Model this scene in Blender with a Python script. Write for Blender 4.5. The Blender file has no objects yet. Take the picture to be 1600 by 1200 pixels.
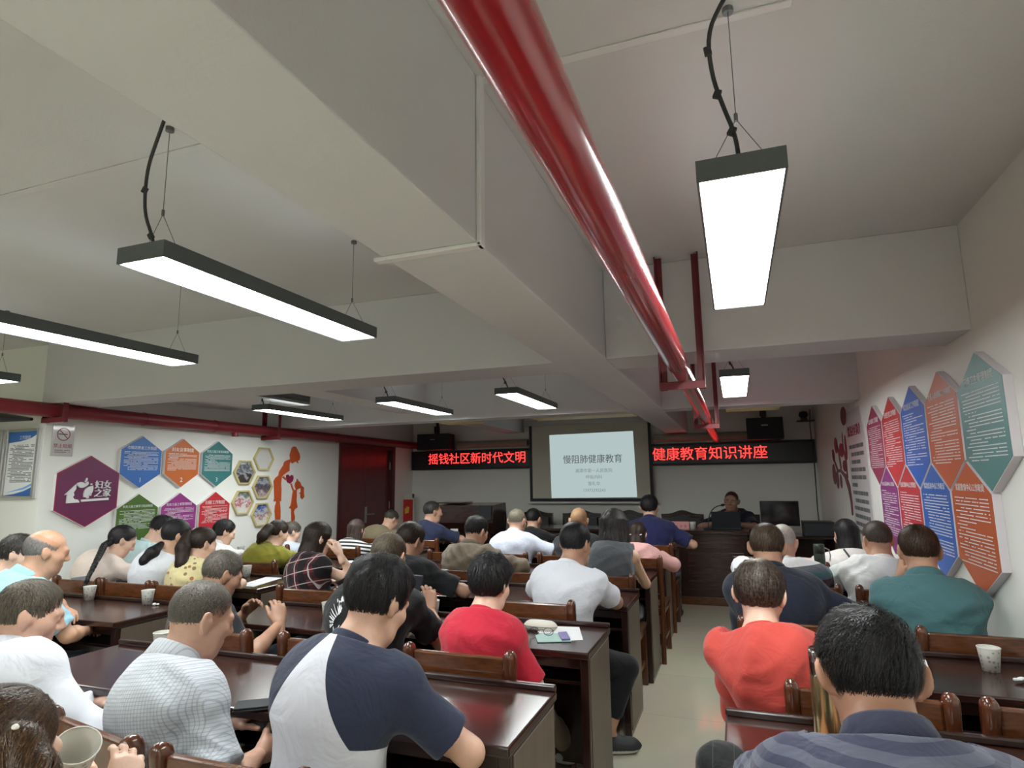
import bpy, bmesh, math, random
import numpy as np
from mathutils import Vector, Matrix

SC = bpy.context.scene
COL = SC.collection

# ------------------------------------------------------------------ camera
CAM_H = 1.42
FPX, YAW, PIT, ROLL = 946.73, 0.348712, 0.15666, -0.012753


def cam_axes():
    cy, sy = math.cos(YAW), math.sin(YAW)
    fw = np.array([-sy * math.cos(PIT), cy * math.cos(PIT), math.sin(PIT)])
    r = np.array([cy, sy, 0.0])
    u = np.cross(r, fw)
    r2 = math.cos(ROLL) * r + math.sin(ROLL) * u
    u2 = -math.sin(ROLL) * r + math.cos(ROLL) * u
    return r2, u2, fw


CR, CU, CF = cam_axes()
cam_data = bpy.data.cameras.new('camera')
cam_data.sensor_width = 36.0
cam_data.lens = FPX / 1600 * 36.0
cam_data.clip_start = 0.02
cam = bpy.data.objects.new('camera', cam_data)
COL.objects.link(cam)
cam.matrix_world = Matrix(((CR[0], CU[0], -CF[0], 0), (CR[1], CU[1], -CF[1], 0), (CR[2], CU[2], -CF[2], CAM_H), (0, 0, 0, 1)))
SC.camera = cam

# ------------------------------------------------------------------ world and exposure
w = bpy.data.worlds.new('world')
SC.world = w
w.use_nodes = True
w.node_tree.nodes['Background'].inputs[0].default_value = (0.9, 0.95, 1.0, 1)
w.node_tree.nodes['Background'].inputs[1].default_value = 0.05
SC.view_settings.view_transform = 'Standard'
SC.view_settings.look = 'None'
SC.view_settings.exposure = 0.0
SC.view_settings.gamma = 1.0
SC.view_settings.use_curve_mapping = False
LAMP_POWER = 38.0        # radiance of the ceiling lamps' diffusers
SC.cycles.max_bounces = 8
SC.cycles.diffuse_bounces = 5
SC.cycles.glossy_bounces = 4
SC.cycles.transmission_bounces = 4
SC.cycles.sample_clamp_indirect = 6.0
SC.cycles.caustics_reflective = False
SC.cycles.caustics_refractive = False
SC.cycles.use_denoising = True


def V3(x, y, z):  # holds world points unprojected from image pixels
    return np.array((x, y, z), float)


# ------------------------------------------------------------------ materials
MATS = {}


def s2l(c):
    return tuple(((v / 255) / 12.92 if v <= 10 else ((v / 255 + 0.055) / 1.055) ** 2.4) for v in c)


def nodes_of(name):
    m = bpy.data.materials.new(name)
    m.use_nodes = True
    nt = m.node_tree
    return m, nt, nt.nodes['Principled BSDF']


def N(nt, kind, **kw):
    n = nt.nodes.new(kind)
    for k, v in kw.items():
        if k.startswith('i_'):
            key = k[2:]
            key = int(key) if key.isdigit() else key.replace('_', ' ')
            n.inputs[key].default_value = v
        else:
            setattr(n, k, v)
    return n


def mat(name, col, rough=0.5, metal=0.0, spec=0.5, coat=0.0, var=0.0, vscale=8.0, bump=0.0, bscale=60.0, stretch=None, emit=None, estr=0.0, sheen=0.0, trans=0.0, coord='Object'):
    """Principled material with procedural colour variation and bump."""
    if name in MATS:
        return MATS[name]
    m, nt, b = nodes_of(name)
    col = tuple(col[:3])
    b.inputs['Base Color'].default_value = (*col, 1)
    b.inputs['Roughness'].default_value = rough
    b.inputs['Metallic'].default_value = metal
    b.inputs['Specular IOR Level'].default_value = spec
    b.inputs['Coat Weight'].default_value = coat
    b.inputs['Coat Roughness'].default_value = 0.12
    b.inputs['Sheen Weight'].default_value = sheen
    b.inputs['Transmission Weight'].default_value = trans
    if emit:
        b.inputs['Emission Color'].default_value = (*emit, 1)
        b.inputs['Emission Strength'].default_value = estr
    tc = N(nt, 'ShaderNodeTexCoord')
    mp = N(nt, 'ShaderNodeMapping')
    nt.links.new(tc.outputs[coord], mp.inputs[0])
    if stretch:
        mp.inputs['Scale'].default_value = stretch
    if var > 0:
        nz = N(nt, 'ShaderNodeTexNoise', i_Scale=vscale, i_Detail=5.0)
        nt.links.new(mp.outputs[0], nz.inputs['Vector'])
        rp = N(nt, 'ShaderNodeValToRGB')
        rp.color_ramp.elements[0].position = 0.3
        rp.color_ramp.elements[1].position = 0.7
        rp.color_ramp.elements[0].color = (*[max(0, c * (1 - var)) for c in col], 1)
        rp.color_ramp.elements[1].color = (*[min(1, c * (1 + var)) for c in col], 1)
        nt.links.new(nz.outputs['Fac'], rp.inputs[0])
        nt.links.new(rp.outputs[0], b.inputs['Base Color'])
    if bump > 0:
        nb = N(nt, 'ShaderNodeTexNoise', i_Scale=bscale, i_Detail=3.0)
        nt.links.new(mp.outputs[0], nb.inputs['Vector'])
        bp = N(nt, 'ShaderNodeBump', i_Strength=bump, i_Distance=0.01)
        nt.links.new(nb.outputs['Fac'], bp.inputs['Height'])
        nt.links.new(bp.outputs[0], b.inputs['Normal'])
    MATS[name] = m
    return m


def emitter(name, col, strength):
    if name in MATS:
        return MATS[name]
    m = bpy.data.materials.new(name)
    m.use_nodes = True
    nt = m.node_tree
    nt.nodes.remove(nt.nodes['Principled BSDF'])
    e = N(nt, 'ShaderNodeEmission')
    e.inputs[0].default_value = (*col, 1)
    e.inputs[1].default_value = strength
    nt.links.new(e.outputs[0], nt.nodes['Material Output'].inputs[0])
    MATS[name] = m
    return m


M_wall = mat('painted wall', s2l((232, 234, 228)), 0.75, bump=0.06, bscale=90, var=0.03, vscale=1.5)
M_ceil = mat('painted ceiling', s2l((210, 210, 210)), 0.85, bump=0.08, bscale=120, var=0.03, vscale=1.2)
M_beam = mat('painted beam', s2l((212, 213, 214)), 0.85, bump=0.06, bscale=120, var=0.02, vscale=1.5)
M_desk = mat('dark mahogany veneer', s2l((50, 27, 22)), 0.22, coat=0.35, var=0.35, vscale=5, stretch=(1.2, 14, 14))
M_deskedge = mat('dark lacquered wood', s2l((44, 24, 20)), 0.25, coat=0.3, var=0.3, vscale=5, stretch=(14, 14, 1.4))
M_panel = mat('end panel with painted reflection', s2l((104, 92, 80)), 0.4, var=0.10, vscale=6, stretch=(8, 8, 1))  # dark wood's reflection of the bright floor, put into the taupe colour
M_chair = mat('reddish brown lacquered wood', s2l((92, 52, 28)), 0.25, coat=0.5, var=0.35, vscale=6, stretch=(3, 14, 14))
M_post = mat('brown lacquered post wood', s2l((84, 45, 25)), 0.22, coat=0.6, var=0.3, vscale=6, stretch=(16, 16, 3))
M_pad = mat('navy black vinyl', s2l((26, 27, 36)), 0.5, bump=0.1, bscale=200)
M_seat = mat('brown seat board', s2l((70, 42, 28)), 0.35, coat=0.2, var=0.25, vscale=5, stretch=(2, 12, 12))
M_house = mat('dark grey lamp housing', s2l((88, 96, 96)), 0.45, bump=0.03)
M_diff = emitter('lit lamp diffuser', (0.955, 1.0, 0.985), LAMP_POWER)
M_fill = emitter('added ceiling fill glow', (0.955, 1.0, 0.985), LAMP_POWER * 0.05)  # added glow that lifts the ceiling, no part of the lamp itself
M_red = mat('red enamel pipe', s2l((150, 28, 36)), 0.22, coat=0.6, var=0.08, vscale=5, bump=0.04, bscale=30)
M_redd = mat('dull red pipe paint', s2l((128, 36, 44)), 0.4, var=0.12, vscale=6, bump=0.05, bscale=40)
M_redang = mat('red oxide steel', s2l((112, 34, 40)), 0.5, var=0.15, vscale=10)
M_wire = mat('thin steel wire', s2l((120, 122, 120)), 0.4, metal=0.6)
M_cable = mat('black cable sheath', s2l((42, 44, 46)), 0.5)
M_black = mat('black plastic', s2l((30, 32, 36)), 0.4)
M_blackm = mat('matt black casing', s2l((34, 37, 42)), 0.6, bump=0.05, bscale=200)
M_white = mat('white plastic', s2l((225, 226, 224)), 0.45)
M_trunk = mat('white plastic trunking', s2l((228, 228, 228)), 0.5)
M_paper = mat('white paper', s2l((232, 234, 236)), 0.7, var=0.02, vscale=20)
M_alu = mat('brushed aluminium', s2l((190, 192, 190)), 0.35, metal=0.8, bump=0.03)
M_gold = mat('pale yellow trim board', s2l((228, 224, 158)), 0.45, metal=0.0, var=0.08, vscale=5)


# ------------------------------------------------------------------ object helpers
def link(o):
    COL.objects.link(o)
    return o


def tag(o, label=None, cat=None, group=None, kind=None):
    if label:
        o['label'] = label
    if cat:
        o['category'] = cat
    if group:
        o['group'] = group
    if kind:
        o['kind'] = kind
    return o


def empty(name, loc=(0, 0, 0), rz=0.0, label=None, cat=None, group=None):
    o = bpy.data.objects.new(name, None)
    o.empty_display_size = 0.1
    o.location = loc
    o.rotation_euler = (0, 0, rz)
    link(o)
    return tag(o, label, cat, group)


class MB:
    """Collects shapes and links them as ONE mesh object."""

    def __init__(s):
        s.v, s.f, s.m, s.sm = [], [], [], []

    def _add(s, verts, faces, mi=0, smooth=False):
        o = len(s.v)
        s.v.extend([tuple(float(c) for c in v) for v in verts])
        for f in faces:
            s.f.append(tuple(i + o for i in f))
            s.m.append(mi)
            s.sm.append(smooth)
        return s

    def bm(s, bmx, mat4=None, mi=0, smooth=False):
        bmx.verts.ensure_lookup_table()
        for i, v in enumerate(bmx.verts):
            v.index = i
        vs = [(mat4 @ v.co) if mat4 else v.co.copy() for v in bmx.verts]
        s._add(vs, [[v.index for v in f.verts] for f in bmx.faces], mi, smooth)
        bmx.free()
        return s

    def box(s, lo, hi, bev=0.0, mi=0, rot=None, segs=2):
        lo, hi = Vector(lo), Vector(hi)
        c, d = (lo + hi) / 2, hi - lo
        b = bmesh.new()
        bmesh.ops.create_cube(b, size=1.0)
        bmesh.ops.scale(b, vec=d, verts=b.verts)
        if bev > 0:
            bmesh.ops.bevel(b, geom=list(b.edges), offset=min(bev, 0.45 * min(d)), segments=segs, profile=0.5, affect='EDGES')
        M = Matrix.Translation(c)
        if rot is not None:
            M = M @ rot
        return s.bm(b, M, mi, False)

    def tube(s, pts, r, n=10, mi=0, cap=True, smooth=True):
        pts = [Vector(p) for p in pts]
        rr = r if isinstance(r, (list, tuple)) else [r] * len(pts)
        vs, fs = [], []
        ref = None
        for i, p in enumerate(pts):
            t = (pts[min(i + 1, len(pts) - 1)] - pts[max(i - 1, 0)]).normalized()
            if ref is None:
                a = Vector((0, 0, 1)) if abs(t.z) < 0.9 else Vector((1, 0, 0))
                ref = (a - t * a.dot(t)).normalized()
            else:
                ref = (ref - t * ref.dot(t)).normalized()
            q = t.cross(ref)
            for k in range(n):
                an = 2 * math.pi * k / n
                vs.append(p + (ref * math.cos(an) + q * math.sin(an)) * rr[i])
        for i in range(len(pts) - 1):
            for k in range(n):
                k2 = (k + 1) % n
                fs.append((i * n + k, i * n + k2, (i + 1) * n + k2, (i + 1) * n + k))
        s._add(vs, fs, mi, smooth)
        if cap:
            s._add(vs[:n], [tuple(reversed(range(n)))], mi)
            s._add(vs[-n:], [tuple(range(n))], mi)
        return s

    def lathe(s, prof, M=None, n=24, mi=0, smooth=True):
        M = M or Matrix.Identity(4)
        vs, fs = [], []
        for (r, z) in prof:
            for k in range(n):
                a = 2 * math.pi * k / n
                vs.append(M @ Vector((r * math.cos(a), r * math.sin(a), z)))
        for i in range(len(prof) - 1):
            for k in range(n):
                k2 = (k + 1) % n
                fs.append((i * n + k, i * n + k2, (i + 1) * n + k2, (i + 1) * n + k))
        return s._add(vs, fs, mi, smooth)

    def prism(s, poly, d, M=None, mi=0, mi_side=None, mi_back=None):
        """poly in local XY, extruded from z=0 (front at z=d)."""
        M = M or Matrix.Identity(4)
        n = len(poly)
        a = [M @ Vector((x, y, 0)) for x, y in poly]
        b = [M @ Vector((x, y, d)) for x, y in poly]
        s._add(b, [tuple(range(n))], mi)
        s._add(a, [tuple(reversed(range(n)))], mi if mi_back is None else mi_back)
        s._add(a + b, [(i, (i + 1) % n, n + (i + 1) % n, n + i) for i in range(n)], mi if mi_side is None else mi_side)
        return s

    def mesh(s, me, M=None, mi=0):
        M = M or Matrix.Identity(4)
        return s._add([M @ v.co for v in me.vertices], [tuple(p.vertices) for p in me.polygons], mi)

    def build(s, name, mats, parent=None, off=None):
        me = bpy.data.meshes.new(name)
        vs = s.v if off is None else [(x - off[0], y - off[1], z - off[2]) for x, y, z in s.v]
        me.from_pydata(vs, [], s.f)
        for m_ in (mats if isinstance(mats, (list, tuple)) else [mats]):
            me.materials.append(m_)
        me.polygons.foreach_set('material_index', s.m)
        me.polygons.foreach_set('use_smooth', s.sm)
        me.update()
        o = bpy.data.objects.new(name, me)
        link(o)
        if parent is not None:
            o.parent = parent
        return o


def struct(name, mb, m, kind='structure', label=None):
    o = mb.build(name, m)
    tag(o, label, None, None, kind)
    return o


def dup(root, loc, rz, label, group=None):
    r = root.copy()
    link(r)
    r.location = loc
    r.rotation_euler = (0, 0, rz)
    r['label'] = label
    if group:
        r['group'] = group
    for ch in list(root.children):
        c = ch.copy()
        link(c)
        c.parent = r
        for g in list(ch.children):
            d = g.copy()
            link(d)
            d.parent = c
    return r


_txt = {}


def text_mesh(body, size=1.0, ext=0.0, bold=0.0, align='CENTER', spacing=1.0, line=1.0):
    key = (body, size, ext, bold, align, spacing, line)
    if key in _txt:
        return _txt[key]
    c = bpy.data.curves.new('lettering', 'FONT')
    c.body = body
    c.size = size
    c.extrude = ext
    c.offset = bold
    c.align_x = align
    c.align_y = 'CENTER'
    c.space_character = spacing
    c.space_line = line
    c.resolution_u = 2
    o = bpy.data.objects.new('lettering', c)
    COL.objects.link(o)
    dg = bpy.context.evaluated_depsgraph_get()
    me = bpy.data.meshes.new_from_object(o.evaluated_get(dg))
    COL.objects.unlink(o)
    bpy.data.objects.remove(o)
    bpy.data.curves.remove(c)
    _txt[key] = me
    return me


def frame3(o, x, y):
    """4x4 with origin o, local x, local y, local z = x cross y."""
    x, y = Vector(x).normalized(), Vector(y).normalized()
    z = x.cross(y)
    return Matrix(((x.x, y.x, z.x, o[0]), (x.y, y.y, z.y, o[1]), (x.z, y.z, z.z, o[2]), (0, 0, 0, 1)))
# ================================================================== the room
XR, XL, YF, ZC, ZB = 1.02, -5.05, 9.0, 2.54, 2.05
XLL, YB, YRET = -7.6, -3.0, 3.2

m, nt, b = nodes_of('polished cream floor tiles')
tc = N(nt, 'ShaderNodeTexCoord')
br = N(nt, 'ShaderNodeTexBrick', i_Scale=1.0, i_Mortar_Size=0.0015, i_Brick_Width=0.8, i_Row_Height=0.8)
br.offset = 0.0
br.inputs['Color1'].default_value = (*s2l((216, 209, 188)), 1)
br.inputs['Color2'].default_value = (*s2l((211, 204, 183)), 1)
br.inputs['Mortar'].default_value = (*s2l((176, 168, 148)), 1)
nz = N(nt, 'ShaderNodeTexNoise', i_Scale=2.2, i_Detail=6.0)
mx = N(nt, 'ShaderNodeMix', data_type='RGBA', blend_type='MULTIPLY')
mx.inputs[0].default_value = 0.25
nt.links.new(tc.outputs['Object'], br.inputs['Vector'])
nt.links.new(tc.outputs['Object'], nz.inputs['Vector'])
nt.links.new(br.outputs['Color'], mx.inputs[6])
nt.links.new(nz.outputs['Color'], mx.inputs[7])
nt.links.new(mx.outputs[2], b.inputs['Base Color'])
b.inputs['Roughness'].default_value = 0.07
M_floor = m

struct('floor', MB().box((XLL, YB, -0.1), (XR + 0.2, YF + 0.2, 0)), M_floor)
struct('ceiling', MB().box((XLL, YB, ZC), (XR + 0.2, YF + 0.2, ZC + 0.15)), M_ceil)
struct('wall_front', MB().box((XL - 0.2, YF, 0), (XR + 0.2, YF + 0.2, ZC)), M_wall)
struct('wall_right', MB().box((XR, YB, 0), (XR + 0.2, YF, ZC)), M_wall)
struct('wall_back', MB().box((XLL, YB - 0.2, 0), (XR + 0.2, YB, ZC)), M_wall)
struct('wall_far_left', MB().box((XLL - 0.2, YB, 0), (XLL, YRET, ZC)), M_wall)
struct('wall_return', MB().box((XLL - 0.2, YRET, 0), (XL - 0.2, YRET + 0.2, ZC)), M_wall)
DY0, DY1, DZ = 6.97, 8.42, 1.96
wl = MB()
wl.box((XL - 0.2, YRET, 0), (XL, DY0, ZC))
wl.box((XL - 0.2, DY1, 0), (XL, YF, ZC))
wl.box((XL - 0.2, DY0, DZ), (XL, DY1, ZC))
struct('wall_left', wl, M_wall)
# beams under the slab
bm_ = MB().box((-0.905, YB, ZB), (-0.612, YF, ZC), 0.004)
struct('beam_lengthwise', bm_, M_beam)
struct('beam_cross', MB().box((XL, 3.15, ZB), (-0.906, 3.5, ZC), 0.004).box((-0.611, 3.15, ZB), (XR, 3.5, ZC), 0.004), M_beam)
struct('beam_cross_front', MB().box((XL, 5.75, ZB), (-0.906, 6.0, ZC), 0.004).box((-0.611, 5.75, ZB), (XR, 6.0, ZC), 0.004), M_beam)
struct('beam_lengthwise_left', MB().box((-3.38, 3.501, 2.144), (-3.08, 5.749, ZC), 0.004).box((-3.38, 6.001, 2.144), (-3.08, YF, ZC), 0.004), M_beam)
# brass coloured trim under the rear edge of the second cross beam, one per bay
for i, (a, c) in enumerate(((-3.05, -2.62), (-1.98, -0.91), (-0.05, 0.42))):
    struct('trim_%d' % (i + 1), MB().box((a, 6.0, ZB - 0.004), (c, 6.27, ZB + 0.02), 0.003), M_gold)
# low relief seam where the slab panels meet, near the lamps
struct('trim_4', MB().box((-0.61, 1.43, ZC - 0.006), (0.2, 1.455, ZC - 0.0005), 0.002), M_trunk)
struct('trim_5', MB().box((XL, 1.4, ZC - 0.006), (-0.91, 1.43, ZC - 0.0005), 0.002), M_ceil)
# dark skirting boards
M_skirt = mat('dark brown skirting', s2l((62, 40, 32)), 0.35, var=0.2, vscale=5)
struct('baseboard_front', MB().box((XL, YF - 0.015, 0), (XR, YF, 0.1), 0.003), M_skirt)
struct('baseboard_right', MB().box((XR - 0.015, YB, 0), (XR, YF - 0.016, 0.1), 0.003), M_skirt)
struct('baseboard_left', MB().box((XL, YRET, 0), (XL + 0.015, DY0 - 0.07, 0.1), 0.003), M_skirt)
struct('baseboard_return', MB().box((XLL, YRET - 0.015, 0), (XL, YRET, 0.1), 0.003), M_skirt)

# ---- door
M_door = mat('dark red door leaf', s2l((92, 36, 38)), 0.35, coat=0.2, var=0.15, vscale=4, stretch=(8, 8, 1))
M_doorf = mat('dark red door casing', s2l((78, 30, 33)), 0.4, var=0.1)
dr = MB()
dr.box((XL - 0.09, DY0 + 0.05, 0.005), (XL - 0.05, (DY0 + DY1) / 2 - 0.002, DZ - 0.05), 0.003)
dr.box((XL - 0.09, (DY0 + DY1) / 2 + 0.002, 0.005), (XL - 0.05, DY1 - 0.05, DZ - 0.05), 0.003)
door = struct('door_1', dr, M_door)
cs = MB()
cs.box((XL - 0.1, DY0, 0), (XL + 0.015, DY0 + 0.06, DZ), 0.004)
cs.box((XL - 0.1, DY1 - 0.06, 0), (XL + 0.015, DY1, DZ), 0.004)
cs.box((XL - 0.1, DY0 + 0.06, DZ - 0.06), (XL + 0.015, DY1 - 0.06, DZ), 0.004)
cs.build('door_casing', M_doorf, door)
M_steel = mat('satin steel', s2l((170, 168, 160)), 0.3, metal=0.9)
hd = MB()
hd.box((XL - 0.05, 7.69, 0.83), (XL - 0.038, 7.74, 1.06), 0.004)
hd.tube([(XL - 0.04, 7.715, 0.95), (XL + 0.01, 7.715, 0.95), (XL + 0.012, 7.76, 0.95), (XL + 0.012, 7.86, 0.948)], 0.009, 8)
hd.build('door_handle', M_steel, door)
for zz in (0.25, 1.0, 1.6):
    MB().tube([(XL - 0.045, DY1 - 0.062, zz), (XL - 0.045, DY1 - 0.062, zz + 0.11)], 0.008, 8).build('hinge', M_steel, door)


# ---- ceiling lamps
LS_ = 0.925  # lamp sizes and positions scaled about the camera by this factor
LZ_ = 2.0767


def lamp_parts():
    root = empty('linear_pendant_lamp', (0, 0, 0), cat='lamp')
    L, W, Hh = 1.22, 0.205, 0.055
    h = MB()
    t = 0.006
    h.box((-W / 2, 0, Hh - t), (W / 2, L, Hh))
    h.box((-W / 2, 0, 0), (-W / 2 + t, L, Hh - t))
    h.box((W / 2 - t, 0, 0), (W / 2, L, Hh - t))
    h.box((-W / 2 + t, 0, 0), (W / 2 - t, t, Hh - t))
    h.box((-W / 2 + t, L - t, 0), (W / 2 - t, L, Hh - t))
    h.build('housing', M_house, root)
    MB().box((-W / 2 + t + 0.001, t + 0.001, 0.004), (W / 2 - t - 0.001, L - t - 0.001, 0.012)).build('diffuser', M_diff, root)
    MB().box((-W / 2 + 0.05, 0.12, Hh + 0.0005), (W / 2 - 0.05, L - 0.12, Hh + 0.004)).build('added_fill_strip', M_fill, root)  # unseen emissive strip added on the housing to brighten the ceiling
    for y in (0.07, L - 0.07):
        wr = MB()
        top = (ZC - LZ_) / LS_
        for sx in (-1, 1):
            wr.tube([(sx * 0.075, y, Hh), (0, y, Hh + 0.13)], 0.0011, 5)
        wr.tube([(0, y, Hh + 0.128), (0, y, top)], 0.0013, 5)
        wr.tube([(0, y, Hh + 0.125), (0, y, Hh + 0.145)], 0.005, 8)
        wr.tube([(0, y, top - 0.014), (0, y, top - 0.0005)], 0.014, 10)
        wr.build('suspension_wire', M_wire, root)
    return root


lamp0 = lamp_parts()
lamp_spots = [(0.054, 1.346, 'long black pendant lamp over the near right desks, beside the red pipe'),
              (-1.619, 1.235, 'long black pendant lamp over the near middle desks, left of the ceiling beam'),
              (-2.858, 1.378, 'long black pendant lamp cut by the left edge of the photo'),
              (-4.357, 1.388, 'pendant lamp of which only the tip shows above the left red pipe'),
              (0.032, 4.218, 'far pendant lamp seen end-on beyond the first cross beam, right of the red pipe'),
              (-1.633, 4.348, 'far pendant lamp hanging in front of the projection screen'),
              (-2.738, 4.394, 'far pendant lamp in the middle of the second bay, above the door side'),
              (-4.033, 4.366, 'far pendant lamp below the air grille near the left wall'),
              (0.054, -1.480, 'pendant lamp behind the viewer near the right wall'),
              (-1.619, -1.480, 'pendant lamp behind the viewer over the middle of the room'),
              (-2.858, -1.388, 'pendant lamp behind the viewer left of the middle'),
              (-4.357, -1.388, 'pendant lamp behind the viewer at the far left')]
lamps = [lamp0] + [dup(lamp0, (x, y, LZ_), 0, lab) for x, y, lab in lamp_spots[1:]]
for o, (x, y, lab) in zip(lamps, lamp_spots):
    o.location = (x, y, LZ_)
    o.scale = (LS_, LS_, LS_)
    o['label'] = lab
    o['group'] = 'linear pendant lamps'
for i, (x, y, lab) in enumerate(lamp_spots):
    o = lamps[i]
    z1 = ZC - 0.0005
    x, y = 0.0, 0.0
    k = MB()
    rnd = random.Random(i)
    z1 = (ZC - 0.002 - LZ_) / LS_
    if i == 0:
        pts = [(x - .0, y + .05, 0.056), (x - .005, y + .045, 0.130), (x - .03, y + .05, 0.220), (x - .05, y + .04, 0.300), (x - .055, y - .02, 0.370), (x - 0.02, y - .1, 0.385), (x + .05, y - .2, 0.400), (x + .12, y - .26, z1)]
    else:
        pts = [(x - .0, y + .05, 0.056), (x - .02, y + .05, 0.110), (x - .07, y + .06, 0.190), (x - .08, y + .06, 0.270), (x - .05, y + .04, 0.350), (x + .03, y + .0, 0.400), (x + .1, y - .02, z1)]
    # smooth the cable
    P = [Vector(p) for p in pts]
    for _ in range(2):
        Q = [P[0]]
        for a, c in zip(P[:-1], P[1:]):
            Q += [a * .75 + c * .25, a * .25 + c * .75]
        P = Q + [P[-1]]
    k.tube(P, 0.0055, 8)
    for j in ((6, 11, 16) if i == 0 else (5, 14)):
        q = P[min(j, len(P) - 2)]
        k.box(q + Vector((-.012, -.006, -.012)), q + Vector((.006, .006, .010)), .002, rot=Matrix.Rotation(rnd.uniform(-.8, .8), 4, 'Y'))
    c = k.build('power_cable', M_cable, o, off=(0, 0, 0))

# ---- white trunking on the beam
tr = MB()
tr.box((-0.930, 1.415, ZB - 0.012), (-0.596, 1.445, ZB - 0.0005), 0.003)
tr.box((-0.6115, 1.415, ZB - 0.012), (-0.597, 1.445, ZC - 0.001), 0.003)
o = tr.build('cable_trunking', M_trunk)
tag(o, 'white plastic cable trunking wrapped around the lengthwise ceiling beam', 'trunking')

# ---- red sprinkler pipes
PX, PZ, PR = -0.218, 1.932, 0.046
root = empty('sprinkler_pipe', (PX, 3.0, PZ), label='glossy red water pipe running below the ceiling towards the screen', cat='pipe')
p = MB()
p.tube([(PX, YB + 0.01, PZ), (PX, 8.84, PZ)], PR, 28)
p.build('pipe_run', M_red, root, off=(PX, 3.0, PZ))
p = MB()
p.tube([(PX, 5.9, PZ), (PX, 5.99, PZ)], PR + 0.008, 24)
p.build('coupling', M_red, root, off=(PX, 3.0, PZ))
LX, LZ, LR = -4.93, 1.995, 0.055
root = empty('wall_pipe', (LX, 3.0, LZ), label='dull red water pipe running along the top of the left wall', cat='pipe')
p = MB()
p.tube([(LX, YB + 0.01, LZ), (LX, 8.97, LZ)], LR, 24)
p.build('pipe_run', M_redd, root, off=(LX, 3.0, LZ))
for yy in (3.93, 4.72, 6.75):
    q = MB()
    q.tube([(LX, yy, LZ), (LX, yy + 0.008, LZ)], LR + 0.004, 24)
    q.build('joint_ring', M_redd, root, off=(LX, 3.0, LZ))
q = MB()
q.tube([(LX, 5.0, LZ - .03), (LX, 5.0, LZ - 0.09)], 0.03, 12)
q.build('drain_stub', M_redd, root, off=(LX, 3.0, LZ))
hangers = [(PX, 3.08, PZ, PR, 'red steel U-bracket holding the glossy pipe at the first cross beam'),
           (PX, 5.68, PZ, PR, 'red steel U-bracket holding the glossy pipe near the far lamp'),
           (LX, 3.2, LZ, LR, 'red steel U-bracket on the left wall pipe above the no-smoking sign'),
           (LX, 5.55, LZ, LR, 'red steel U-bracket on the left wall pipe beside the orange silhouettes')]
for (x, y, z, r, lab) in hangers:
    root = empty('pipe_bracket', (x, y, z - r - 0.04), label=lab, cat='bracket', group='pipe brackets')
    wv = r + 0.045
    ztop = ZC - 0.001 if y != 5.55 else ZC - 0.001
    for sx in (-1, 1):
        a = MB()
        a.box((x + sx * wv - 0.018, y - 0.006, z - r - 0.038), (x + sx * wv + 0.018, y + 0.0, ztop), 0.001)
        a.box((x + sx * (wv + .015) - 0.003, y - 0.04, z - r - 0.038), (x + sx * (wv + .015) + 0.003, y + 0.0, ztop), 0.001)
        a.build('upright', M_redang, root, off=root.location)
    a = MB()
    a.box((x - wv - 0.018, y - 0.045, z - r - 0.006), (x + wv + 0.018, y + 0.0, z - r), 0.001)
    a.box((x - wv - 0.018, y - 0.045, z - r - 0.04), (x + wv + 0.018, y - 0.039, z - r - 0.006), 0.001)
    a.build('cross_bar', M_redang, root, off=root.location)

# ---- grey duct pipe along the front wall above the LED sign
for k, (a, c, lab) in enumerate(((-4.2, -3.0, 'grey drain pipe along the front wall left of the screen'), (-1.08, 0.18, 'grey drain pipe along the front wall right of the screen'))):
    o = MB().tube([(a, 8.93, 1.985), (c, 8.93, 1.985)], 0.055, 20).build('drain_pipe', mat('grey pvc pipe', s2l((150, 146, 134)), 0.5, var=0.05))
    tag(o, lab, 'pipe', 'grey drain pipes')

# ---- air outlet box above the second bay
root = empty('air_duct_box', (-4.5, 4.6, 2.19), label='white air duct box with grey louvred grille near the left wall', cat='air conditioner')
MB().box((XL + 0.001, 4.25, 2.19), (-4.0, 5.02, ZC - 0.001), 0.004).build('duct_casing', M_beam, root, off=root.location)
g = MB()
for k in range(9):
    zz = 2.205 + k * 0.03
    g.box((-3.999, 4.27, zz), (-3.985, 5.0, zz + 0.016), 0.001)
g.box((-3.9995, 4.26, 2.195), (-3.996, 5.01, 2.48))
g.build('grille', mat('grey louvre metal', s2l((112, 114, 112)), 0.5, metal=0.3), root, off=root.location)

# a dark hose lying along the top of the return wall
o = MB().tube([(-7.2, 3.12, 1.985), (-6.2, 3.12, 1.98), (-5.5, 3.12, 1.965), (-5.1, 3.12, 1.93)], [0.04, 0.045, 0.04, 0.012], 12).build('cable_bundle', M_black)
tag(o, 'black cable bundle above the framed notices at the left', 'cable')
# ================================================================== desks and chairs
DESK_Z = 0.70


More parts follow.
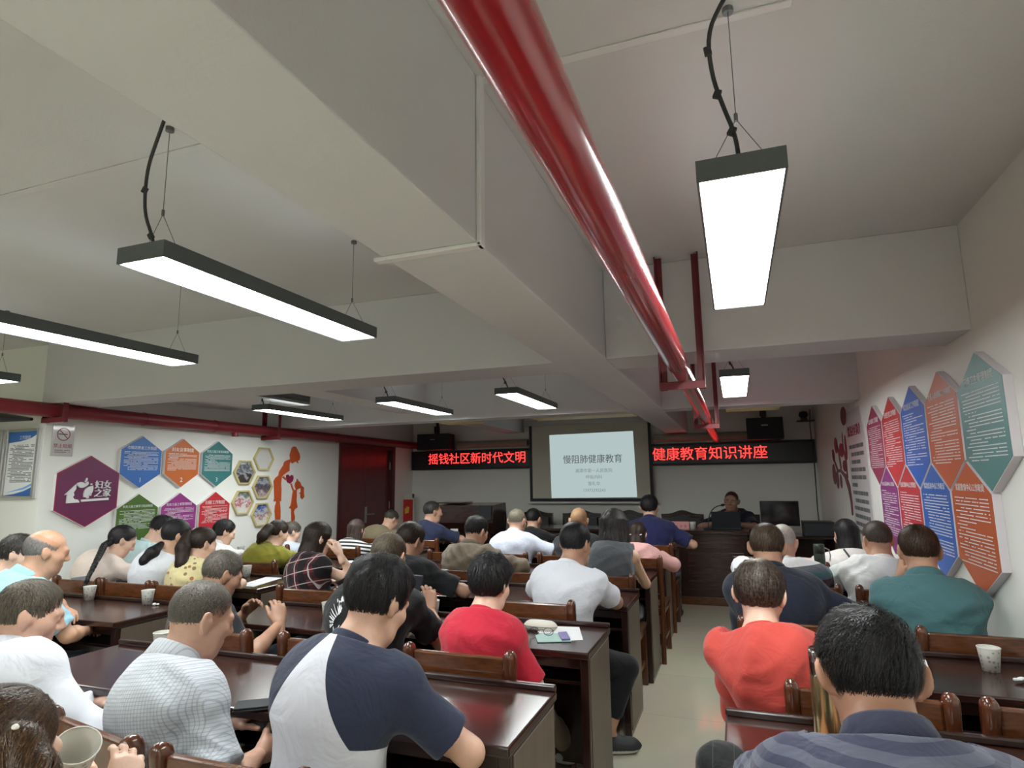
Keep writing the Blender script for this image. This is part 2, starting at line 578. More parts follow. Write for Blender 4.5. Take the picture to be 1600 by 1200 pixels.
def desk(x0, x1, yfar, label, depth=0.475, group='row desks', right_taupe=True):
    """Long desk; sitters are on the low-y side."""
    cx = (x0 + x1) / 2
    L = (x1 - x0) / 2
    root = empty('long_desk', (cx, yfar - depth / 2, 0), label=label, cat='desk', group=group)
    d = depth / 2
    ZT = DESK_Z
    t = MB()
    t.box((-L, -d, ZT - 0.03), (L, d, ZT), 0.006)
    t.build('desktop', M_desk, root)
    MB().box((-L, d - 0.022, ZT + 0.0005), (L, d, ZT + 0.022), 0.005).build('rear_lip', M_deskedge, root)
    f = MB()
    f.box((-L + .045, -d + 0.03, ZT - 0.075), (L - .045, -d + 0.05, ZT - 0.031), 0.003)
    f.build('front_apron', M_deskedge, root)
    for sx in (-1, 1):
        a, c = sorted((sx * (L - 0.006), sx * (L - 0.042)))
        p_ = MB()
        p_.box((a, -d + 0.02, 0.0), (c, d - 0.012, ZT - 0.031), 0.004, mi=0)
        xo = sx * (L - 0.006)
        q = sorted((xo - sx * 0.0005, xo + sx * 0.003))
        p_.box((q[0], -d + 0.05, 0.03), (q[1], d - 0.03, ZT - 0.04), 0.001, mi=1)  # outer face carrying the painted reflection tone
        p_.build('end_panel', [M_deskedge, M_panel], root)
    MB().box((-L + .043, d - 0.045, 0.08), (L - .043, d - 0.027, ZT - 0.031), 0.002).build('modesty_panel', M_deskedge, root)
    MB().box((-L + .043, -d + 0.08, 0.545), (L - .043, d - 0.046, 0.56), 0.002).build('shelf', M_deskedge, root)
    return root


MX0, MX1 = -2.70, -0.628
row_y = [2.14, 3.09, 4.07, 5.02, 6.02, 6.95]  # desk rows and seat positions carry a common scale about the camera
mid_who = ['desk that the man in navy raglan sleeves sits at',
           'middle block desk with the mint booklet and white eyeglass case on it',
           'middle block desk that the man in the white tee leans on',
           'middle block desk that the long-haired woman in grey sits at',
           'middle block desk that the girl in pink sits at',
           'front desk of the middle block, closest to the lecturer']
for y, l in zip(row_y, mid_who):
    desk(MX0, MX1, y, 'long dark wooden ' + l, group='long desks of the middle block')
left_who = ['dark wooden desk with two paper cups and a reflecting top, before the braided woman',
            'dark wooden desk with a paper sheet and a paper cup near its end',
            'dark wooden desk by the left wall under the hexagon photo frames',
            'dark wooden desk near the red door that the striped-shirt woman sits at',
            'dark wooden desk nearest to the lectern stand on the door side']
for k, l in enumerate(left_who):
    desk(-4.44 if k < 2 else -4.90, -3.135, 2.90 + 1.03 * k, l, group='long desks of the left block')
right_y = [2.105, 2.99, 3.99, 4.94, 5.93]
right_who = ['dark wooden desk that the man in the striped polo leans over at lower right',
             'dark wooden desk at right carrying a paper cup and a notebook',
             'dark wooden desk at right that the teal-shirted man sits at',
             'dark wooden desk at right holding the dark green bottle',
             'dark wooden desk in front of the woman with the strapped white top']
for y, l in zip(right_y, right_who):
    desk(-0.078, 0.995, y, l, depth=0.465, group='long desks of the right block')


def make_chair():
    root = empty('wooden_chair', (0, 0, 0), cat='chair')

    def prof(z):   # post leans back towards the top
        return -0.035 * max(0, (z - 0.45) / 0.42) ** 1.3 + (0.0 if z > 0.45 else -0.06 * ((0.45 - z) / 0.45) ** 1.2)

    for sx in (-1, 1):
        p_ = MB()
        zs = [0, 0.1, 0.25, 0.45, 0.6, 0.72, 0.80, 0.845, 0.862, 0.872, 0.876]
        hw = [.017, .017, .018, .019, .019, .019, .0195, .020, .017, .011, .003]
        hd = [.019, .020, .022, .024, .024, .025, .026, .026, .022, .014, .004]
        vs, fs = [], []
        n = 12
        for z, a, c in zip(zs, hw, hd):
            for k in range(n):
                t = 2 * math.pi * k / n
                ct, st = math.cos(t), math.sin(t)
                sg = lambda v: math.copysign(abs(v) ** 0.6, v)
                vs.append((sx * 0.187 + a * sg(ct), prof(z) + c * sg(st), z))
        for i in range(len(zs) - 1):
            for k in range(n):
                k2 = (k + 1) % n
                fs.append((i * n + k, i * n + k2, (i + 1) * n + k2, (i + 1) * n + k))
        p_._add(vs, fs, 0, True)
        p_._add(vs[-n:], [tuple(range(n))], 0, True)
        p_.build('back_post', M_post, root)
    r = MB()
    r.box((-0.169, prof(0.80) - 0.011, 0.752), (0.169, prof(0.80) + 0.013, 0.846), 0.007)
    r.build('top_rail', M_chair, root)
    r = MB()
    r.box((-0.169, prof(0.65) - 0.006, 0.55), (0.169, prof(0.65) + 0.018, 0.749), 0.008)
    r.build('back_pad', M_pad, root)
    r = MB()
    r.box((-0.168, prof(0.5) - .008, 0.50), (0.168, prof(0.5) + .012, 0.545), 0.005)
    r.build('lower_rail', M_chair, root)
    r = MB()
    r.box((-0.205, 0.025, 0.425), (0.205, 0.40, 0.45), 0.01)
    r.build('seat', M_seat, root)
    r = MB()
    r.box((-0.18, 0.0, 0.37), (0.18, 0.02, 0.424), 0.003)
    r.box((-0.18, 0.365, 0.37), (0.18, 0.385, 0.424), 0.003)
    r.box((-0.195, 0.0, 0.37), (-0.175, 0.385, 0.424), 0.003)
    r.box((0.175, 0.0, 0.37), (0.195, 0.385, 0.424), 0.003)
    r.build('seat_frame', M_chair, root)
    for sx in (-1, 1):
        MB().box((sx * 0.183 - 0.017, 0.352, 0), (sx * 0.183 + 0.017, 0.388, 0.424), 0.004).build('front_leg', M_post, root)
        MB().box((sx * 0.183 - 0.009, -0.02, 0.15), (sx * 0.183 + 0.009, 0.36, 0.18), 0.003).build('stretcher', M_chair, root)
    return root


chair0 = make_chair()
for _c in chair0.children:
    for _v in _c.data.vertices:
        _v.co.x *= 1.10
        _v.co.z *= 0.925
        _v.co.y *= 1.05
_chair_used = [False]


def chair(x, y, label, rz=0.0, group='wooden chairs'):
    if not _chair_used[0]:
        _chair_used[0] = True
        chair0.location = (x, y, 0)
        chair0.rotation_euler = (0, 0, rz)
        chair0['label'] = label
        chair0['group'] = group
        return chair0
    return dup(chair0, (x, y, 0), rz, label, group)


# empty chairs (occupied ones are placed with their sitters)
chair(0.822, 2.172, 'empty brown chair by the right wall, behind the desk of the striped polo')
chair(-2.493, 4.144, 'empty brown chair left of the taupe-jacketed man in the fourth middle row')
chair(-2.449, 5.097, 'empty brown chair left of the white-shirted man with grey crop')
chair(-1.463, 4.138, 'brown chair standing between the taupe jacket and the long-haired woman')

# ================================================================== lecturer's end
# long dais table
TX0, TX1, TY0, TY1, TZ = -2.75, 0.1, 7.41, 7.95, 0.82
root = empty('lecture_table', ((TX0 + TX1) / 2, (TY0 + TY1) / 2, 0), label='long dark wooden lecture table with panelled front facing the audience', cat='table')
o_ = root.location
MB().box((TX0, TY0 - 0.02, TZ - 0.04), (TX1, TY1, TZ), 0.008).build('tabletop', M_desk, root, off=o_)
p = MB()
p.box((TX0 + .03, TY0 + 0.02, 0.09), (TX1 - .03, TY0 + 0.045, TZ - 0.041), 0.003)
p.build('front_board', M_deskedge, root, off=o_)
npan = 4
pw = (TX1 - TX0 - 0.06) / npan
for k in range(npan):
    a = TX0 + .03 + k * pw
    q = MB()
    q.box((a + 0.04, TY0 + 0.008, 0.62), (a + pw - 0.04, TY0 + 0.0195, TZ - 0.07), 0.003)
    q.box((a + 0.04, TY0 + 0.008, 0.16), (a + pw - 0.04, TY0 + 0.0195, 0.58), 0.006)
    q.build('raised_panel', M_desk, root, off=o_)
MB().box((TX0 + .01, TY0 + 0.0, 0), (TX1 - .01, TY0 + 0.07, 0.09), 0.004).build('plinth', M_chair, root, off=o_)
for x in (TX0 + .02, TX1 - .06):
    MB().box((x, TY0 + 0.071, 0), (x + .04, TY1 - .02, TZ - 0.041), 0.004).build('end_panel', M_deskedge, root, off=o_)

# lectern at left of the table
root = empty('lectern', (-3.45, 7.75, 0), label='dark wooden lectern with slanted hood beside the man in navy', cat='lectern')
Mx = frame3((-0.42, -0.24, 0), (0, 1, 0), (0, 0, 1))


def side_profile(x0, x1, poly, name, m):
    q = MB()
    q.prism(poly, x1 - x0, frame3((x0, 0, 0), (0, 1, 0), (0, 0, 1)))
    q.build(name, m, root)


side_profile(-0.36, 0.36, [(-0.16, 0), (0.2, 0), (0.2, 0.72), (-0.16, 0.72)], 'pedestal', M_deskedge)
side_profile(-0.42, 0.42, [(-0.14, 0.721), (0.26, 0.721), (0.30, 0.88), (0.26, 1.11), (-0.20, 1.09), (-0.22, 0.86)], 'hood', M_desk)
q = MB()
q.box((-0.42, -0.2, 1.112), (-0.05, 0.2, 1.124), 0.003)
q.build('folding_flap', M_deskedge, root)
q = MB()
q.box((0.22, -0.229, 0.9), (0.40, -0.223, 1.08), 0.003, rot=Matrix.Rotation(-0.06, 4, 'X'))
q.build('side_screen', M_blackm, root)

# executive chairs behind the table
M_leather = mat('black leather', s2l((34, 36, 38)), 0.42, bump=0.15, bscale=90)


def make_exec():
    root = empty('executive_chair', (0, 0, 0), cat='chair')
    W = 0.27
    arch = [(-W, 0.42)]
    for k in range(25):
        t = -1 + 2 * k / 24
        z = 0.945 + 0.05 * math.exp(-(t / 0.42) ** 2)
        arch.append((W * t, z))
    arch.append((W, 0.42))
    q = MB()
    q.prism(arch, 0.05, frame3((0, 0.05, 0), (1, 0, 0), (0, 0, 1)))
    q.build('frame', M_deskedge, root)
    inner = [(x * 0.84, 0.42 + (z - 0.42) * 0.9) for x, z in arch]
    q = MB()
    q.prism(inner, 0.05, frame3((0, 0.0, 0), (1, 0, 0), (0, 0, 1)))
    b_ = q
    b_.build('back_cushion', M_leather, root)
    MB().box((-0.25, -0.47, 0.36), (0.25, -0.05, 0.46), 0.03).build('seat', M_leather, root)
    for sx in (-1, 1):
        MB().box((sx * 0.25 - .02, 0.005, 0), (sx * 0.25 + .02, 0.045, 0.42), 0.004).build('leg', M_deskedge, root)
        MB().box((sx * 0.25 - .02, -0.46, 0), (sx * 0.25 + .02, -0.42, 0.36), 0.004).build('leg', M_deskedge, root)
    return root


ex0 = make_exec()
for i, (x, lab) in enumerate(((-0.70, 'black leather executive chair behind the pink name card'),
                              (-1.40, 'black leather executive chair hidden partly by the long-haired woman'),
                              (-2.06, 'black leather executive chair behind the bald man'),
                              (-2.75, 'black leather executive chair behind the man with the grey crop'),
                              (-0.02, 'black leather executive chair the lecturer sits on'))):
    o = ex0 if i == 0 else dup(ex0, (x, 8.42, 0), 0, lab)
    o.location = (x, 8.42, 0)
    o['label'] = lab
    o['group'] = 'executive chairs'

# side table with screens at right
root = empty('side_table', (0.56, 7.68, 0), label='dark side table carrying the monitor and the black case at right', cat='table')
MB().box((-0.42, -0.26, 0.745), (0.44, 0.26, 0.77), 0.005).build('tabletop', M_deskedge, root)
for x in (-0.40, 0.38):
    MB().box((x, -0.24, 0), (x + 0.03, 0.24, 0.744), 0.003).build('end_panel', M_deskedge, root)
MB().box((-0.369, 0.2, 0.2), (0.379, 0.215, 0.744)).build('back_panel', M_deskedge, root)

root = empty('computer_monitor', (0.44, 7.72, 0.77), label='black computer monitor on the side table right of the lecturer', cat='monitor')
MB().box((-0.12, -0.09, 0.0005), (0.12, 0.09, 0.012), 0.004).build('base', M_black, root)
MB().box((-0.03, 0.02, 0.0125), (0.03, 0.04, 0.15), 0.003).build('stand', M_black, root)
MB().box((-0.205, -0.02, 0.09), (0.205, 0.018, 0.37), 0.006).build('casing', M_blackm, root)
MB().box((-0.195, -0.0225, 0.10), (0.195, -0.0205, 0.36)).build('screen', mat('dark glossy glass', s2l((22, 24, 28)), 0.08), root)
root = empty('equipment_case', (0.81, 7.6, 0.7705), label='low black equipment case on the side table beside the wall', cat='case')
MB().box((-0.15, -0.14, 0), (0.15, 0.14, 0.14), 0.006).build('body', M_blackm, root)
MB().box((-0.155, -0.145, 0.1405), (0.155, 0.145, 0.152), 0.004).build('lid', M_black, root)

root = empty('laptop', (-0.145, 7.62, TZ + 0.0005), label='black open laptop on the lecture table in front of the lecturer', cat='laptop')
MB().box((-0.16, 0.0, 0), (0.16, 0.22, 0.016), 0.004).build('keyboard_base', M_blackm, root)
MB().box((-0.16, -0.006, 0.0), (0.16, 0.004, 0.205), 0.003, rot=Matrix.Rotation(0.28, 4, 'X')).build('screen_lid', M_blackm, root)

root = empty('gooseneck_microphone', (-0.345, 7.58, TZ + 0.0005), label='black gooseneck microphone bending towards the lecturer\'s mouth', cat='microphone')
MB().lathe([(0.0, 0.022), (0.04, 0.022), (0.055, 0.012), (0.06, 0), (0, 0)], n=20).build('base', M_black, root)
pts = []
for k in range(15):
    t = k / 14
    pts.append((0.0 + 0.15 * t ** 2.2, 0.02 + 0.10 * t, 0.02 + 0.25 * math.sin(t * 1.45)))
MB().tube(pts, 0.006, 8).build('gooseneck', M_black, root)
e = Vector(pts[-1])
dv = (Vector(pts[-1]) - Vector(pts[-2])).normalized()
MB().tube([e, e + dv * 0.012, e + dv * 0.035, e + dv * 0.05], [0.008, 0.015, 0.016, 0.006], 12).build('microphone_head', M_black, root)

root = empty('name_card', (-0.66, 7.60, TZ + 0.0005), label='pink folded name card standing on the lecture table', cat='card')
q = MB()
q.prism([(-0.035, 0), (0.035, 0), (0.0, 0.085)], 0.2, frame3((-0.1, 0, 0), (0, 1, 0), (0, 0, 1)))
q.build('card', mat('pink card', s2l((222, 160, 160)), 0.7), root)
q = MB()
al = math.atan2(0.085, 0.035)
for k, wv in enumerate((0.03, 0.036, 0.034)):
    x = -0.055 + k * 0.05
    for j, (dx, dz, ww, hh) in enumerate(((0, 0.035, wv, .004), (0, 0.022, wv * .8, .004), (.01, 0.02, .004, .025))):
        z = dz
        y = -0.035 + z / math.tan(al) - 0.0012
        q._add([(x + dx, y, z), (x + dx + ww, y, z), (x + dx + ww, y + hh / math.tan(al), z + hh), (x + dx, y + hh / math.tan(al), z + hh)], [(0, 1, 2, 3)])
q.build('lettering', mat('dull red print', s2l((150, 70, 72)), 0.7), root)
# ================================================================== screen, LED sign, wall panels
root = empty('projection_screen', (-2.04, 8.93, 1.1), label='white pull-down projection screen with a lit pale blue slide', cat='projection screen')
o_ = root.location
SX0, SX1, SZ0, SZ1, SY = -2.965, -1.115, 1.09, 2.235, 8.90
M_cloth = mat('matt screen cloth', s2l((205, 203, 188)), 0.9, var=0.02, vscale=2)
MB().box((SX0 + .045, SY, SZ0 + .045), (SX1 - .045, SY + 0.003, SZ1)).build('cloth', M_cloth, root, off=o_)
q = MB()
q.box((SX0, SY - 0.001, SZ0), (SX0 + .0445, SY + .004, SZ1), mi=0)
q.box((SX1 - .0445, SY - 0.001, SZ0), (SX1, SY + .004, SZ1), mi=0)
q.box((SX0 + .045, SY - 0.001, SZ0), (SX1 - .045, SY + .004, SZ0 + .0445), mi=0)
q.build('black_border', M_blackm, root, off=o_)
MB().tube([(SX0 - .03, SY, SZ0 - 0.018), (SX1 + .06, SY, SZ0 - 0.018)], 0.017, 12).build('weight_bar', M_white, root, off=o_)
MB().box((SX0 - .08, SY - .04, SZ1 + 0.001), (SX1 + .02, SY + .06, SZ1 + 0.085), 0.015).build('roller_casing', mat('grey white casing', s2l((190, 190, 184)), 0.5), root, off=o_)
# slide: keystoned projected picture
sl = [(-2.625, 1.14), (-1.35, 1.152), (-1.37, 2.10), (-2.64, 2.085)]
M_slide = emitter('projected slide light', s2l((196, 214, 214)), 0.82)
q = MB()
q._add([(x, SY - 0.0022, z) for x, z in sl], [(0, 1, 2, 3)])
q.build('projected_slide', M_slide, root, off=o_)
M_st = emitter('projected dark lettering', s2l((92, 100, 104)), 0.7)
M_st2 = emitter('projected grey lettering', s2l((140, 154, 156)), 0.8)


def wall_text(body, size, c, mname, parent, ext=0.002, xdir=(1, 0, 0), bold=0.0, sx=1.0, name='lettering', off=None, spacing=1.0, updir=(0, 0, 1)):
    me = text_mesh(body, size, ext, bold, spacing=spacing)
    M = frame3(c, xdir, updir) @ Matrix.Diagonal((sx, 1, 1, 1))
    return MB().mesh(me, M).build(name, mname, parent, off=off)


wall_text('慢阻肺健康教育', 0.135, (-1.985, SY - 0.005, 1.70), M_st, root, off=o_, sx=0.95, bold=0.0, name='slide_title')
for s_, t_, z_ in ((0.062, '湘潭市第一人民医院', 1.535), (0.062, '呼吸内科', 1.44), (0.062, '曾礼华', 1.345), (0.062, '13973292243', 1.25)):
    wall_text(t_, s_, (-1.97, SY - 0.005, z_), M_st2, root, off=o_, name='slide_line')

root = empty('led_sign', (-2.0, 8.95, 1.594), label='long black LED message board with red lit characters on the front wall', cat='sign')
o_ = root.location
LX0, LX1, LZ0, LZ1 = -5.03, 1.005, 1.592, 1.90
MB().box((LX0 + .03, 8.935, LZ0 + .03), (LX1 - .03, 8.985, LZ1 - .03)).build('display', mat('led board face', s2l((24, 26, 32)), 0.35), root, off=o_)
q = MB()
for lo, hi in (((LX0, 8.92, LZ0), (LX1, 8.998, LZ0 + .029)), ((LX0, 8.92, LZ1 - .029), (LX1, 8.998, LZ1)), ((LX0, 8.92, LZ0 + .03), (LX0 + .029, 8.998, LZ1 - .03)), ((LX1 - .029, 8.92, LZ0 + .03), (LX1, 8.998, LZ1 - .03))):
    q.box(lo, hi, 0.003)
q.build('frame', M_blackm, root, off=o_)
M_led = emitter('lit red leds', (1.0, 0.035, 0.03), 3.2)
# left half: nine characters between ends taken from image pixels, right half: eight
a, c = V3(-4.7267, 8.9300, 1.7645), V3(-3.0306, 8.9300, 1.7548)
lw = c[0] - a[0]
wall_text('摇钱社区新时代文明', lw / 9.0, ((a[0] + c[0]) / 2, 8.931, (a[2] + c[2]) / 2 - 0.005), M_led, root, off=o_, bold=0.0, name='lit_characters', ext=0.001)
a, c = V3(-1.1147, 8.9300, 1.7543), V3(0.4252, 8.9300, 1.7402)
rw = c[0] - a[0]
wall_text('实践站健康教育知识讲座', rw / 8.0, (c[0] - rw / 8.0 * 5.5, 8.931, (a[2] + c[2]) / 2 - 0.008), M_led, root, off=o_, bold=0.0, name='lit_characters', ext=0.001)

# loudspeakers
def speaker(x0, x1, z0, z1, lab):
    root = empty('wall_loudspeaker', ((x0 + x1) / 2, 8.78, z0), label=lab, cat='loudspeaker', group='wall loudspeakers')
    W, Hh = (x1 - x0) / 2, z1 - z0
    MB().prism([(-W, -0.15), (W, -0.15), (W * .85, 0.15), (-W * .85, 0.15)], Hh, frame3((0, 0, 0), (1, 0, 0), (0, 1, 0))).build('cabinet', M_blackm, root)
    MB().box((-W + .012, -0.158, .012), (W - .012, -0.1505, Hh - .012), 0.003).build('grille', mat('black speaker mesh', s2l((36, 40, 46)), 0.7, bump=0.3, bscale=400), root)
    MB().box((-0.04, -0.1605, Hh * .62), (0.04, -0.1585, Hh * .67)).build('badge', M_alu, root)
    q = MB()
    q.box((-0.03, -0.03, Hh + .0005), (0.03, 0.03, Hh + 0.03), 0.003)
    q.box((-0.045, -0.02, Hh + .03), (-0.015 + .05, 0.03, Hh + 0.13), 0.004)
    q.box((-0.02, 0.0, Hh + .13), (0.02, 0.04, ZC - z0 - 0.0005), 0.004)
    q.build('bracket', M_black, root)


speaker(-4.77, -4.21, 1.905, 2.156, 'black loudspeaker on a bracket above the left end of the LED sign')
speaker(0.17, 0.62, 1.905, 2.19, 'black loudspeaker on a bracket above the right part of the LED sign')
# camera on a shelf in the right corner
root = empty('wall_camera', (0.90, 8.85, 2.13), label='black conference camera on a small bracket in the right front corner', cat='camera')
MB().box((-0.1, -0.06, 0), (0.115, 0.06, 0.015), 0.003).build('shelf_bracket', M_black, root)
MB().box((-0.05, -0.04, 0.0155), (0.03, 0.04, 0.05), 0.008).build('base', M_black, root)
MB().lathe([(0, 0.05), (0.035, 0.052), (0.055, 0.075), (0.058, 0.1), (0.045, 0.13), (0.0, 0.145)], Matrix.Translation((-0.01, 0, 0)), 20).build('head', M_black, root)
MB().tube([(-0.01, -0.055, 0.095), (-0.01, -0.068, 0.095)], 0.022, 14).build('lens', mat('dark glossy glass', s2l((22, 24, 28)), 0.08), root)
o = MB().tube([(0.985, 8.96, 2.3), (0.97, 8.985, 2.1), (0.985, 8.99, 1.6), (0.975, 8.99, 1.0), (0.98, 8.99, 0.75), (0.985, 8.985, 0.3)], 0.006, 8).build('hanging_cable', M_cable)
tag(o, 'thin dark cable hanging down the front wall beside the right corner', 'cable')

# red notice holder
root = empty('notice_stand', (-4.92, 8.72, 0), label='white notice holder with a red folder and yellow emblem beside the door', cat='notice holder')
a, c = V3(-5.1008, 8.7200, 0.8092), V3(-4.8622, 8.7200, 1.1722)
x0, x1 = a[0] - root.location.x, c[0] - root.location.x
MB().box((x0, 0.0, 0.45), (x1, 0.02, c[2] + .04), 0.004).build('board', mat('grey white board', s2l((200, 200, 192)), 0.5), root)
for x in (x0, x1 - .03):
    MB().box((x, -0.006, c[2] - .02), (x + .03, -0.0005, c[2] + .045), 0.002).build('corner_clip', M_black, root)
MB().box((x0 + .02, -0.009, 0.72), (x1 - .02, -0.0005, c[2] - .045), 0.002).build('red_folder', mat('red plastic folder', s2l((186, 40, 40)), 0.5), root)
q = MB()
xm = (x0 + x1) / 2
q.prism([(xm - .035, 0.90), (xm + .03, 0.92), (xm + .045, 1.01), (xm - .005, 1.02), (xm - .02, 0.99), (xm - .04, 0.99)], 0.0015, frame3((0, -0.0095, 0), (1, 0, 0), (0, 0, 1)))
q.build('emblem', mat('yellow print', s2l((214, 172, 60)), 0.5), root)
for x in (x0 + .02, x1 - .05):
    MB().box((x, 0.0205, 0.0), (x + .03, 0.04, 0.8), 0.003).build('leg', M_alu, root)


# ---- greeked body text
def greek(rng, x0, x1, z0, z1, lines, M, fill=0.9, hh=None, poly=None, indent=True, short=0.22):
    """Rows of short dashes standing for lines of small print, as a mesh list."""
    q = MB()
    dz = (z1 - z0) / lines
    h = (hh or dz * 0.30)
    for i in range(lines):
        z = z1 - (i + 0.5) * dz
        a, b_ = x0, x1
        if poly:
            a, b_ = poly(z)
        if rng.random() < short:
            b_ = a + (b_ - a) * rng.uniform(0.3, 0.8)
        if indent and rng.random() < 0.4:
            a = a + (b_ - a) * 0.12
        x = a
        while x < b_ - 0.002:
            ln = min(rng.uniform(0.5, 2.2) * h * 2.4, b_ - x)
            if rng.random() < fill:
                q._add([M @ Vector((x, z - h / 2, 0)), M @ Vector((x + ln, z - h / 2, 0)), M @ Vector((x + ln, z + h / 2, 0)), M @ Vector((x, z + h / 2, 0))], [(0, 1, 2, 3)])
            x += ln + h * 0.25
    return q


M_core = mat('white foam core', s2l((222, 218, 222)), 0.6)
M_print = mat('white print', s2l((222, 224, 224)), 0.6)


def hexa_panel(c, xdir, nrm, W, Hh, col, title, num, label, group, seed, thick=0.03, shoulder=0.27, tsize=None, lines=14, name='hexagon_notice'):
    """Vertical elongated hexagon with points at top and bottom; c is its centre on the wall."""
    root = empty(name, tuple(c), label=label, cat='wall notice', group=group)
    # lower the root to the panel centre; parts are local
    zd = Vector((0, 0, 1))
    M = frame3((0, 0, 0), xdir, zd)
    w2, h2 = W / 2, Hh / 2
    hs = h2 - Hh * shoulder
    poly = [(0, -h2), (w2, -hs), (w2, hs), (0, h2), (-w2, hs), (-w2, -hs)]
    zz = M.to_3x3() @ Vector((0, 0, 1))
    # make sure local z points into the room
    sgn = 1 if zz.dot(Vector(nrm)) > 0 else -1
    assert sgn == 1
    MB().prism(poly, thick, M).build('board', M_core, root)
    inset = [(x * 0.985, z * 0.988) for x, z in poly]
    m_ = mat('print ' + '%d_%d_%d' % col, s2l(tuple(v * 0.85 + sum(col) / 3 * 0.12 for v in col)), 0.45, var=0.03, vscale=3)
    MB().prism(inset, 0.0015, M @ Matrix.Translation((0, 0, thick))).build('face_sheet', m_, root)
    rng = random.Random(seed)
    Mt = M @ Matrix.Translation((0, 0, thick + 0.0022))
    if title:
        ts = tsize or min(0.72 * W / max(len(title), 1), 0.042)
        MB().mesh(text_mesh(title, ts, 0.0004, 0.0), Mt @ Matrix.Translation((0, hs + Hh * 0.035, 0))).build('title', M_print, root)
    g_ = greek(rng, -w2 * 0.84, w2 * 0.84, -hs * 0.9 + (0.02 if num else -0.03), hs - Hh * 0.03, lines, Mt, fill=0.93)
    g_.build('small_print', M_print, root)
    if num:
        MB().mesh(text_mesh(num, Hh * 0.13, 0.0004), Mt @ Matrix.Translation((0, -h2 + Hh * 0.15, 0))).build('numeral', M_print, root)
    return root


# left wall: faces +X; walking along +Y is to the right in the photo
XD_L, NL = (0, 1, 0), (1, 0, 0)
ctl = [(4.0157, 0.4032, (36, 104, 190), '巾帼志愿者工作制度', '1', 'blue hexagon notice numbered 1'),  # centres and widths come from image pixels
       (4.4506, 0.3867, (204, 100, 30), '妇女议事制度', '2', 'orange hexagon notice numbered 2'),
       (4.8780, 0.3920, (50, 122, 122), '妇女儿童之家活动制度', '3', 'teal hexagon notice numbered 3'),
       (4.0204, 0.4043, (72, 110, 34), '妇女儿童之家学习培训制度', '4', 'green hexagon notice numbered 4 behind the mint shirt'),
       (4.4522, 0.3957, (150, 44, 130), '妇女儿童之家管理制度', '5', 'magenta hexagon notice behind the woman with the low ponytail'),
       (4.8797, 0.3869, (204, 40, 50), '妇联工作制度', '6', 'red hexagon notice on the left wall beside the photo frames')]
for i, (cy, wid, col, ttl, num, lab) in enumerate(ctl):
    cz = 1.62 if i < 3 else 1.105
    hexa_panel((XL + 0.001, cy, cz), XD_L, NL, wid, 0.465, col, ttl, num, lab, 'numbered hexagon notices', 20 + i)

# big purple hexagon with the home emblem
root = empty('hexagon_emblem_board', (XL + 0.001, 3.557, 1.372), label='large purple hexagon board with white house emblem and lettering', cat='wall notice')
M = frame3((0, 0, 0), XD_L, (0, 0, 1))
w2, h2 = 0.262, 0.292
hexp = [(0, -h2), (w2, -h2 * .5), (w2, h2 * .5), (0, h2), (-w2, h2 * .5), (-w2, -h2 * .5)]
MB().prism(hexp, 0.03, M).build('board', M_core, root)
MB().prism([(x * .99, y * .99) for x, y in hexp], 0.0015, M @ Matrix.Translation((0, 0, 0.03))).build('border_sheet', mat('crimson print', s2l((150, 26, 66)), 0.4), root)
MB().prism([(x * .955, y * .955) for x, y in hexp], 0.0015, M @ Matrix.Translation((0, 0, 0.0317))).build('face_sheet', mat('purple print', s2l((104, 34, 78)), 0.4, var=0.08, vscale=2), root)
Mt = M @ Matrix.Translation((0, 0, 0.0335))
q = MB()
# house outline, profile and leaves, traced in pixels of an image crop, scaled to board metres
S_ = 0.0005
hx = lambda pts: [((x - 560) * S_, (600 - y) * S_) for x, y in pts]
q.prism(hx([(175, 655), (340, 490), (345, 560), (310, 620), (325, 660), (305, 690), (330, 722), (390, 735), (420, 780), (215, 785), (215, 645)]), 0.012, Mt)


def leaf(cx, cy, L, W, ang):
    pts = []
    for k in range(9):
        t = k / 8
        pts.append((L * t, W * math.sin(math.pi * t) ** 0.8))
    for k in range(7, 0, -1):
        t = k / 8
        pts.append((L * t, -W * math.sin(math.pi * t) ** 0.8))
    ca, sa = math.cos(ang), math.sin(ang)
    return hx([(cx + x * ca - y * sa, cy + x * sa + y * ca) for x, y in pts])


q.prism(leaf(350, 480, 160, 46, 0.25), 0.012, Mt)
q.prism(leaf(485, 700, 230, 62, -0.95), 0.012, Mt)
q.prism(leaf(500, 520, 80, 24, -1.2), 0.012, Mt)
q.prism(leaf(500, 440, 55, 12, -1.4), 0.012, Mt)
for cx, cy, r in ((545, 700, 22), (585, 660, 20), (590, 490, 14), (490, 440, 12)):
    q.prism(hx([(cx + r * math.cos(t * .7854), cy + r * math.sin(t * .7854)) for t in range(8)])[::-1], 0.012, Mt)
q.prism(hx([(450, 770), (450, 735), (905, 718), (905, 755)])[::1], 0.012, Mt)
q.build('house_emblem', M_print, root)
q = MB().mesh(text_mesh('妇女\n之家', 0.072, 0.006, 0.0, line=0.95), Mt @ Matrix.Translation((0.118, 0.012, 0.006)))
q.build('raised_lettering', M_print, root)

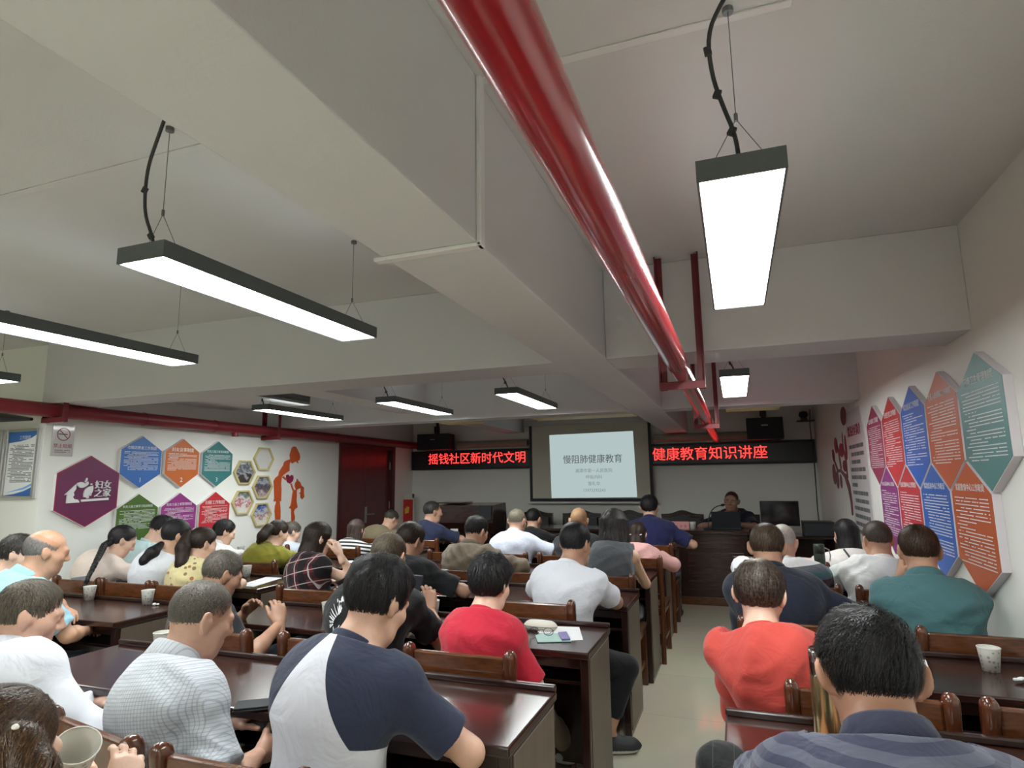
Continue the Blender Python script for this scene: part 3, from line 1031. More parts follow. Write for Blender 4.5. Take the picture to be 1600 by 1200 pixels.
# no smoking sign
root = empty('no_smoking_sign', (XL + 0.001, 3.334, 1.775), label='clear acrylic no-smoking sign under the left wall pipe', cat='sign')
MB().box((0, -0.085, -0.125), (0.006, 0.085, 0.125), 0.001).build('plate', mat('glossy acrylic plate', s2l((196, 190, 188)), 0.06, coat=0.6), root)
Mt = frame3((0.0065, 0, 0), XD_L, (0, 0, 1))
q = MB()
n = 28
for k in range(n):
    a0, a1 = 2 * math.pi * k / n, 2 * math.pi * (k + 1) / n
    q._add([Mt @ Vector((r * math.cos(a), 0.05 + r * math.sin(a), 0)) for r, a in ((.045, a0), (.052, a0), (.052, a1), (.045, a1))], [(0, 1, 2, 3)])
q._add([Mt @ Vector(v) for v in ((-.036, .081, .0002), (-.031, .086, .0002), (.036, .019, .0002), (.031, .014, .0002))], [(0, 3, 2, 1)])
q.mesh(text_mesh('禁止吸烟', 0.036, 0.0002, 0.0), Mt @ Matrix.Translation((0, -0.045, 0)))
q.build('red_print', mat('dark red print', s2l((130, 44, 54)), 0.5), root)
q = greek(random.Random(3), -0.06, 0.06, -0.1, -0.07, 2, Mt, indent=False)
q.box((0.0065, -0.042, 0.046), (0.0068, 0.03, 0.055))
q.build('dark_print', mat('dark grey print', s2l((86, 80, 84)), 0.5), root)

# framed notices on the return wall, facing the viewer
for i, (xa, xb) in enumerate(((-5.475, -5.075), (-5.92, -5.52))):
    lab = ('aluminium framed blue and white notice beside the no-smoking sign', 'aluminium framed notice cut by the left edge of the photo')[i]
    root = empty('framed_notice', ((xa + xb) / 2, YRET - 0.001, 1.595), label=lab, cat='wall notice', group='aluminium framed notices')
    W, Hh = (xb - xa) / 2, 0.272
    MB().box((-W, -0.012, -Hh), (W, 0, Hh), 0.002).build('backing', M_core, root)
    q = MB()
    for lo, hi in (((-W, -0.03, -Hh), (-W + .03, -0.0125, Hh)), ((W - .03, -0.03, -Hh), (W, -0.0125, Hh)), ((-W + .0305, -0.03, -Hh), (W - .0305, -0.0125, -Hh + .022)), ((-W + .0305, -0.03, Hh - .022), (W - .0305, -0.0125, Hh))):
        q.box(lo, hi, 0.004)
    q.build('frame', M_alu, root)
    MB().box((-W + .0305, -0.0145, -Hh + .0225), (W - .0305, -0.0126, Hh - .0225)).build('sheet', M_paper, root)
    Mt = frame3((0, -0.0152, 0), (1, 0, 0), (0, 0, 1))
    a = W - .031
    hb = Hh - .023
    q = MB()
    q._add([Mt @ Vector(v) for v in ((-a, hb - .085, 0), (-a * .2, hb - .075, 0), (a * .5, hb - .055, 0), (a, hb - .02, 0), (a, hb, 0), (-a, hb, 0))], [(0, 1, 2, 3, 4, 5)])
    q.build('blue_header', mat('blue print', s2l((46, 104, 176)), 0.5), root)
    q = MB()
    q._add([Mt @ Vector(v) for v in ((-a, -hb, 0), (a, -hb, 0), (a, -hb + .07, 0), (a * .4, -hb + .035, 0), (-a * .3, -hb + .012, 0))], [(0, 1, 2, 3, 4)])
    q.build('blue_footer', mat('blue print', s2l((46, 104, 176)), 0.5), root)
    q = MB()
    q._add([Mt @ Vector(v) for v in ((-a * .9, -hb + .02, .0002), (a * .4, -hb + .047, .0002), (a, -hb + .082, .0002), (a, -hb + .1, .0002), (a * .3, -hb + .06, .0002))], [(0, 1, 2, 3, 4)])
    q.build('light_blue_wave', mat('light blue print', s2l((120, 178, 226)), 0.5), root)
    q = MB().mesh(text_mesh('工作制度', 0.034, 0.0002, 0.0), Mt @ Matrix.Translation((0.02, hb - .048, .0004)))
    q.build('title', M_print, root)
    g_ = greek(random.Random(50 + i), -a * .86, a * .82, -hb + .1, hb - .1, 26, Mt, hh=.006)
    g_.build('small_print', mat('grey print', s2l((104, 108, 112)), 0.6), root)

# hexagon photo frames
M_frame = mat('pale gold frame', s2l((196, 184, 132)), 0.4, coat=0.2)


def photo_mat(i, cols):
    name = 'photo print %d' % i
    m, nt, b = nodes_of(name)
    tc = N(nt, 'ShaderNodeTexCoord')
    nz = N(nt, 'ShaderNodeTexNoise', i_Scale=14.0, i_Detail=6.0, i_Roughness=0.7)
    mp = N(nt, 'ShaderNodeMapping')
    mp.inputs['Location'].default_value = (i * 3.1, i * 1.7, 0)
    mp.inputs['Scale'].default_value = (1, 1, 1.4)
    sx = N(nt, 'ShaderNodeSeparateXYZ')
    ad = N(nt, 'ShaderNodeMath', operation='MULTIPLY_ADD')
    ad.inputs[1].default_value = 2.6
    rp = N(nt, 'ShaderNodeValToRGB')
    rp.color_ramp.interpolation = 'LINEAR'
    while len(rp.color_ramp.elements) < len(cols):
        rp.color_ramp.elements.new(0.5)
    for k, (p_, c_) in enumerate(cols):
        rp.color_ramp.elements[k].position = p_
        rp.color_ramp.elements[k].color = (*s2l(c_), 1)
    nt.links.new(tc.outputs['Object'], mp.inputs[0])
    nt.links.new(mp.outputs[0], nz.inputs['Vector'])
    nt.links.new(tc.outputs['Object'], sx.inputs[0])
    nt.links.new(sx.outputs['Z'], ad.inputs[0])
    nt.links.new(nz.outputs['Fac'], ad.inputs[2])
    nt.links.new(ad.outputs[0], rp.inputs[0])
    nt.links.new(rp.outputs[0], b.inputs['Base Color'])
    b.inputs['Roughness'].default_value = 0.4
    return m


pm = [photo_mat(0, [(.2, (70, 55, 50)), (.38, (50, 50, 54)), (.5, (168, 172, 180)), (.62, (60, 62, 66)), (.75, (196, 200, 206))]),
      photo_mat(1, [(.2, (200, 190, 186)), (.4, (116, 92, 96)), (.52, (60, 66, 80)), (.64, (170, 174, 184)), (.8, (90, 94, 102))]),
      photo_mat(2, [(.2, (214, 214, 210)), (.4, (208, 206, 204)), (.47, (170, 40, 60)), (.58, (216, 216, 220)), (.75, (96, 112, 104))]),
      photo_mat(3, [(.2, (216, 212, 204)), (.38, (210, 206, 200)), (.46, (150, 96, 72)), (.58, (196, 200, 206)), (.72, (46, 80, 150))])]
frames = [(5.2753, 1.5364, 0, 'gold hexagon photo frame with a grey group photo, upper left of the cluster'),  # frame centres found from image pixels
          (5.5542, 1.6897, None, 'empty gold hexagon frame topmost in the photo cluster'),
          (5.5566, 1.3737, 1, 'gold hexagon photo frame showing an indoor meeting, middle right of the cluster'),
          (5.2717, 1.2141, 2, 'gold hexagon photo frame with a red patch, lower left of the cluster'),
          (5.5584, 1.0690, 3, 'gold hexagon photo frame with a blue roofed scene, bottom of the cluster')]
for cy, cz, k, lab in frames:
    root = empty('hexagon_photo_frame', (XL + 0.001, cy, cz), label=lab, cat='picture frame', group='hexagon photo frames')
    M = frame3((0, 0, 0), XD_L, (0, 0, 1))
    R_ = 0.163
    ax = 0.96
    hp = [(R_ * ax * math.cos(math.radians(60 * t)), R_ * 0.9 * math.sin(math.radians(60 * t))) for t in range(6)]
    q = MB()
    for t in range(6):
        a, b_ = hp[t], hp[(t + 1) % 6]
        q.prism([a, b_, (b_[0] * .87, b_[1] * .87), (a[0] * .87, a[1] * .87)], 0.025, M)
    q.build('frame', M_frame, root)
    q = MB().prism([(x * .868, y * .868) for x, y in hp], 0.006, M)
    q.build('photo' if k is not None else 'blank_panel', pm[k] if k is not None else mat('blank white insert', s2l((206, 206, 204)), 0.5), root)

# orange mother, child and heart silhouettes
M_or = mat('orange acrylic', s2l((196, 84, 30)), 0.4, coat=0.2)
def wall_cut(polys, name, m_, lab, cat, thick=0.012):  # outlines traced over the image's pixels, then converted to the wall
    """Flat cut-out on the left wall; outlines are (y, z) in metres."""
    y0, z0 = polys[0][0]
    q = MB()
    for poly in polys:
        pts = [(y - y0, z - z0) for y, z in poly]
        area = sum(a[0] * b_[1] - b_[0] * a[1] for a, b_ in zip(pts, pts[1:] + pts[:1]))
        q.prism(pts if area > 0 else pts[::-1], thick, frame3((0, 0, 0), (0, 1, 0), (0, 0, 1)))
    o = q.build(name, m_)
    o.location = (XL + 0.001, y0, z0)
    tag(o, lab, cat)
    return o


wall_cut([[(5.998, 1.721), (5.990, 1.748), (6.007, 1.793), (6.024, 1.835), (6.050, 1.853), (6.090, 1.851), (6.120, 1.816), (6.157, 1.772), (6.173, 1.726), (6.162, 1.694), (6.128, 1.678), (6.146, 1.653), (6.115, 1.672), (6.078, 1.668), (6.036, 1.650), (6.010, 1.675)],
          [(5.916, 1.673), (6.003, 1.702), (6.010, 1.677), (5.990, 1.641), (5.992, 1.560), (5.951, 1.542), (5.901, 1.516), (5.865, 1.489), (5.857, 1.411), (5.868, 1.342), (5.871, 1.205), (5.753, 1.208), (5.763, 1.241), (5.745, 1.412), (5.738, 1.438), (5.766, 1.477), (5.813, 1.507), (5.825, 1.550), (5.858, 1.590), (5.888, 1.621), (5.898, 1.656)],
          [(5.878, 1.481), (5.896, 1.494), (5.950, 1.459), (5.942, 1.447)],
          [(5.803, 1.206), (5.846, 1.204), (5.860, 1.152), (5.869, 1.092), (5.873, 1.032), (5.790, 1.036), (5.779, 1.096), (5.781, 1.156)],
          [(5.833, 1.034), (5.873, 1.032), (5.869, 0.947), (5.853, 0.880), (5.843, 0.880)], [(5.790, 1.036), (5.828, 1.034), (5.826, 0.949), (5.821, 0.882), (5.809, 0.883)]],
         'mother_silhouette', M_or, 'orange mother silhouette on the left wall beside the door', 'wall decoration')
wall_cut([[(6.104, 1.382), (6.111, 1.418), (6.137, 1.437), (6.135, 1.464), (6.164, 1.437), (6.197, 1.421), (6.215, 1.385), (6.266, 1.357), (6.270, 1.289), (6.280, 1.243), (6.247, 1.217), (6.218, 1.236), (6.215, 1.281), (6.187, 1.286), (6.218, 1.306), (6.217, 1.353), (6.170, 1.345), (6.134, 1.328), (6.141, 1.265), (6.138, 1.202), (6.164, 1.121), (6.118, 1.101), (6.100, 1.071), (6.124, 1.008), (6.120, 0.968), (6.093, 0.970), (6.076, 0.932), (6.060, 1.108), (6.018, 1.121), (6.048, 1.153), (6.058, 1.205), (6.070, 1.293), (6.077, 1.315), (6.052, 1.356), (6.028, 1.401), (6.041, 1.409), (6.068, 1.356), (6.100, 1.324), (6.126, 1.337)]],
         'child_silhouette', M_or, 'orange girl silhouette with ponytail below the heart', 'wall decoration')
wall_cut([[(6.007, 1.489), (6.032, 1.509), (6.061, 1.503), (6.071, 1.472), (6.056, 1.436), (6.012, 1.408), (5.972, 1.423), (5.946, 1.463), (5.948, 1.507), (5.972, 1.516)]],
         'heart_cutout', mat('magenta acrylic', s2l((150, 32, 76)), 0.4), 'magenta heart between the orange silhouettes', 'wall decoration')

# ---- right wall panels (faces -X): local x runs along -Y so that it reads left to right
XD_R, NR = (0, -1, 0), (-1, 0, 0)
top = [((160, 52, 88), '妇女维权工作制度', 'maroon long hexagon notice farthest along the right wall'),
       ((204, 50, 54), '计划生育工作制度', 'red long hexagon notice in the upper row on the right wall'),
       ((36, 96, 200), '综治信访工作制度', 'blue long hexagon notice in the upper row on the right wall'),
       ((204, 90, 42), '社区人民调解工作制度', 'orange long hexagon notice in the upper row on the right wall'),
       ((78, 140, 138), '环境卫生管理制度', 'teal long hexagon notice nearest in the upper row on the right wall')]
y_near, pitch = 3.0583, 0.5256  # panel spacing read off image pixels
PT, PB = 1.935, 1.345
for i, (col, ttl, lab) in enumerate(top):
    hexa_panel((XR - 0.001, y_near + pitch * (4 - i), (PT + PB) / 2), XD_R, NR, pitch * 0.955, PT - PB, col, ttl, None, lab, 'long hexagon notices on the right wall', 70 + i, thick=0.032, shoulder=0.235, lines=21)
bot = [((142, 50, 126), '妇女儿童活动中心工作职责', 'purple long hexagon notice in the lower row on the right wall'),
       ((204, 50, 60), '社区文体中心工作职责', 'red long hexagon notice in the lower row on the right wall'),
       ((44, 100, 196), '综治信访中心工作职责', 'blue long hexagon notice in the lower row on the right wall'),
       ((208, 92, 40), '家庭教育中心工作职责', 'orange long hexagon notice in the lower row above the empty chair')]
for i, (col, ttl, lab) in enumerate(bot):
    hexa_panel((XR - 0.001, y_near + pitch * (3.5 - i), (PT + PB) / 2 - (PT - PB) * 0.78), XD_R, NR, pitch * 0.955, PT - PB, col, ttl, None, lab, 'long hexagon notices on the right wall', 90 + i, thick=0.032, shoulder=0.235, lines=20)

# text panel and tree on the right wall near the front
root = empty('wall_text_panel', (XR - 0.001, 6.1, 1.45), label='pale wall panel with dark red heading and grey text lines', cat='wall notice')
M = frame3((0, 0, 0), XD_R, (0, 0, 1))
MB().prism([(-0.42, -0.62), (0.42, -0.62), (0.46, 0.2), (0.3, 0.55), (-0.3, 0.55), (-0.42, 0.4)], 0.008, M).build('panel', mat('pale grey acrylic', s2l((206, 202, 204)), 0.4), root)
Mt = M @ Matrix.Translation((0, 0, 0.0088))
MB().mesh(text_mesh('摇钱社区简介', 0.105, 0.002, 0.0), Mt @ Matrix.Translation((-0.02, 0.36, 0))).build('heading', mat('deep crimson print', s2l((140, 42, 66)), 0.5), root)
greek(random.Random(5), -0.34, 0.34, -0.56, 0.26, 12, Mt, hh=0.034, fill=1.0, short=0.08).build('text_lines', mat('grey print', s2l((104, 108, 112)), 0.6), root)
M_tree = mat('plum vinyl print', s2l((120, 66, 74)), 0.5)
M_leaf = mat('crimson vinyl print', s2l((134, 44, 62)), 0.5)
root = empty('tree_decal', (XR - 0.001, 7.0, 1.2), label='plum coloured tree decoration on the right wall near the front corner', cat='wall decoration')

def decal(polys, name, m_):  # decal shapes traced from image pixels
    q = MB()
    for poly in polys:
        pts = []
        pts = list(poly)
        area = sum(a[0] * b_[1] - b_[0] * a[1] for a, b_ in zip(pts, pts[1:] + pts[:1]))
        q.prism(pts if area > 0 else pts[::-1], 0.003, M)
    q.build(name, m_, root)


decal([[(0.310, -0.158), (0.315, -0.036), (0.240, 0.084), (0.100, 0.197), (-0.121, 0.257), (-0.364, 0.247), (-0.341, 0.284), (-0.103, 0.287), (0.221, 0.226), (0.379, 0.120), (0.418, -0.032), (0.394, -0.153)],
       [(0.232, 0.186), (0.306, 0.198), (0.317, 0.389), (0.214, 0.485), (0.225, 0.646), (0.170, 0.615), (0.173, 0.463), (0.243, 0.346)],
       [(-0.107, 0.281), (-0.028, 0.286), (-0.073, 0.461), (-0.174, 0.551), (-0.228, 0.528), (-0.148, 0.427)],
       [(-0.349, 0.271), (-0.263, 0.280), (-0.469, 0.412), (-0.540, 0.504), (-0.574, 0.493), (-0.527, 0.388)]], 'branches', M_tree)


def pod(cx, cy, rx, ry):
    return [(cx + rx * math.cos(t * math.pi / 6), cy + ry * math.sin(t * math.pi / 6)) for t in range(12)]


decal([pod(-0.264, 0.536, 0.110, 0.084), pod(0.063, 0.473, 0.141, 0.071), pod(0.168, 0.313, 0.109, 0.057), pod(0.342, 0.490, 0.059, 0.121), pod(-0.495, 0.438, 0.084, 0.069)], 'leaves', M_leaf)
decal([pod(-0.565, 0.235, 0.118, 0.114), pod(-0.370, 0.172, 0.096, 0.093), pod(-0.142, 0.161, 0.068, 0.072), pod(0.368, 0.791, 0.167, 0.092)], 'hanging_leaves', M_tree)
# ================================================================== implicit-surface modelling kit for people
class Field:
    def __init__(s, lo, hi, h):
        s.h = h
        s.lo = np.array(lo, float)
        s.n = np.maximum(np.ceil((np.array(hi, float) - s.lo) / h).astype(int) + 1, 4)
        s.F = np.full(s.n, 9.0, np.float32)

    def sub(s, lo, hi):
        a = np.maximum(np.floor((np.array(lo) - s.lo) / s.h).astype(int), 0)
        b = np.minimum(np.ceil((np.array(hi) - s.lo) / s.h).astype(int) + 1, s.n)
        if np.any(b <= a):
            return None
        g = [(s.lo[i] + s.h * np.arange(a[i], b[i])).astype(np.float32) for i in range(3)]
        sl = tuple(slice(a[i], b[i]) for i in range(3))
        return sl, g[0][:, None, None], g[1][None, :, None], g[2][None, None, :]

    def put(s, sl, d, k, mode='u'):
        f = s.F[sl]
        if mode == 'u':
            if k > 0:
                h = np.maximum(k - np.abs(f - d), 0) / k
                s.F[sl] = np.minimum(f, d) - h * h * k * 0.25
            else:
                s.F[sl] = np.minimum(f, d)
        elif mode == 's':
            d = -d
            h = np.maximum(k - np.abs(f - d), 0) / max(k, 1e-6)
            s.F[sl] = np.maximum(f, d) + h * h * k * 0.25

    def cap(s, a, b, ra, rb=None, k=0.02, mode='u'):
        a, b = np.array(a, float), np.array(b, float)
        rb = ra if rb is None else rb
        m = max(ra, rb) + k + 3 * s.h
        q = s.sub(np.minimum(a, b) - m, np.maximum(a, b) + m)
        if q is None:
            return
        sl, X, Y, Z = q
        d = b - a
        L2 = max(float(d @ d), 1e-12)
        t = np.clip(((X - a[0]) * d[0] + (Y - a[1]) * d[1] + (Z - a[2]) * d[2]) / L2, 0, 1)
        dist = np.sqrt((X - a[0] - t * d[0]) ** 2 + (Y - a[1] - t * d[1]) ** 2 + (Z - a[2] - t * d[2]) ** 2) - (ra + (rb - ra) * t)
        s.put(sl, dist.astype(np.float32), k, mode)

    def ell(s, c, r, R=None, k=0.02, mode='u'):
        c, r = np.array(c, float), np.array(r, float)
        R = np.eye(3) if R is None else R      # columns are the local axes
        m = float(r.max()) + k + 3 * s.h
        q = s.sub(c - m, c + m)
        if q is None:
            return
        sl, X, Y, Z = q
        X, Y, Z = X - c[0], Y - c[1], Z - c[2]
        u = [(X * R[0, i] + Y * R[1, i] + Z * R[2, i]) / r[i] for i in range(3)]
        k0 = np.sqrt(u[0] ** 2 + u[1] ** 2 + u[2] ** 2) + 1e-9
        k1 = np.sqrt((u[0] / r[0]) ** 2 + (u[1] / r[1]) ** 2 + (u[2] / r[2]) ** 2) + 1e-9
        s.put(sl, (k0 * (k0 - 1) / k1).astype(np.float32), k, mode)

    def clip(s, o, n):
        """Keep only the side where (p-o).n < 0."""
        q = s.sub(s.lo, s.lo + s.h * (s.n - 1))
        sl, X, Y, Z = q
        d = (X - o[0]) * n[0] + (Y - o[1]) * n[1] + (Z - o[2]) * n[2]
        s.F[sl] = np.maximum(s.F[sl], d.astype(np.float32))

    def coords(s):
        return [s.lo[i] + s.h * np.arange(s.n[i]) for i in range(3)]

    def sample(s, p):
        u = (p - s.lo) / s.h
        u = np.clip(u, 0, s.n - 1.001)
        i = u.astype(int)
        f = u - i
        r = 0
        for dx in (0, 1):
            for dy in (0, 1):
                for dz in (0, 1):
                    wgt = (f[:, 0] if dx else 1 - f[:, 0]) * (f[:, 1] if dy else 1 - f[:, 1]) * (f[:, 2] if dz else 1 - f[:, 2])
                    r = r + wgt * s.F[i[:, 0] + dx, i[:, 1] + dy, i[:, 2] + dz]
        return r

    def grad(s, p):
        e = s.h
        g = np.stack([s.sample(p + np.eye(3)[i] * e) - s.sample(p - np.eye(3)[i] * e) for i in range(3)], 1)
        return g / (np.linalg.norm(g, axis=1, keepdims=True) + 1e-9)

    def drop(s, p, d, far, off):
        """First point of the surface met from p along d."""
        p, d = np.array(p, float), nrm(d)
        hi = s.lo + s.h * (s.n - 1)
        t = 0.0
        while t < far:
            q = p + d * t
            v = 0.02
            if np.all(q > s.lo) and np.all(q < hi):
                v = float(s.sample(q[None])[0])
                if v < off:
                    return q
            t += min(max(v * 0.7, 0.0008), 0.01)
        return None

    def net(s, smooth=1):
        F = s.F
        S_ = F < 0
        n = S_.shape
        c = [S_[a:n[0] - 1 + a, b:n[1] - 1 + b, d:n[2] - 1 + d] for a in (0, 1) for b in (0, 1) for d in (0, 1)]
        cnt = np.zeros(c[0].shape, np.int8)
        for q in c:
            cnt += q
        act = (cnt > 0) & (cnt < 8)
        ijk = np.argwhere(act)
        if len(ijk) == 0:
            return np.zeros((0, 3)), np.zeros((0, 4), int)
        idx = np.full(act.shape, -1, np.int64)
        idx[act] = np.arange(len(ijk))
        acc = np.zeros((len(ijk), 3))
        num = np.zeros(len(ijk))
        cor = {}
        for a in (0, 1):
            for b in (0, 1):
                for d in (0, 1):
                    cor[(a, b, d)] = F[ijk[:, 0] + a, ijk[:, 1] + b, ijk[:, 2] + d].astype(np.float64)
        for ax in range(3):
            for a in (0, 1):
                for b in (0, 1):
                    lo_ = [a, b]
                    lo_.insert(ax, 0)
                    hi_ = list(lo_)
                    hi_[ax] = 1
                    f0, f1 = cor[tuple(lo_)], cor[tuple(hi_)]
                    m = (f0 < 0) != (f1 < 0)
                    t = np.where(m, f0 / np.where(m, f0 - f1, 1), 0)
                    t = np.clip(t, 0.02, 0.98)
                    for j in range(3):
                        acc[:, j] += np.where(m, (t if j == ax else lo_[j]), 0)
                    num += m
        V = s.lo + s.h * (ijk + acc / num[:, None])
        Q = []
        for ax in range(3):
            sl0 = [slice(None)] * 3
            sl1 = [slice(None)] * 3
            sl0[ax] = slice(0, n[ax] - 1)
            sl1[ax] = slice(1, n[ax])
            A, B = S_[tuple(sl0)], S_[tuple(sl1)]
            e = np.argwhere(A != B)
            o1, o2 = (ax + 1) % 3, (ax + 2) % 3
            ok = (e[:, o1] > 0) & (e[:, o2] > 0) & (e[:, o1] < n[o1] - 1) & (e[:, o2] < n[o2] - 1)
            e = e[ok]
            ins = A[e[:, 0], e[:, 1], e[:, 2]]
            def cell(d1, d2):
                q = e.copy()
                q[:, o1] -= d1
                q[:, o2] -= d2
                return idx[q[:, 0], q[:, 1], q[:, 2]]
            quad = np.stack([cell(1, 1), cell(0, 1), cell(0, 0), cell(1, 0)], 1)
            quad[~ins] = quad[~ins][:, ::-1]
            Q.append(quad)
        Q = np.concatenate(Q)
        Q = Q[(Q >= 0).all(1)]
        for _ in range(smooth):
            sm = np.zeros_like(V)
            ct = np.zeros(len(V))
            for a, b in ((0, 1), (1, 2), (2, 3), (3, 0)):
                np.add.at(sm, Q[:, a], V[Q[:, b]])
                np.add.at(ct, Q[:, a], 1)
                np.add.at(sm, Q[:, b], V[Q[:, a]])
                np.add.at(ct, Q[:, b], 1)
            V = V * 0.5 + 0.5 * sm / np.maximum(ct, 1)[:, None]
        return V, Q


def np_mesh(name, V, Q, mats, parent, off, attrs=None, mi=None, smooth=True):
    """Mesh object from numpy arrays (quads)."""
    me = bpy.data.meshes.new(name)
    V = np.asarray(V, np.float32) - np.array(off, np.float32)
    me.vertices.add(len(V))
    me.vertices.foreach_set('co', V.ravel())
    me.loops.add(Q.size)
    me.loops.foreach_set('vertex_index', Q.astype(np.int32).ravel())
    me.polygons.add(len(Q))
    me.polygons.foreach_set('loop_start', np.arange(0, Q.size, Q.shape[1], dtype=np.int32))
    for m_ in (mats if isinstance(mats, (list, tuple)) else [mats]):
        me.materials.append(m_)
    if mi is not None:
        me.polygons.foreach_set('material_index', np.asarray(mi, np.int32))
    me.polygons.foreach_set('use_smooth', np.full(len(Q), smooth, bool))
    me.update(calc_edges=True)
    for k, a in (attrs or {}).items():
        at = me.attributes.new(k, 'FLOAT', 'POINT')
        at.data.foreach_set('value', np.asarray(a, np.float32))
    o = bpy.data.objects.new(name, me)
    link(o)
    if parent is not None:
        o.parent = parent
    return o


def nrm(v):
    v = np.array(v, float)
    return v / (np.linalg.norm(v) + 1e-12)


def folds(V, seed, amp, scale=1.0):
    """Soft cloth creases: sum of warped ridges, returned as offsets along the normal."""
    r = np.random.RandomState(seed)
    out = np.zeros(len(V))
    for k in range(6):
        d = nrm(r.normal(size=3) * np.array([0.7, 0.6, 1.2]))
        e1, e2 = nrm(r.normal(size=3)), nrm(r.normal(size=3))
        f = r.uniform(14, 30 if k < 3 else 52) * scale
        u = (V @ d) * f + 1.9 * np.sin((V @ e1) * f * 0.32 + r.uniform(0, 6)) + 1.2 * np.sin((V @ e2) * f * 0.55 + r.uniform(0, 6))
        gate = np.clip(0.15 + 1.1 * np.sin((V @ e2) * 8 + 1.5 * np.sin((V @ e1) * 7) + r.uniform(0, 6)), 0, 1)
        out += (0.5 + 0.5 * np.cos(2 * u)) ** 2 * gate * r.uniform(0.5, 1.0) * (1.0 if k < 3 else 0.55)
    return amp * 1.9 * (out - 0.35)


# ------------------------------------------------------------------ materials for people
def skin_mat(tone):
    name = 'skin %d %d %d' % tone
    if name in MATS:
        return MATS[name]
    m, nt, b = nodes_of(name)
    c = s2l(tuple(min(240, (v * 0.82 + sum(tone) / 3 * 0.18) * 1.08 + 6) for v in tone))
    tc = N(nt, 'ShaderNodeTexCoord')
    n1 = N(nt, 'ShaderNodeTexNoise', i_Scale=16.0, i_Detail=5.0)
    rp = N(nt, 'ShaderNodeValToRGB')
    rp.color_ramp.elements[0].position = 0.3
    rp.color_ramp.elements[1].position = 0.72
    rp.color_ramp.elements[0].color = (c[0] * 0.88, c[1] * 0.80, c[2] * 0.77, 1)
    rp.color_ramp.elements[1].color = (min(1, c[0] * 1.1), min(1, c[1] * 1.08), min(1, c[2] * 1.06), 1)
    nt.links.new(tc.outputs['Object'], n1.inputs['Vector'])
    nt.links.new(n1.outputs['Fac'], rp.inputs[0])
    nt.links.new(rp.outputs[0], b.inputs['Base Color'])
    n2 = N(nt, 'ShaderNodeTexNoise', i_Scale=220.0, i_Detail=2.0)
    bp = N(nt, 'ShaderNodeBump', i_Strength=0.12, i_Distance=0.002)
    nt.links.new(tc.outputs['Object'], n2.inputs['Vector'])
    nt.links.new(n2.outputs['Fac'], bp.inputs['Height'])
    nt.links.new(bp.outputs[0], b.inputs['Normal'])
    b.inputs['Roughness'].default_value = 0.42
    b.inputs['Subsurface Weight'].default_value = 0.0
    MATS[name] = m
    return m


def hair_mat(cA, cB, skin, rough=0.5):
    """Hair: attribute 'tint' mixes the two hair colours, attribute 'cover' fades to the scalp where hair is thin."""
    name = 'hair %s %s %s' % (cA, cB, skin)
    if name in MATS:
        return MATS[name]
    m, nt, b = nodes_of(name)
    a = N(nt, 'ShaderNodeAttribute', attribute_name='tint')
    c = N(nt, 'ShaderNodeAttribute', attribute_name='cover')
    tc = N(nt, 'ShaderNodeTexCoord')
    nz = N(nt, 'ShaderNodeTexNoise', i_Scale=120.0, i_Detail=4.0)
    nz2 = N(nt, 'ShaderNodeTexNoise', i_Scale=260.0, i_Detail=2.0)
    nt.links.new(tc.outputs['Object'], nz.inputs['Vector'])
    nt.links.new(tc.outputs['Object'], nz2.inputs['Vector'])
    ad = N(nt, 'ShaderNodeMath', operation='MULTIPLY_ADD')
    ad.inputs[1].default_value = 0.4
    nt.links.new(nz.outputs['Fac'], ad.inputs[0])
    sb = N(nt, 'ShaderNodeMath', operation='SUBTRACT')
    sb.inputs[1].default_value = 0.2
    nt.links.new(a.outputs['Fac'], sb.inputs[0])
    nt.links.new(sb.outputs[0], ad.inputs[2])
    mx = N(nt, 'ShaderNodeMix', data_type='RGBA', clamp_factor=True)
    mx.inputs[6].default_value = (*s2l(cA), 1)
    mx.inputs[7].default_value = (*s2l(cB), 1)
    nt.links.new(ad.outputs[0], mx.inputs[0])
    # scalp cover: cover + small noise, sharpened
    cs = N(nt, 'ShaderNodeMath', operation='ADD')
    nt.links.new(c.outputs['Fac'], cs.inputs[0])
    ns = N(nt, 'ShaderNodeMath', operation='MULTIPLY_ADD')
    ns.inputs[1].default_value = 0.9
    ns.inputs[2].default_value = -0.45
    nt.links.new(nz2.outputs['Fac'], ns.inputs[0])
    nt.links.new(ns.outputs[0], cs.inputs[1])
    cl = N(nt, 'ShaderNodeMapRange', clamp=True)
    cl.inputs['From Min'].default_value = 0.25
    cl.inputs['From Max'].default_value = 0.75
    nt.links.new(cs.outputs[0], cl.inputs['Value'])
    m2 = N(nt, 'ShaderNodeMix', data_type='RGBA', clamp_factor=True)
    m2.inputs[6].default_value = (*s2l(skin), 1)
    nt.links.new(cl.outputs['Result'], m2.inputs[0])
    nt.links.new(mx.outputs[2], m2.inputs[7])
    nt.links.new(m2.outputs[2], b.inputs['Base Color'])
    b.inputs['Roughness'].default_value = rough
    b.inputs['Specular IOR Level'].default_value = 0.28
    bp = N(nt, 'ShaderNodeBump', i_Strength=0.5, i_Distance=0.003)
    nt.links.new(nz2.outputs['Fac'], bp.inputs['Height'])
    nt.links.new(bp.outputs[0], b.inputs['Normal'])
    MATS[name] = m
    return m


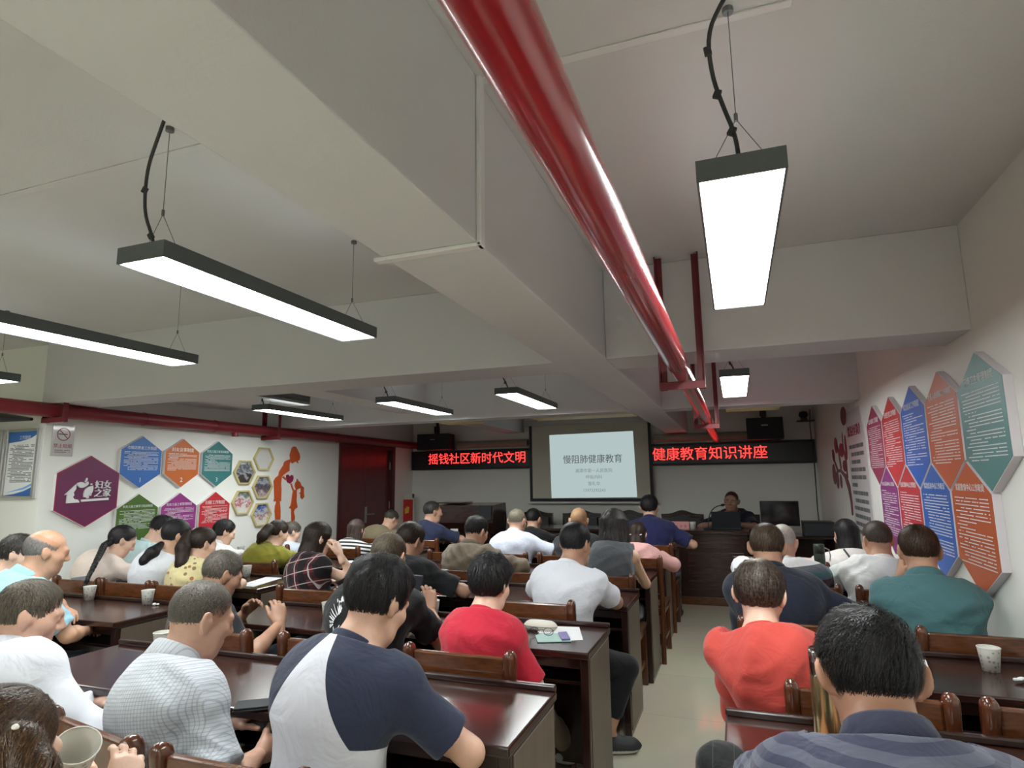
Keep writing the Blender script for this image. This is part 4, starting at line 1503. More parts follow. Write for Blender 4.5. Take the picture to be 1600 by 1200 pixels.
def cloth_mat(kind, cols, key=''):
    """kind: plain, stripes, bands, plaid, check, pin, raglan, floral."""
    name = 'cloth %s %s %s' % (kind, cols, key)
    if name in MATS:
        return MATS[name]
    m, nt, b = nodes_of(name)
    C = [(*s2l(tuple(v * 0.86 + sum(c) / 3 * 0.14 for v in c)), 1) for c in cols]
    tc = N(nt, 'ShaderNodeTexCoord')
    b.inputs['Roughness'].default_value = 0.85
    b.inputs['Specular IOR Level'].default_value = 0.25
    b.inputs['Sheen Weight'].default_value = 0.15
    sx = N(nt, 'ShaderNodeSeparateXYZ')
    nt.links.new(tc.outputs['Object'], sx.inputs[0])

    def wave(src, scale, lo, hi, phase=0.0):
        """1 inside [lo,hi] of each period."""
        mu = N(nt, 'ShaderNodeMath', operation='MULTIPLY_ADD')
        mu.inputs[1].default_value = scale
        mu.inputs[2].default_value = phase
        nt.links.new(src, mu.inputs[0])
        fr = N(nt, 'ShaderNodeMath', operation='FRACT')
        nt.links.new(mu.outputs[0], fr.inputs[0])
        g = N(nt, 'ShaderNodeMath', operation='GREATER_THAN')
        g.inputs[1].default_value = lo
        nt.links.new(fr.outputs[0], g.inputs[0])
        l_ = N(nt, 'ShaderNodeMath', operation='LESS_THAN')
        l_.inputs[1].default_value = hi
        nt.links.new(fr.outputs[0], l_.inputs[0])
        mm = N(nt, 'ShaderNodeMath', operation='MULTIPLY')
        nt.links.new(g.outputs[0], mm.inputs[0])
        nt.links.new(l_.outputs[0], mm.inputs[1])
        return mm.outputs[0]

    def mixc(fac, a_, b_, strength=1.0):
        x = N(nt, 'ShaderNodeMix', data_type='RGBA')
        if strength != 1.0:
            q = N(nt, 'ShaderNodeMath', operation='MULTIPLY')
            q.inputs[1].default_value = strength
            nt.links.new(fac, q.inputs[0])
            fac = q.outputs[0]
        nt.links.new(fac, x.inputs[0])
        for sock, v in ((6, a_), (7, b_)):
            if isinstance(v, tuple):
                x.inputs[sock].default_value = v
            else:
                nt.links.new(v, x.inputs[sock])
        return x.outputs[2]

    X, Y, Z = sx.outputs[0], sx.outputs[1], sx.outputs[2]
    U = N(nt, 'ShaderNodeAttribute', attribute_name='drop').outputs['Fac']     # distance down the cloth from the neck
    W_ = N(nt, 'ShaderNodeAttribute', attribute_name='across').outputs['Fac']  # distance across the back
    base = C[0]
    if kind == 'stripes':
        base = mixc(wave(U, 1 / 0.026, 0.0, 0.5), C[0], C[1])
    elif kind == 'bw':
        base = mixc(wave(U, 1 / 0.036, 0.0, 0.5), C[0], C[1])
    elif kind == 'bands':
        base = C[0]
        for lo, hi, c in ((0.02, 0.055, C[1]), (0.055, 0.11, C[2]), (0.11, 0.17, C[3]), (0.17, 0.22, C[1])):
            g = N(nt, 'ShaderNodeMath', operation='GREATER_THAN')
            g.inputs[1].default_value = lo
            nt.links.new(U, g.inputs[0])
            l_ = N(nt, 'ShaderNodeMath', operation='LESS_THAN')
            l_.inputs[1].default_value = hi
            nt.links.new(U, l_.inputs[0])
            mm = N(nt, 'ShaderNodeMath', operation='MULTIPLY')
            nt.links.new(g.outputs[0], mm.inputs[0])
            nt.links.new(l_.outputs[0], mm.inputs[1])
            base = mixc(mm.outputs[0], base, c)
    elif kind == 'plaid':
        base = mixc(wave(W_, 1 / 0.075, 0.0, 0.5), C[0], C[1], 0.8)
        base = mixc(wave(U, 1 / 0.075, 0.0, 0.5), base, C[0], 0.75)
        base = mixc(wave(W_, 1 / 0.075, 0.22, 0.29), base, C[2], 0.85)
        base = mixc(wave(U, 1 / 0.075, 0.70, 0.77), base, C[2], 0.85)
    elif kind == 'check':
        base = mixc(wave(W_, 1 / 0.0095, 0.0, 0.25), C[0], C[1], 0.5)
        base = mixc(wave(U, 1 / 0.0095, 0.0, 0.25), base, C[1], 0.5)
    elif kind == 'pin':
        base = mixc(wave(W_, 1 / 0.05, 0.0, 0.05), C[0], C[1], 0.7)
    elif kind == 'raglan':
        at = N(nt, 'ShaderNodeAttribute', attribute_name='sleeve').outputs['Fac']
        g = N(nt, 'ShaderNodeMath', operation='GREATER_THAN')
        g.inputs[1].default_value = 0.0
        nt.links.new(at, g.inputs[0])
        base = mixc(g.outputs[0], C[0], C[1])
    elif kind == 'floral':
        v = N(nt, 'ShaderNodeTexVoronoi', i_Scale=24.0)
        nt.links.new(tc.outputs['Object'], v.inputs['Vector'])
        l_ = N(nt, 'ShaderNodeMath', operation='LESS_THAN')
        l_.inputs[1].default_value = 0.30
        nt.links.new(v.outputs['Distance'], l_.inputs[0])
        spot = mixc(v.outputs['Color'], C[1], C[2])
        base = mixc(l_.outputs[0], C[0], spot, 0.8)
    nz = N(nt, 'ShaderNodeTexNoise', i_Scale=7.0, i_Detail=4.0)
    nt.links.new(tc.outputs['Object'], nz.inputs['Vector'])
    mr = N(nt, 'ShaderNodeMapRange')
    mr.inputs['To Min'].default_value = 0.9
    mr.inputs['To Max'].default_value = 1.06
    nt.links.new(nz.outputs['Fac'], mr.inputs['Value'])
    mm = N(nt, 'ShaderNodeMix', data_type='RGBA', blend_type='MULTIPLY')
    mm.inputs[0].default_value = 1.0
    if isinstance(base, tuple):
        mm.inputs[6].default_value = base
    else:
        nt.links.new(base, mm.inputs[6])
    nt.links.new(mr.outputs['Result'], mm.inputs[7])
    nt.links.new(mm.outputs[2], b.inputs['Base Color'])
    n2 = N(nt, 'ShaderNodeTexNoise', i_Scale=420.0, i_Detail=1.0)
    nt.links.new(tc.outputs['Object'], n2.inputs['Vector'])
    bp = N(nt, 'ShaderNodeBump', i_Strength=0.12, i_Distance=0.002)
    nt.links.new(n2.outputs['Fac'], bp.inputs['Height'])
    n3 = N(nt, 'ShaderNodeTexNoise', i_Scale=9.0, i_Detail=3.0, i_Roughness=0.55, i_Distortion=0.8)
    nt.links.new(tc.outputs['Object'], n3.inputs['Vector'])
    b2 = N(nt, 'ShaderNodeBump', i_Strength=0.45, i_Distance=0.025)
    nt.links.new(n3.outputs['Fac'], b2.inputs['Height'])
    nt.links.new(bp.outputs[0], b2.inputs['Normal'])
    nt.links.new(b2.outputs[0], b.inputs['Normal'])
    MATS[name] = m
    return m


M_sole = mat('white rubber sole', s2l((214, 214, 208)), 0.6)
# ================================================================== people
Q_ = 1.0   # resolution factor


def rot_head(yaw, pitch, roll):
    y, p, r = [math.radians(a) for a in (yaw, pitch, roll)]
    fw = np.array([math.sin(y) * math.cos(p), math.cos(y) * math.cos(p), -math.sin(p)])
    rt = np.array([math.cos(y), -math.sin(y), 0])
    up = np.cross(rt, fw)
    rt2 = math.cos(r) * rt - math.sin(r) * up
    up2 = math.sin(r) * rt + math.cos(r) * up
    return np.stack([rt2, fw, up2], 1)      # columns: right, forward, up


def ik(S, W, l1, l2, hint):
    S, W = np.array(S, float), np.array(W, float)
    d = W - S
    L = np.linalg.norm(d)
    mx = (l1 + l2) * 0.985
    if L > mx:
        W = S + d / L * mx
        d = W - S
        L = mx
    L = max(L, abs(l1 - l2) + 0.03)
    u = d / np.linalg.norm(d)
    a = (l1 * l1 - l2 * l2 + L * L) / (2 * L)
    hgt = math.sqrt(max(l1 * l1 - a * a, 1e-6))
    hn = np.array(hint, float)
    hn = hn - u * (hn @ u)
    hn = nrm(hn)
    return S + u * a + hn * hgt, W


def hand_mesh(W, f, n, side, curl=30, spread=6, sc=1.0, h=0.004, thumb=25):
    f = nrm(f)
    n = np.array(n, float)
    n = nrm(n - f * (n @ f))
    s = np.cross(f, n) if side == 'R' else np.cross(n, f)
    fl = Field(W - 0.21 * sc, W + 0.21 * sc, h)
    r0 = 0.0085 * sc
    fl.cap(W - f * 0.05, W + f * 0.01, 0.0255 * sc, 0.024 * sc, k=0.01)
    bases = [(0.027, 0.086, 0.068), (0.009, 0.090, 0.076), (-0.009, 0.087, 0.070), (-0.026, 0.080, 0.055)]
    fl.ell(W + f * 0.05 * sc, np.array([0.05, 0.037, 0.0145]) * sc, np.stack([f, s, n], 1), k=0.02)
    for i, (so, fo, ln) in enumerate(bases):
        b = W + (s * so + f * fo) * sc
        fl.cap(W + (s * so * 0.6 + f * 0.02) * sc, b, 0.014 * sc, 0.0105 * sc, k=0.012)
        p = b
        ang = 0
        sp = math.radians((1.5 - i) * spread)
        for j, (fr, ca) in enumerate(((0.45, 0.75), (0.30, 1.1), (0.25, 0.7))):
            ang += math.radians(curl * ca * (1 + 0.12 * (i - 1.5)))
            d = nrm((f * math.cos(sp) + s * math.sin(sp)) * math.cos(ang) + n * math.sin(ang))
            q = p + d * ln * fr * sc
            fl.cap(p, q, r0 * (1.0 - 0.11 * j), r0 * (0.92 - 0.11 * j), k=0.004)
            p = q
    t0 = W + (f * 0.022 + s * 0.022 + n * 0.006) * sc
    ta = math.radians(thumb)
    d1 = nrm(f * math.cos(ta + 0.35) + s * math.sin(ta + 0.35) + n * 0.25)
    t1 = t0 + d1 * 0.042 * sc
    d2 = nrm(f * math.cos(ta) + s * math.sin(ta) * 0.7 + n * 0.45 * (0.4 + curl / 60))
    t2 = t1 + d2 * 0.034 * sc
    t3 = t2 + nrm(d2 + n * 0.25) * 0.026 * sc
    fl.cap(t0, t1, 0.0155 * sc, 0.0115 * sc, k=0.012)
    fl.cap(t1, t2, 0.0108 * sc, 0.0098 * sc, k=0.005)
    fl.cap(t2, t3, 0.0098 * sc, 0.008 * sc, k=0.004)
    return fl.net(1)


def strands(fl, st, dirfn, n, steps, step, lift, width, rng, jit=0.25, tint=(0.2, 0.8)):
    """Ribbons of hair running over the hair field's surface."""
    p = st.copy()
    rows = [p]
    ns = [fl.grad(p)]
    j = rng.normal(size=(len(p), 3)) * jit
    lf = lift * rng.uniform(0.1, 1.7, len(p))
    for k in range(steps):
        g = fl.grad(p)
        d = dirfn(p) + j
        d = d - g * (d * g).sum(1, keepdims=True)
        d /= (np.linalg.norm(d, axis=1, keepdims=True) + 1e-9)
        p = p + d * (step if np.isscalar(step) else step[:, None])
        v = fl.sample(p)
        v = np.clip(v, -0.03, 0.03)
        t = (k + 1) / steps
        p = p - fl.grad(p) * (v - lf * (0.3 + 0.9 * math.sin(math.pi * min(t * 0.8, 1))))[:, None]
        rows.append(p)
        ns.append(fl.grad(p))
    R = len(rows)
    m = len(st)
    V = np.zeros((m, R, 2, 3))
    for i in range(R):
        t = (rows[min(i + 1, R - 1)] - rows[max(i - 1, 0)])
        sd = np.cross(t, ns[i])
        sd /= (np.linalg.norm(sd, axis=1, keepdims=True) + 1e-9)
        wv = width * (1.0 if i < R - 1 else 0.25) * (0.7 if i == 0 else 1)
        V[:, i, 0] = rows[i] - sd * wv / 2
        V[:, i, 1] = rows[i] + sd * wv / 2
    idx = np.arange(m * R * 2).reshape(m, R, 2)
    Qd = np.stack([idx[:, :-1, 0], idx[:, :-1, 1], idx[:, 1:, 1], idx[:, 1:, 0]], -1).reshape(-1, 4)
    tn = np.repeat(rng.uniform(tint[0], tint[1], m), R * 2)
    return V.reshape(-1, 3), Qd, tn


def interp(x, xs, ys):
    return np.interp(x, xs, ys)


HAIRLINE_M = ([-.12, -.06, -.03, -.012, .012, .028, .045, .07, .09, .12], [-.062, -.062, -.045, -.01, .012, .004, .03, .062, .075, .085])
HAIRLINE_F = ([-.12, -.06, -.03, -.012, .012, .03, .05, .07, .09, .12], [-.075, -.072, -.055, -.02, .012, .012, .03, .055, .07, .08])


def make_hair(P, Hc, R, root, skin, sc, depth, rng):
    hp = P['hair']
    kind = hp['kind']
    h = (0.0042 if depth < 2.2 else 0.0055 if depth < 3.6 else 0.007) * Q_
    L2W = lambda v: Hc + R @ (np.array(v, float) * sc)
    back = nrm(-R[:, 1] * np.array([1, 1, 0]))
    ext = 0.17 if kind in ('short', 'buzz', 'bald') else 0.2
    lo, hi = Hc - ext, Hc + ext
    tail_pts = [np.array(q, float) for q in hp.get('tail', [])]
    if tail_pts:
        tp = np.array(tail_pts)
        lo = np.minimum(lo, tp.min(0) - 0.08)
        hi = np.maximum(hi, tp.max(0) + 0.08)
    Ln = hp.get('len', 0.0)
    if Ln:
        lo[2] -= Ln
        lo[:2] -= 0.03
        hi[:2] += 0.03
    fl = Field(lo, hi, h)
    X, Y, Z = fl.coords()
    gx, gy, gz = np.meshgrid(X - Hc[0], Y - Hc[1], Z - Hc[2], indexing='ij')
    lx = (gx * R[0, 0] + gy * R[1, 0] + gz * R[2, 0]) / sc
    ly = (gx * R[0, 1] + gy * R[1, 1] + gz * R[2, 1]) / sc
    lz = (gx * R[0, 2] + gy * R[1, 2] + gz * R[2, 2]) / sc
    wz = gz
    cy_, cz_ = -0.012, 0.028
    rx, ry, rz_ = 0.0765, 0.0965, 0.0875
    k0 = np.sqrt((lx / rx) ** 2 + ((ly - cy_) / ry) ** 2 + ((lz - cz_) / rz_) ** 2)
    k1 = np.sqrt((lx / rx ** 2) ** 2 + ((ly - cy_) / ry ** 2) ** 2 + ((lz - cz_) / rz_ ** 2) ** 2) + 1e-9
    sk = k0 * (k0 - 1) / k1
    hl = hp.get('line', HAIRLINE_M if P.get('sex', 'm') == 'm' else HAIRLINE_F)
    nz_ = 0.0035 * np.sin(lx * 170 + 1.3 * np.sin(ly * 60) + P['seed']) + 0.002 * np.sin(lx * 410 + ly * 300)
    zl = nz_ + 0.12 * np.abs(lx) * (ly < -0.04) + interp(ly, hl[0], [z + hp.get('nape', 0.0) * (1 if y < 0 else 0) for y, z in zip(hl[0], hl[1])])
    above = lz - zl
    tt, ts = hp.get('top', 0.016) * 0.62, hp.get('side', 0.008) * 0.6
    up = np.clip((lz - 0.0) / 0.09, 0, 1)
    T = ts + (tt - ts) * up ** 1.2
    T = T * np.clip(above / 0.035, 0.05, 1) ** 0.8
    # lumpiness
    fr = hp.get('lump', 0.0)
    if fr:
        T = T + fr * np.sin(lx * 95 + 3 * np.sin(ly * 40)) * np.sin(ly * 80 + lz * 60 + 1.7) * np.clip(up + 0.3, 0, 1)
    bald = None
    if kind == 'bald':
        # smooth crown, fringe at back and sides
        bt, bf = hp.get('bald_top', 0.055), hp.get('bald_front', 0.03)
        bald = np.maximum(lz - (bt + hp.get('bald_slope', 0.35) * (ly * -1 - 0.03)), -0.2)
        T = np.where(bald > 0, T * np.clip(1 - bald / 0.025, -0.4, 1), T)
    F = sk - T / 1.0
    F = np.maximum(F, -above * 0.9)
    if kind in ('bob', 'long'):
        # curtain of hair behind and beside the face, hanging straight down in world space
        bw, bd = hp.get('bw', 0.092) * 0.96, hp.get('bd', 0.10) * 0.98
        cyl = np.sqrt((lx / bw) ** 2 + ((ly + 0.012) / bd) ** 2) - 1
        cyl = cyl * min(bw, bd)
        taper = hp.get('flare', 0.0) * np.clip(-wz / max(Ln, 0.05), 0, 1)
        cyl = cyl - taper
        face = ly - (0.035 + hp.get('fringe', 0.0) - 0.25 * np.clip(0.02 - lz, 0, 0.06))
        body_ = np.maximum(np.maximum(cyl, (-Ln - 0.05) - wz + 0.012 * np.sin(lx * 60)), lz - 0.04)
        body_ = np.maximum(body_, np.where(lz < 0.05, face, -1))
        neck = 0.05 - np.sqrt(lx ** 2 + (ly - 0.02) ** 2)
        body_ = np.maximum(body_, np.where(lz < -0.03, neck, -1))
        hh = np.maximum(0.03 - np.abs(F - body_), 0) / 0.03
        F = np.minimum(F, body_) - hh * hh * 0.03 * 0.25
    fl.F = F.astype(np.float32)
    if hp.get('bun'):
        bpos = L2W(hp['bun'])
        fl.ell(bpos, np.array([0.035, 0.03, 0.033]) * sc, k=0.01)
    if tail_pts:
        rr = hp.get('tail_r', [0.02] * len(tail_pts))
        for a, b_, ra, rb in zip(tail_pts[:-1], tail_pts[1:], rr[:-1], rr[1:]):
            if hp.get('braid'):
                n_ = max(2, int(np.linalg.norm(b_ - a) / 0.016))
                for i in range(n_):
                    t = (i + 0.5) / n_
                    q = a + (b_ - a) * t
                    sd = R[:, 0] * (0.006 if i % 2 else -0.006)
                    fl.ell(q + sd, np.array([ra, ra, ra * 1.15]) * (1 - 0.2 * t), k=0.004)
            else:
                fl.cap(a, b_, ra, rb, k=0.012)
    V, Qd = fl.net(1)
    fs = Field.__new__(Field)
    fs.h, fs.lo, fs.n = fl.h, fl.lo, fl.n
    fs.F = np.minimum(fl.F, (sk - 0.0005).astype(np.float32))
    loc = (V - Hc) @ R / sc
    # cover attribute
    zlv = interp(loc[:, 1], hl[0], [z + hp.get('nape', 0.0) * (1 if y < 0 else 0) for y, z in zip(hl[0], hl[1])])
    ab = loc[:, 2] - zlv
    cov = np.clip(ab / hp.get('fade', 0.045) + 0.02, 0, 1)
    if kind in ('bob', 'long') or tail_pts:
        cov = np.where(loc[:, 1] < 0.03, 1.0, cov)
    if kind == 'buzz':
        cov = np.clip(cov * hp.get('dens', 0.85), 0, 1)
    if 'thin' in hp:
        cx, cy2, cz2, cr, amt = hp['thin']
        d = np.linalg.norm(loc - np.array([cx, cy2, cz2]), axis=1)
        cov = cov - amt * np.clip(1 - d / cr, 0, 1)
    if bald is not None:
        bv = loc[:, 2] - (bt + hp.get('bald_slope', 0.35) * (-loc[:, 1] - 0.03))
        cov = np.minimum(cov, np.clip(0.55 - bv / 0.03, 0, 1)) * hp.get('dens', 1.0)
    tint = np.full(len(loc), hp.get('base_tint', 0.5) * (2 if 'grey_spot' in hp else 1))
    if 'grey_spot' in hp:
        cx, cy2, cz2, cr = hp['grey_spot']
        d = np.linalg.norm(loc - np.array([cx, cy2, cz2]), axis=1)
        tint = np.clip(tint * 0.5 + np.clip(1 - d / cr, 0, 1), 0, 1)
    parts_V, parts_Q, parts_t, parts_c = [V], [Qd], [tint], [cov]
    ns = hp.get('strands', 0)
    if ns:
        ns = int(ns * (1.7 if depth < 2.2 else 0.9 if depth < 3.6 else 0.45))
        wh = np.array(hp.get('whorl', (0.012, -0.07, 0.088)))
        gw = hp.get('grav', 0.35)
        ok = np.where((cov > 0.35))[0]
        st = V[rng.choice(ok, ns)] + rng.normal(size=(ns, 3)) * 0.002

        def dirfn(p):
            l_ = (p - Hc) @ R / sc
            d = l_ - wh
            d /= (np.linalg.norm(d, axis=1, keepdims=True) + 1e-6)
            # swirl round the whorl
            sw = np.cross(d, np.array([0, -0.4, 1.0])) * hp.get('swirl', 0.35)
            dw = (d + sw) @ R.T
            low = np.clip((0.06 - l_[:, 2]) / 0.08, 0, 1)[:, None]
            g = np.array([0, 0, -1.0]) * (gw + low * 1.4)
            return dw + g

        sl_ = hp.get('slen', 0.035)
        stp = max(3, int(round(sl_ / 0.009)))
        wd = max(0.0010, depth * 0.0007)
        v2, q2, t2 = strands(fs, st, dirfn, ns, min(stp, 9), sl_ / min(stp, 9), hp.get('lift', 0.0035), wd, rng, hp.get('jit', 0.3), hp.get('tints', (0.15, 0.85)))
        if 'grey_spot' in hp:
            l2 = (v2 - Hc) @ R / sc
            cx, cy2, cz2, cr = hp['grey_spot']
            d = np.linalg.norm(l2 - np.array([cx, cy2, cz2]), axis=1)
            t2 = np.clip(t2 * 0.6 + np.clip(1 - d / cr, 0, 1), 0, 1)
        o_ = sum(len(v) for v in parts_V)
        parts_V.append(v2)
        parts_Q.append(q2 + o_)
        parts_t.append(t2)
        parts_c.append(np.ones(len(v2)))
    # eyebrows
    bf = Field(Hc - 0.15, Hc + 0.15, 0.003) if P.get('brows') else None
    if bf is not None:
        for sx in (-1, 1):
            bf.cap(L2W((sx * .018, .096, .020)), L2W((sx * .034, .0935, .025)), .0042, .0042, k=0.002)
            bf.cap(L2W((sx * .034, .0935, .025)), L2W((sx * .048, .081, .020)), .0042, .003, k=0.002)
        v3, q3 = bf.net(0)
        o_ = sum(len(v) for v in parts_V)
        parts_V.append(v3)
        parts_Q.append(q3 + o_)
        parts_t.append(np.zeros(len(v3)))
        parts_c.append(np.ones(len(v3)))
    hm = hair_mat(hp['cols'][0], hp['cols'][1], skin, hp.get('rough', 0.4))
    np_mesh('hair', np.concatenate(parts_V), np.concatenate(parts_Q), hm, root, root.location, {'tint': np.concatenate(parts_t), 'cover': np.concatenate(parts_c)})
    return fl


M_eye = mat('eye white', s2l((214, 206, 198)), 0.2)
M_iris = mat('dark iris', s2l((34, 24, 20)), 0.15)
M_lip = mat('lip skin', s2l((150, 92, 84)), 0.45)


def person(P):
    rng = np.random.RandomState(P['seed'])
    sex = P.get('sex', 'm')
    sc = P.get('sc', 1.0 if sex == 'm' else 0.95) * (0.95 if P['id'] != 'lecturer' else 1.0)
    Hc = np.array(P['head'], float)
    depth = float(np.linalg.norm(Hc - np.array([0, 0, 1.42])))      # detail falls off with distance
    h = (0.0052 if depth < 2.3 else 0.0066 if depth < 3.6 else 0.0085) * Q_
    R = rot_head(P.get('yaw', 0), P.get('pitch', 10), P.get('roll', 0))
    ty = math.radians(P.get('tyaw', 0.35 * P.get('yaw', 0)))
    tf = np.array([math.sin(ty), math.cos(ty), 0])
    tr = np.array([math.cos(ty), -math.sin(ty), 0])
    up = np.array([0, 0, 1.0])
    hd = P.get('hip', (0.0, -0.17))
    P0 = np.array([Hc[0] + hd[0], Hc[1] + hd[1], P.get('hipz', 0.515)])
    hsc = sc * 1.0
    if P.get('chair') and P.get('id') != 'lecturer':
        P0[1] = max(P0[1], P['chair'][1] + 0.145)
    L2W = lambda v: Hc + R @ (np.array(v, float) * hsc)
    B = L2W((0, -0.022, -0.055))
    Nk = B - tf * P.get('neckback', 0.05) * sc - up * P.get('neckdrop', 0.075) * sc
    Nk = Nk + (P0 - Hc) * np.array([0.12, 0, 0])
    sp_u = nrm(Nk - P0)
    sp_r = nrm(tr - sp_u * (tr @ sp_u))
    sp_f = np.cross(sp_u, sp_r)
    RS = np.stack([sp_r, sp_f, sp_u], 1)
    Ls = np.linalg.norm(Nk - P0)
    fat = P.get('fat', 1.0)
    sw = (0.150 if sex == 'm' else 0.132) * sc * P.get('wide', 1.0)
    sroll = P.get('sroll', 0.0)
    sh_r = nrm(0.3 * sp_r + 0.7 * tr)
    shc = Nk - sp_u * 0.055 * sc + sp_f * 0.018
    Sj = {'R': shc + sh_r * sw - up * (0.030 + sroll), 'L': shc - sh_r * sw - up * (0.030 - sroll)}
    root = empty('person', (float(P0[0]), float(P0[1]), 0.0), label=P['label'], cat='person')
    off = root.location
    # ---------------- arms
    la, lf = 0.275 * sc, 0.235 * sc
    arms = {}
    for s_ in 'RL':
        sg = 1 if s_ == 'R' else -1
        A = dict(P.get('arm' + s_, {}))
        mode = A.get('mode', 'desk')
        hint = tr * sg * 0.9 - up * 0.6 - tf * 0.1
        if mode == 'desk':
            W = Hc * np.array([1, 1, 0]) + tf * A.get('fwd', 0.13) + tr * sg * A.get('out', 0.07) + up * A.get('z', 0.748)
        elif mode == 'lap':
            W = P0 + tf * A.get('fwd', 0.26) + tr * sg * A.get('out', 0.08) + up * A.get('z', 0.13)
            hint = tr * sg * 0.7 - up * 0.6 - tf * 0.5
        elif mode == 'cheek':
            W = L2W((sg * 0.085, 0.045, -0.125))
            hint = tr * sg * 0.5 - up * 1.0 + tf * 0.3
        elif mode == 'at':
            W = np.array(A['w'], float)
        if 'hint' in A:
            hint = np.array(A['hint'], float)
        E, W2 = ik(Sj[s_], W, la, lf, hint)
        if mode == 'desk' and 'hint' not in A:
            for q_ in range(9):          # lift the elbow until the forearm clears the desk edge
                hint = tr * sg * (0.5 + 0.06 * q_) - up * (0.8 - 0.12 * q_) - tf * 0.15
                E, W2 = ik(Sj[s_], W, la, lf, hint)
                if E[2] > DESK_Z + 0.045:
                    break
        W = W2
        arms[s_] = (E, W, A)
    am = (1.0 if sex == 'm' else 0.86) * sc * P.get('armfat', 1.0)
    neck_r = (0.058 if sex == 'm' else 0.048) * sc
    # ---------------- body
    pts = [Hc + 0.14, Hc - 0.14, P0, Nk + 0.1, Nk - 0.1] + [q for s_ in 'RL' for q in (Sj[s_], arms[s_][0], arms[s_][1])]
    pts = np.array(pts)
    lo, hi = pts.min(0) - 0.09, pts.max(0) + 0.09
    lo[2] = min(P0[2] - 0.06, pts[:, 2].min() - 0.06)
    lo[:2] = np.minimum(lo[:2], np.minimum(P0, Nk)[:2] - 0.2)
    hi[:2] = np.maximum(hi[:2], np.maximum(P0, Nk)[:2] + 0.2)
    fl = Field(lo, hi, h)
    H3 = lambda c, r, k=0.02, mode='u': fl.ell(L2W(c), np.array(r) * hsc, R, k, mode)
    HC = lambda a, b, ra, rb=None, k=0.015, mode='u': fl.cap(L2W(a), L2W(b), ra * hsc, (ra if rb is None else rb) * hsc, k, mode)
    H3((0, -0.012, 0.028), (0.0765, 0.0965, 0.0875))
    H3((0, 0.03, -0.045), (0.0625, 0.062, 0.066), 0.035)
    HC((-.03, .045, -.085), (.03, .045, -.085), 0.028, None, 0.03)
    H3((0, 0.075, -0.094), (0.024, 0.02, 0.02), 0.025)
    for sx in (-1, 1):
        H3((sx * .045, .055, -.022), (.028, .03, .026), 0.025)
        HC((sx * .012, .090, .022), (sx * .045, .078, .022), 0.012, 0.010, 0.02)
        H3((sx * .031, .104, .002), (.017, .014, .011), 0.012, 's')
        H3((sx * .031, .0865, .002), (.0135, .0115, .0115), 0.004)
        HC((sx * .011, .098, -.031), (sx * .011, .104, -.031), 0.0085, None, 0.008)
        # ear: rim, bowl and lobe, tilted back and flaring from the skull
        flare = P.get('flare', 0.5)
        er = R @ np.stack([nrm((1, sx * -0.0, 0)), nrm((0, 1, 0.15)), nrm((0, -0.15, 1))], 1)
        an = sx * flare
        ca, sa = math.cos(an), math.sin(an)
        RZ = np.array([[ca, -sa, 0], [sa, ca, 0], [0, 0, 1]])
        er = R @ (np.array([[1, 0, 0], [0, 1, 0.2], [0, -0.2, 1]]).T @ np.eye(3))
        er = R @ (RZ.T @ np.eye(3)) if False else R @ np.stack([np.array([ca, sa, 0]), np.array([-sa * 1.0, ca, 0.18]) / math.hypot(1, .18), np.array([0.05 * sx, -0.18, 1]) / math.hypot(1, .18)], 1)
        ec = L2W((sx * (.0795 + .017 * math.sin(flare)), -.016, -.004))
        fl.ell(ec, np.array([.0085, .0195, .0335]) * hsc, er, 0.006)
        fl.ell(L2W((sx * (.0875 + .017 * math.sin(flare)), -.010, .003)), np.array([.0085, .0105, .019]) * hsc, er, 0.003, 's')
        fl.cap(L2W((sx * .074, .004, -.01)), L2W((sx * .080, -.008, -.004)), .012 * sc, .012 * sc, 0.012)
        fl.ell(L2W((sx * .080, -.004, -.033)), np.array([.006, .009, .010]) * sc, None, 0.008)
    HC((0, .094, .012), (0, .113, -.022), 0.0085, 0.0125, 0.012)
    HC((-.02, .088, -.0555), (.02, .088, -.0555), 0.0085, None, 0.01)
    HC((-.015, .0885, -.067), (.015, .0885, -.067), 0.0085, None, 0.01)
    fl.cap(L2W((-.022, .1005, -.061)), L2W((.022, .1005, -.061)), 0.0035 * sc, 0.0035 * sc, 0.003, 's')
    # neck
    fl.cap(L2W((0, -.018, -.03)), Nk + sp_f * 0.025 - sp_u * 0.01, neck_r * 0.98, neck_r * 1.08, 0.03)
    fl.cap(L2W((0, .03, -.075)), Nk + sp_f * 0.06 - sp_u * 0.05, neck_r * 0.7, neck_r * 0.7, 0.03)

    def torso(F_, t, k, low=True):
        F_.cap(Sj['L'], Sj['R'], 0.052 * sc + t, None, k)
        for s_ in 'RL':
            F_.cap(Nk + sp_f * 0.015 + sp_u * 0.012 * sc, Sj[s_] + sp_u * 0.008, 0.043 * sc * fat + t, 0.042 * sc + t, k)
        wd = (1.0 if sex == 'm' else 0.86) * fat
        cth = 0.02 if P.get('slump') is None else P['slump']
        F_.ell(Nk + (P0 - Nk) * 0.34 - sp_f * cth, np.array([0.163 * wd * sc * P.get('wide', 1.0) ** 0.5 + t, 0.108 * fat * sc + t, 0.36 * Ls + t]), RS, k)
        F_.ell(Nk + (P0 - Nk) * 0.27 - sp_f * (cth + .012) + sp_u * .0, np.array([0.148 * wd * sc * P.get('wide', 1.0) + t, 0.085 * fat * sc + t, 0.22 * Ls + t]), RS, k)
        F_.ell(Nk + (P0 - Nk) * 0.70 - sp_f * 0.0, np.array([0.148 * wd * sc + t, 0.115 * fat * sc + t, 0.30 * Ls + t]), RS, k)
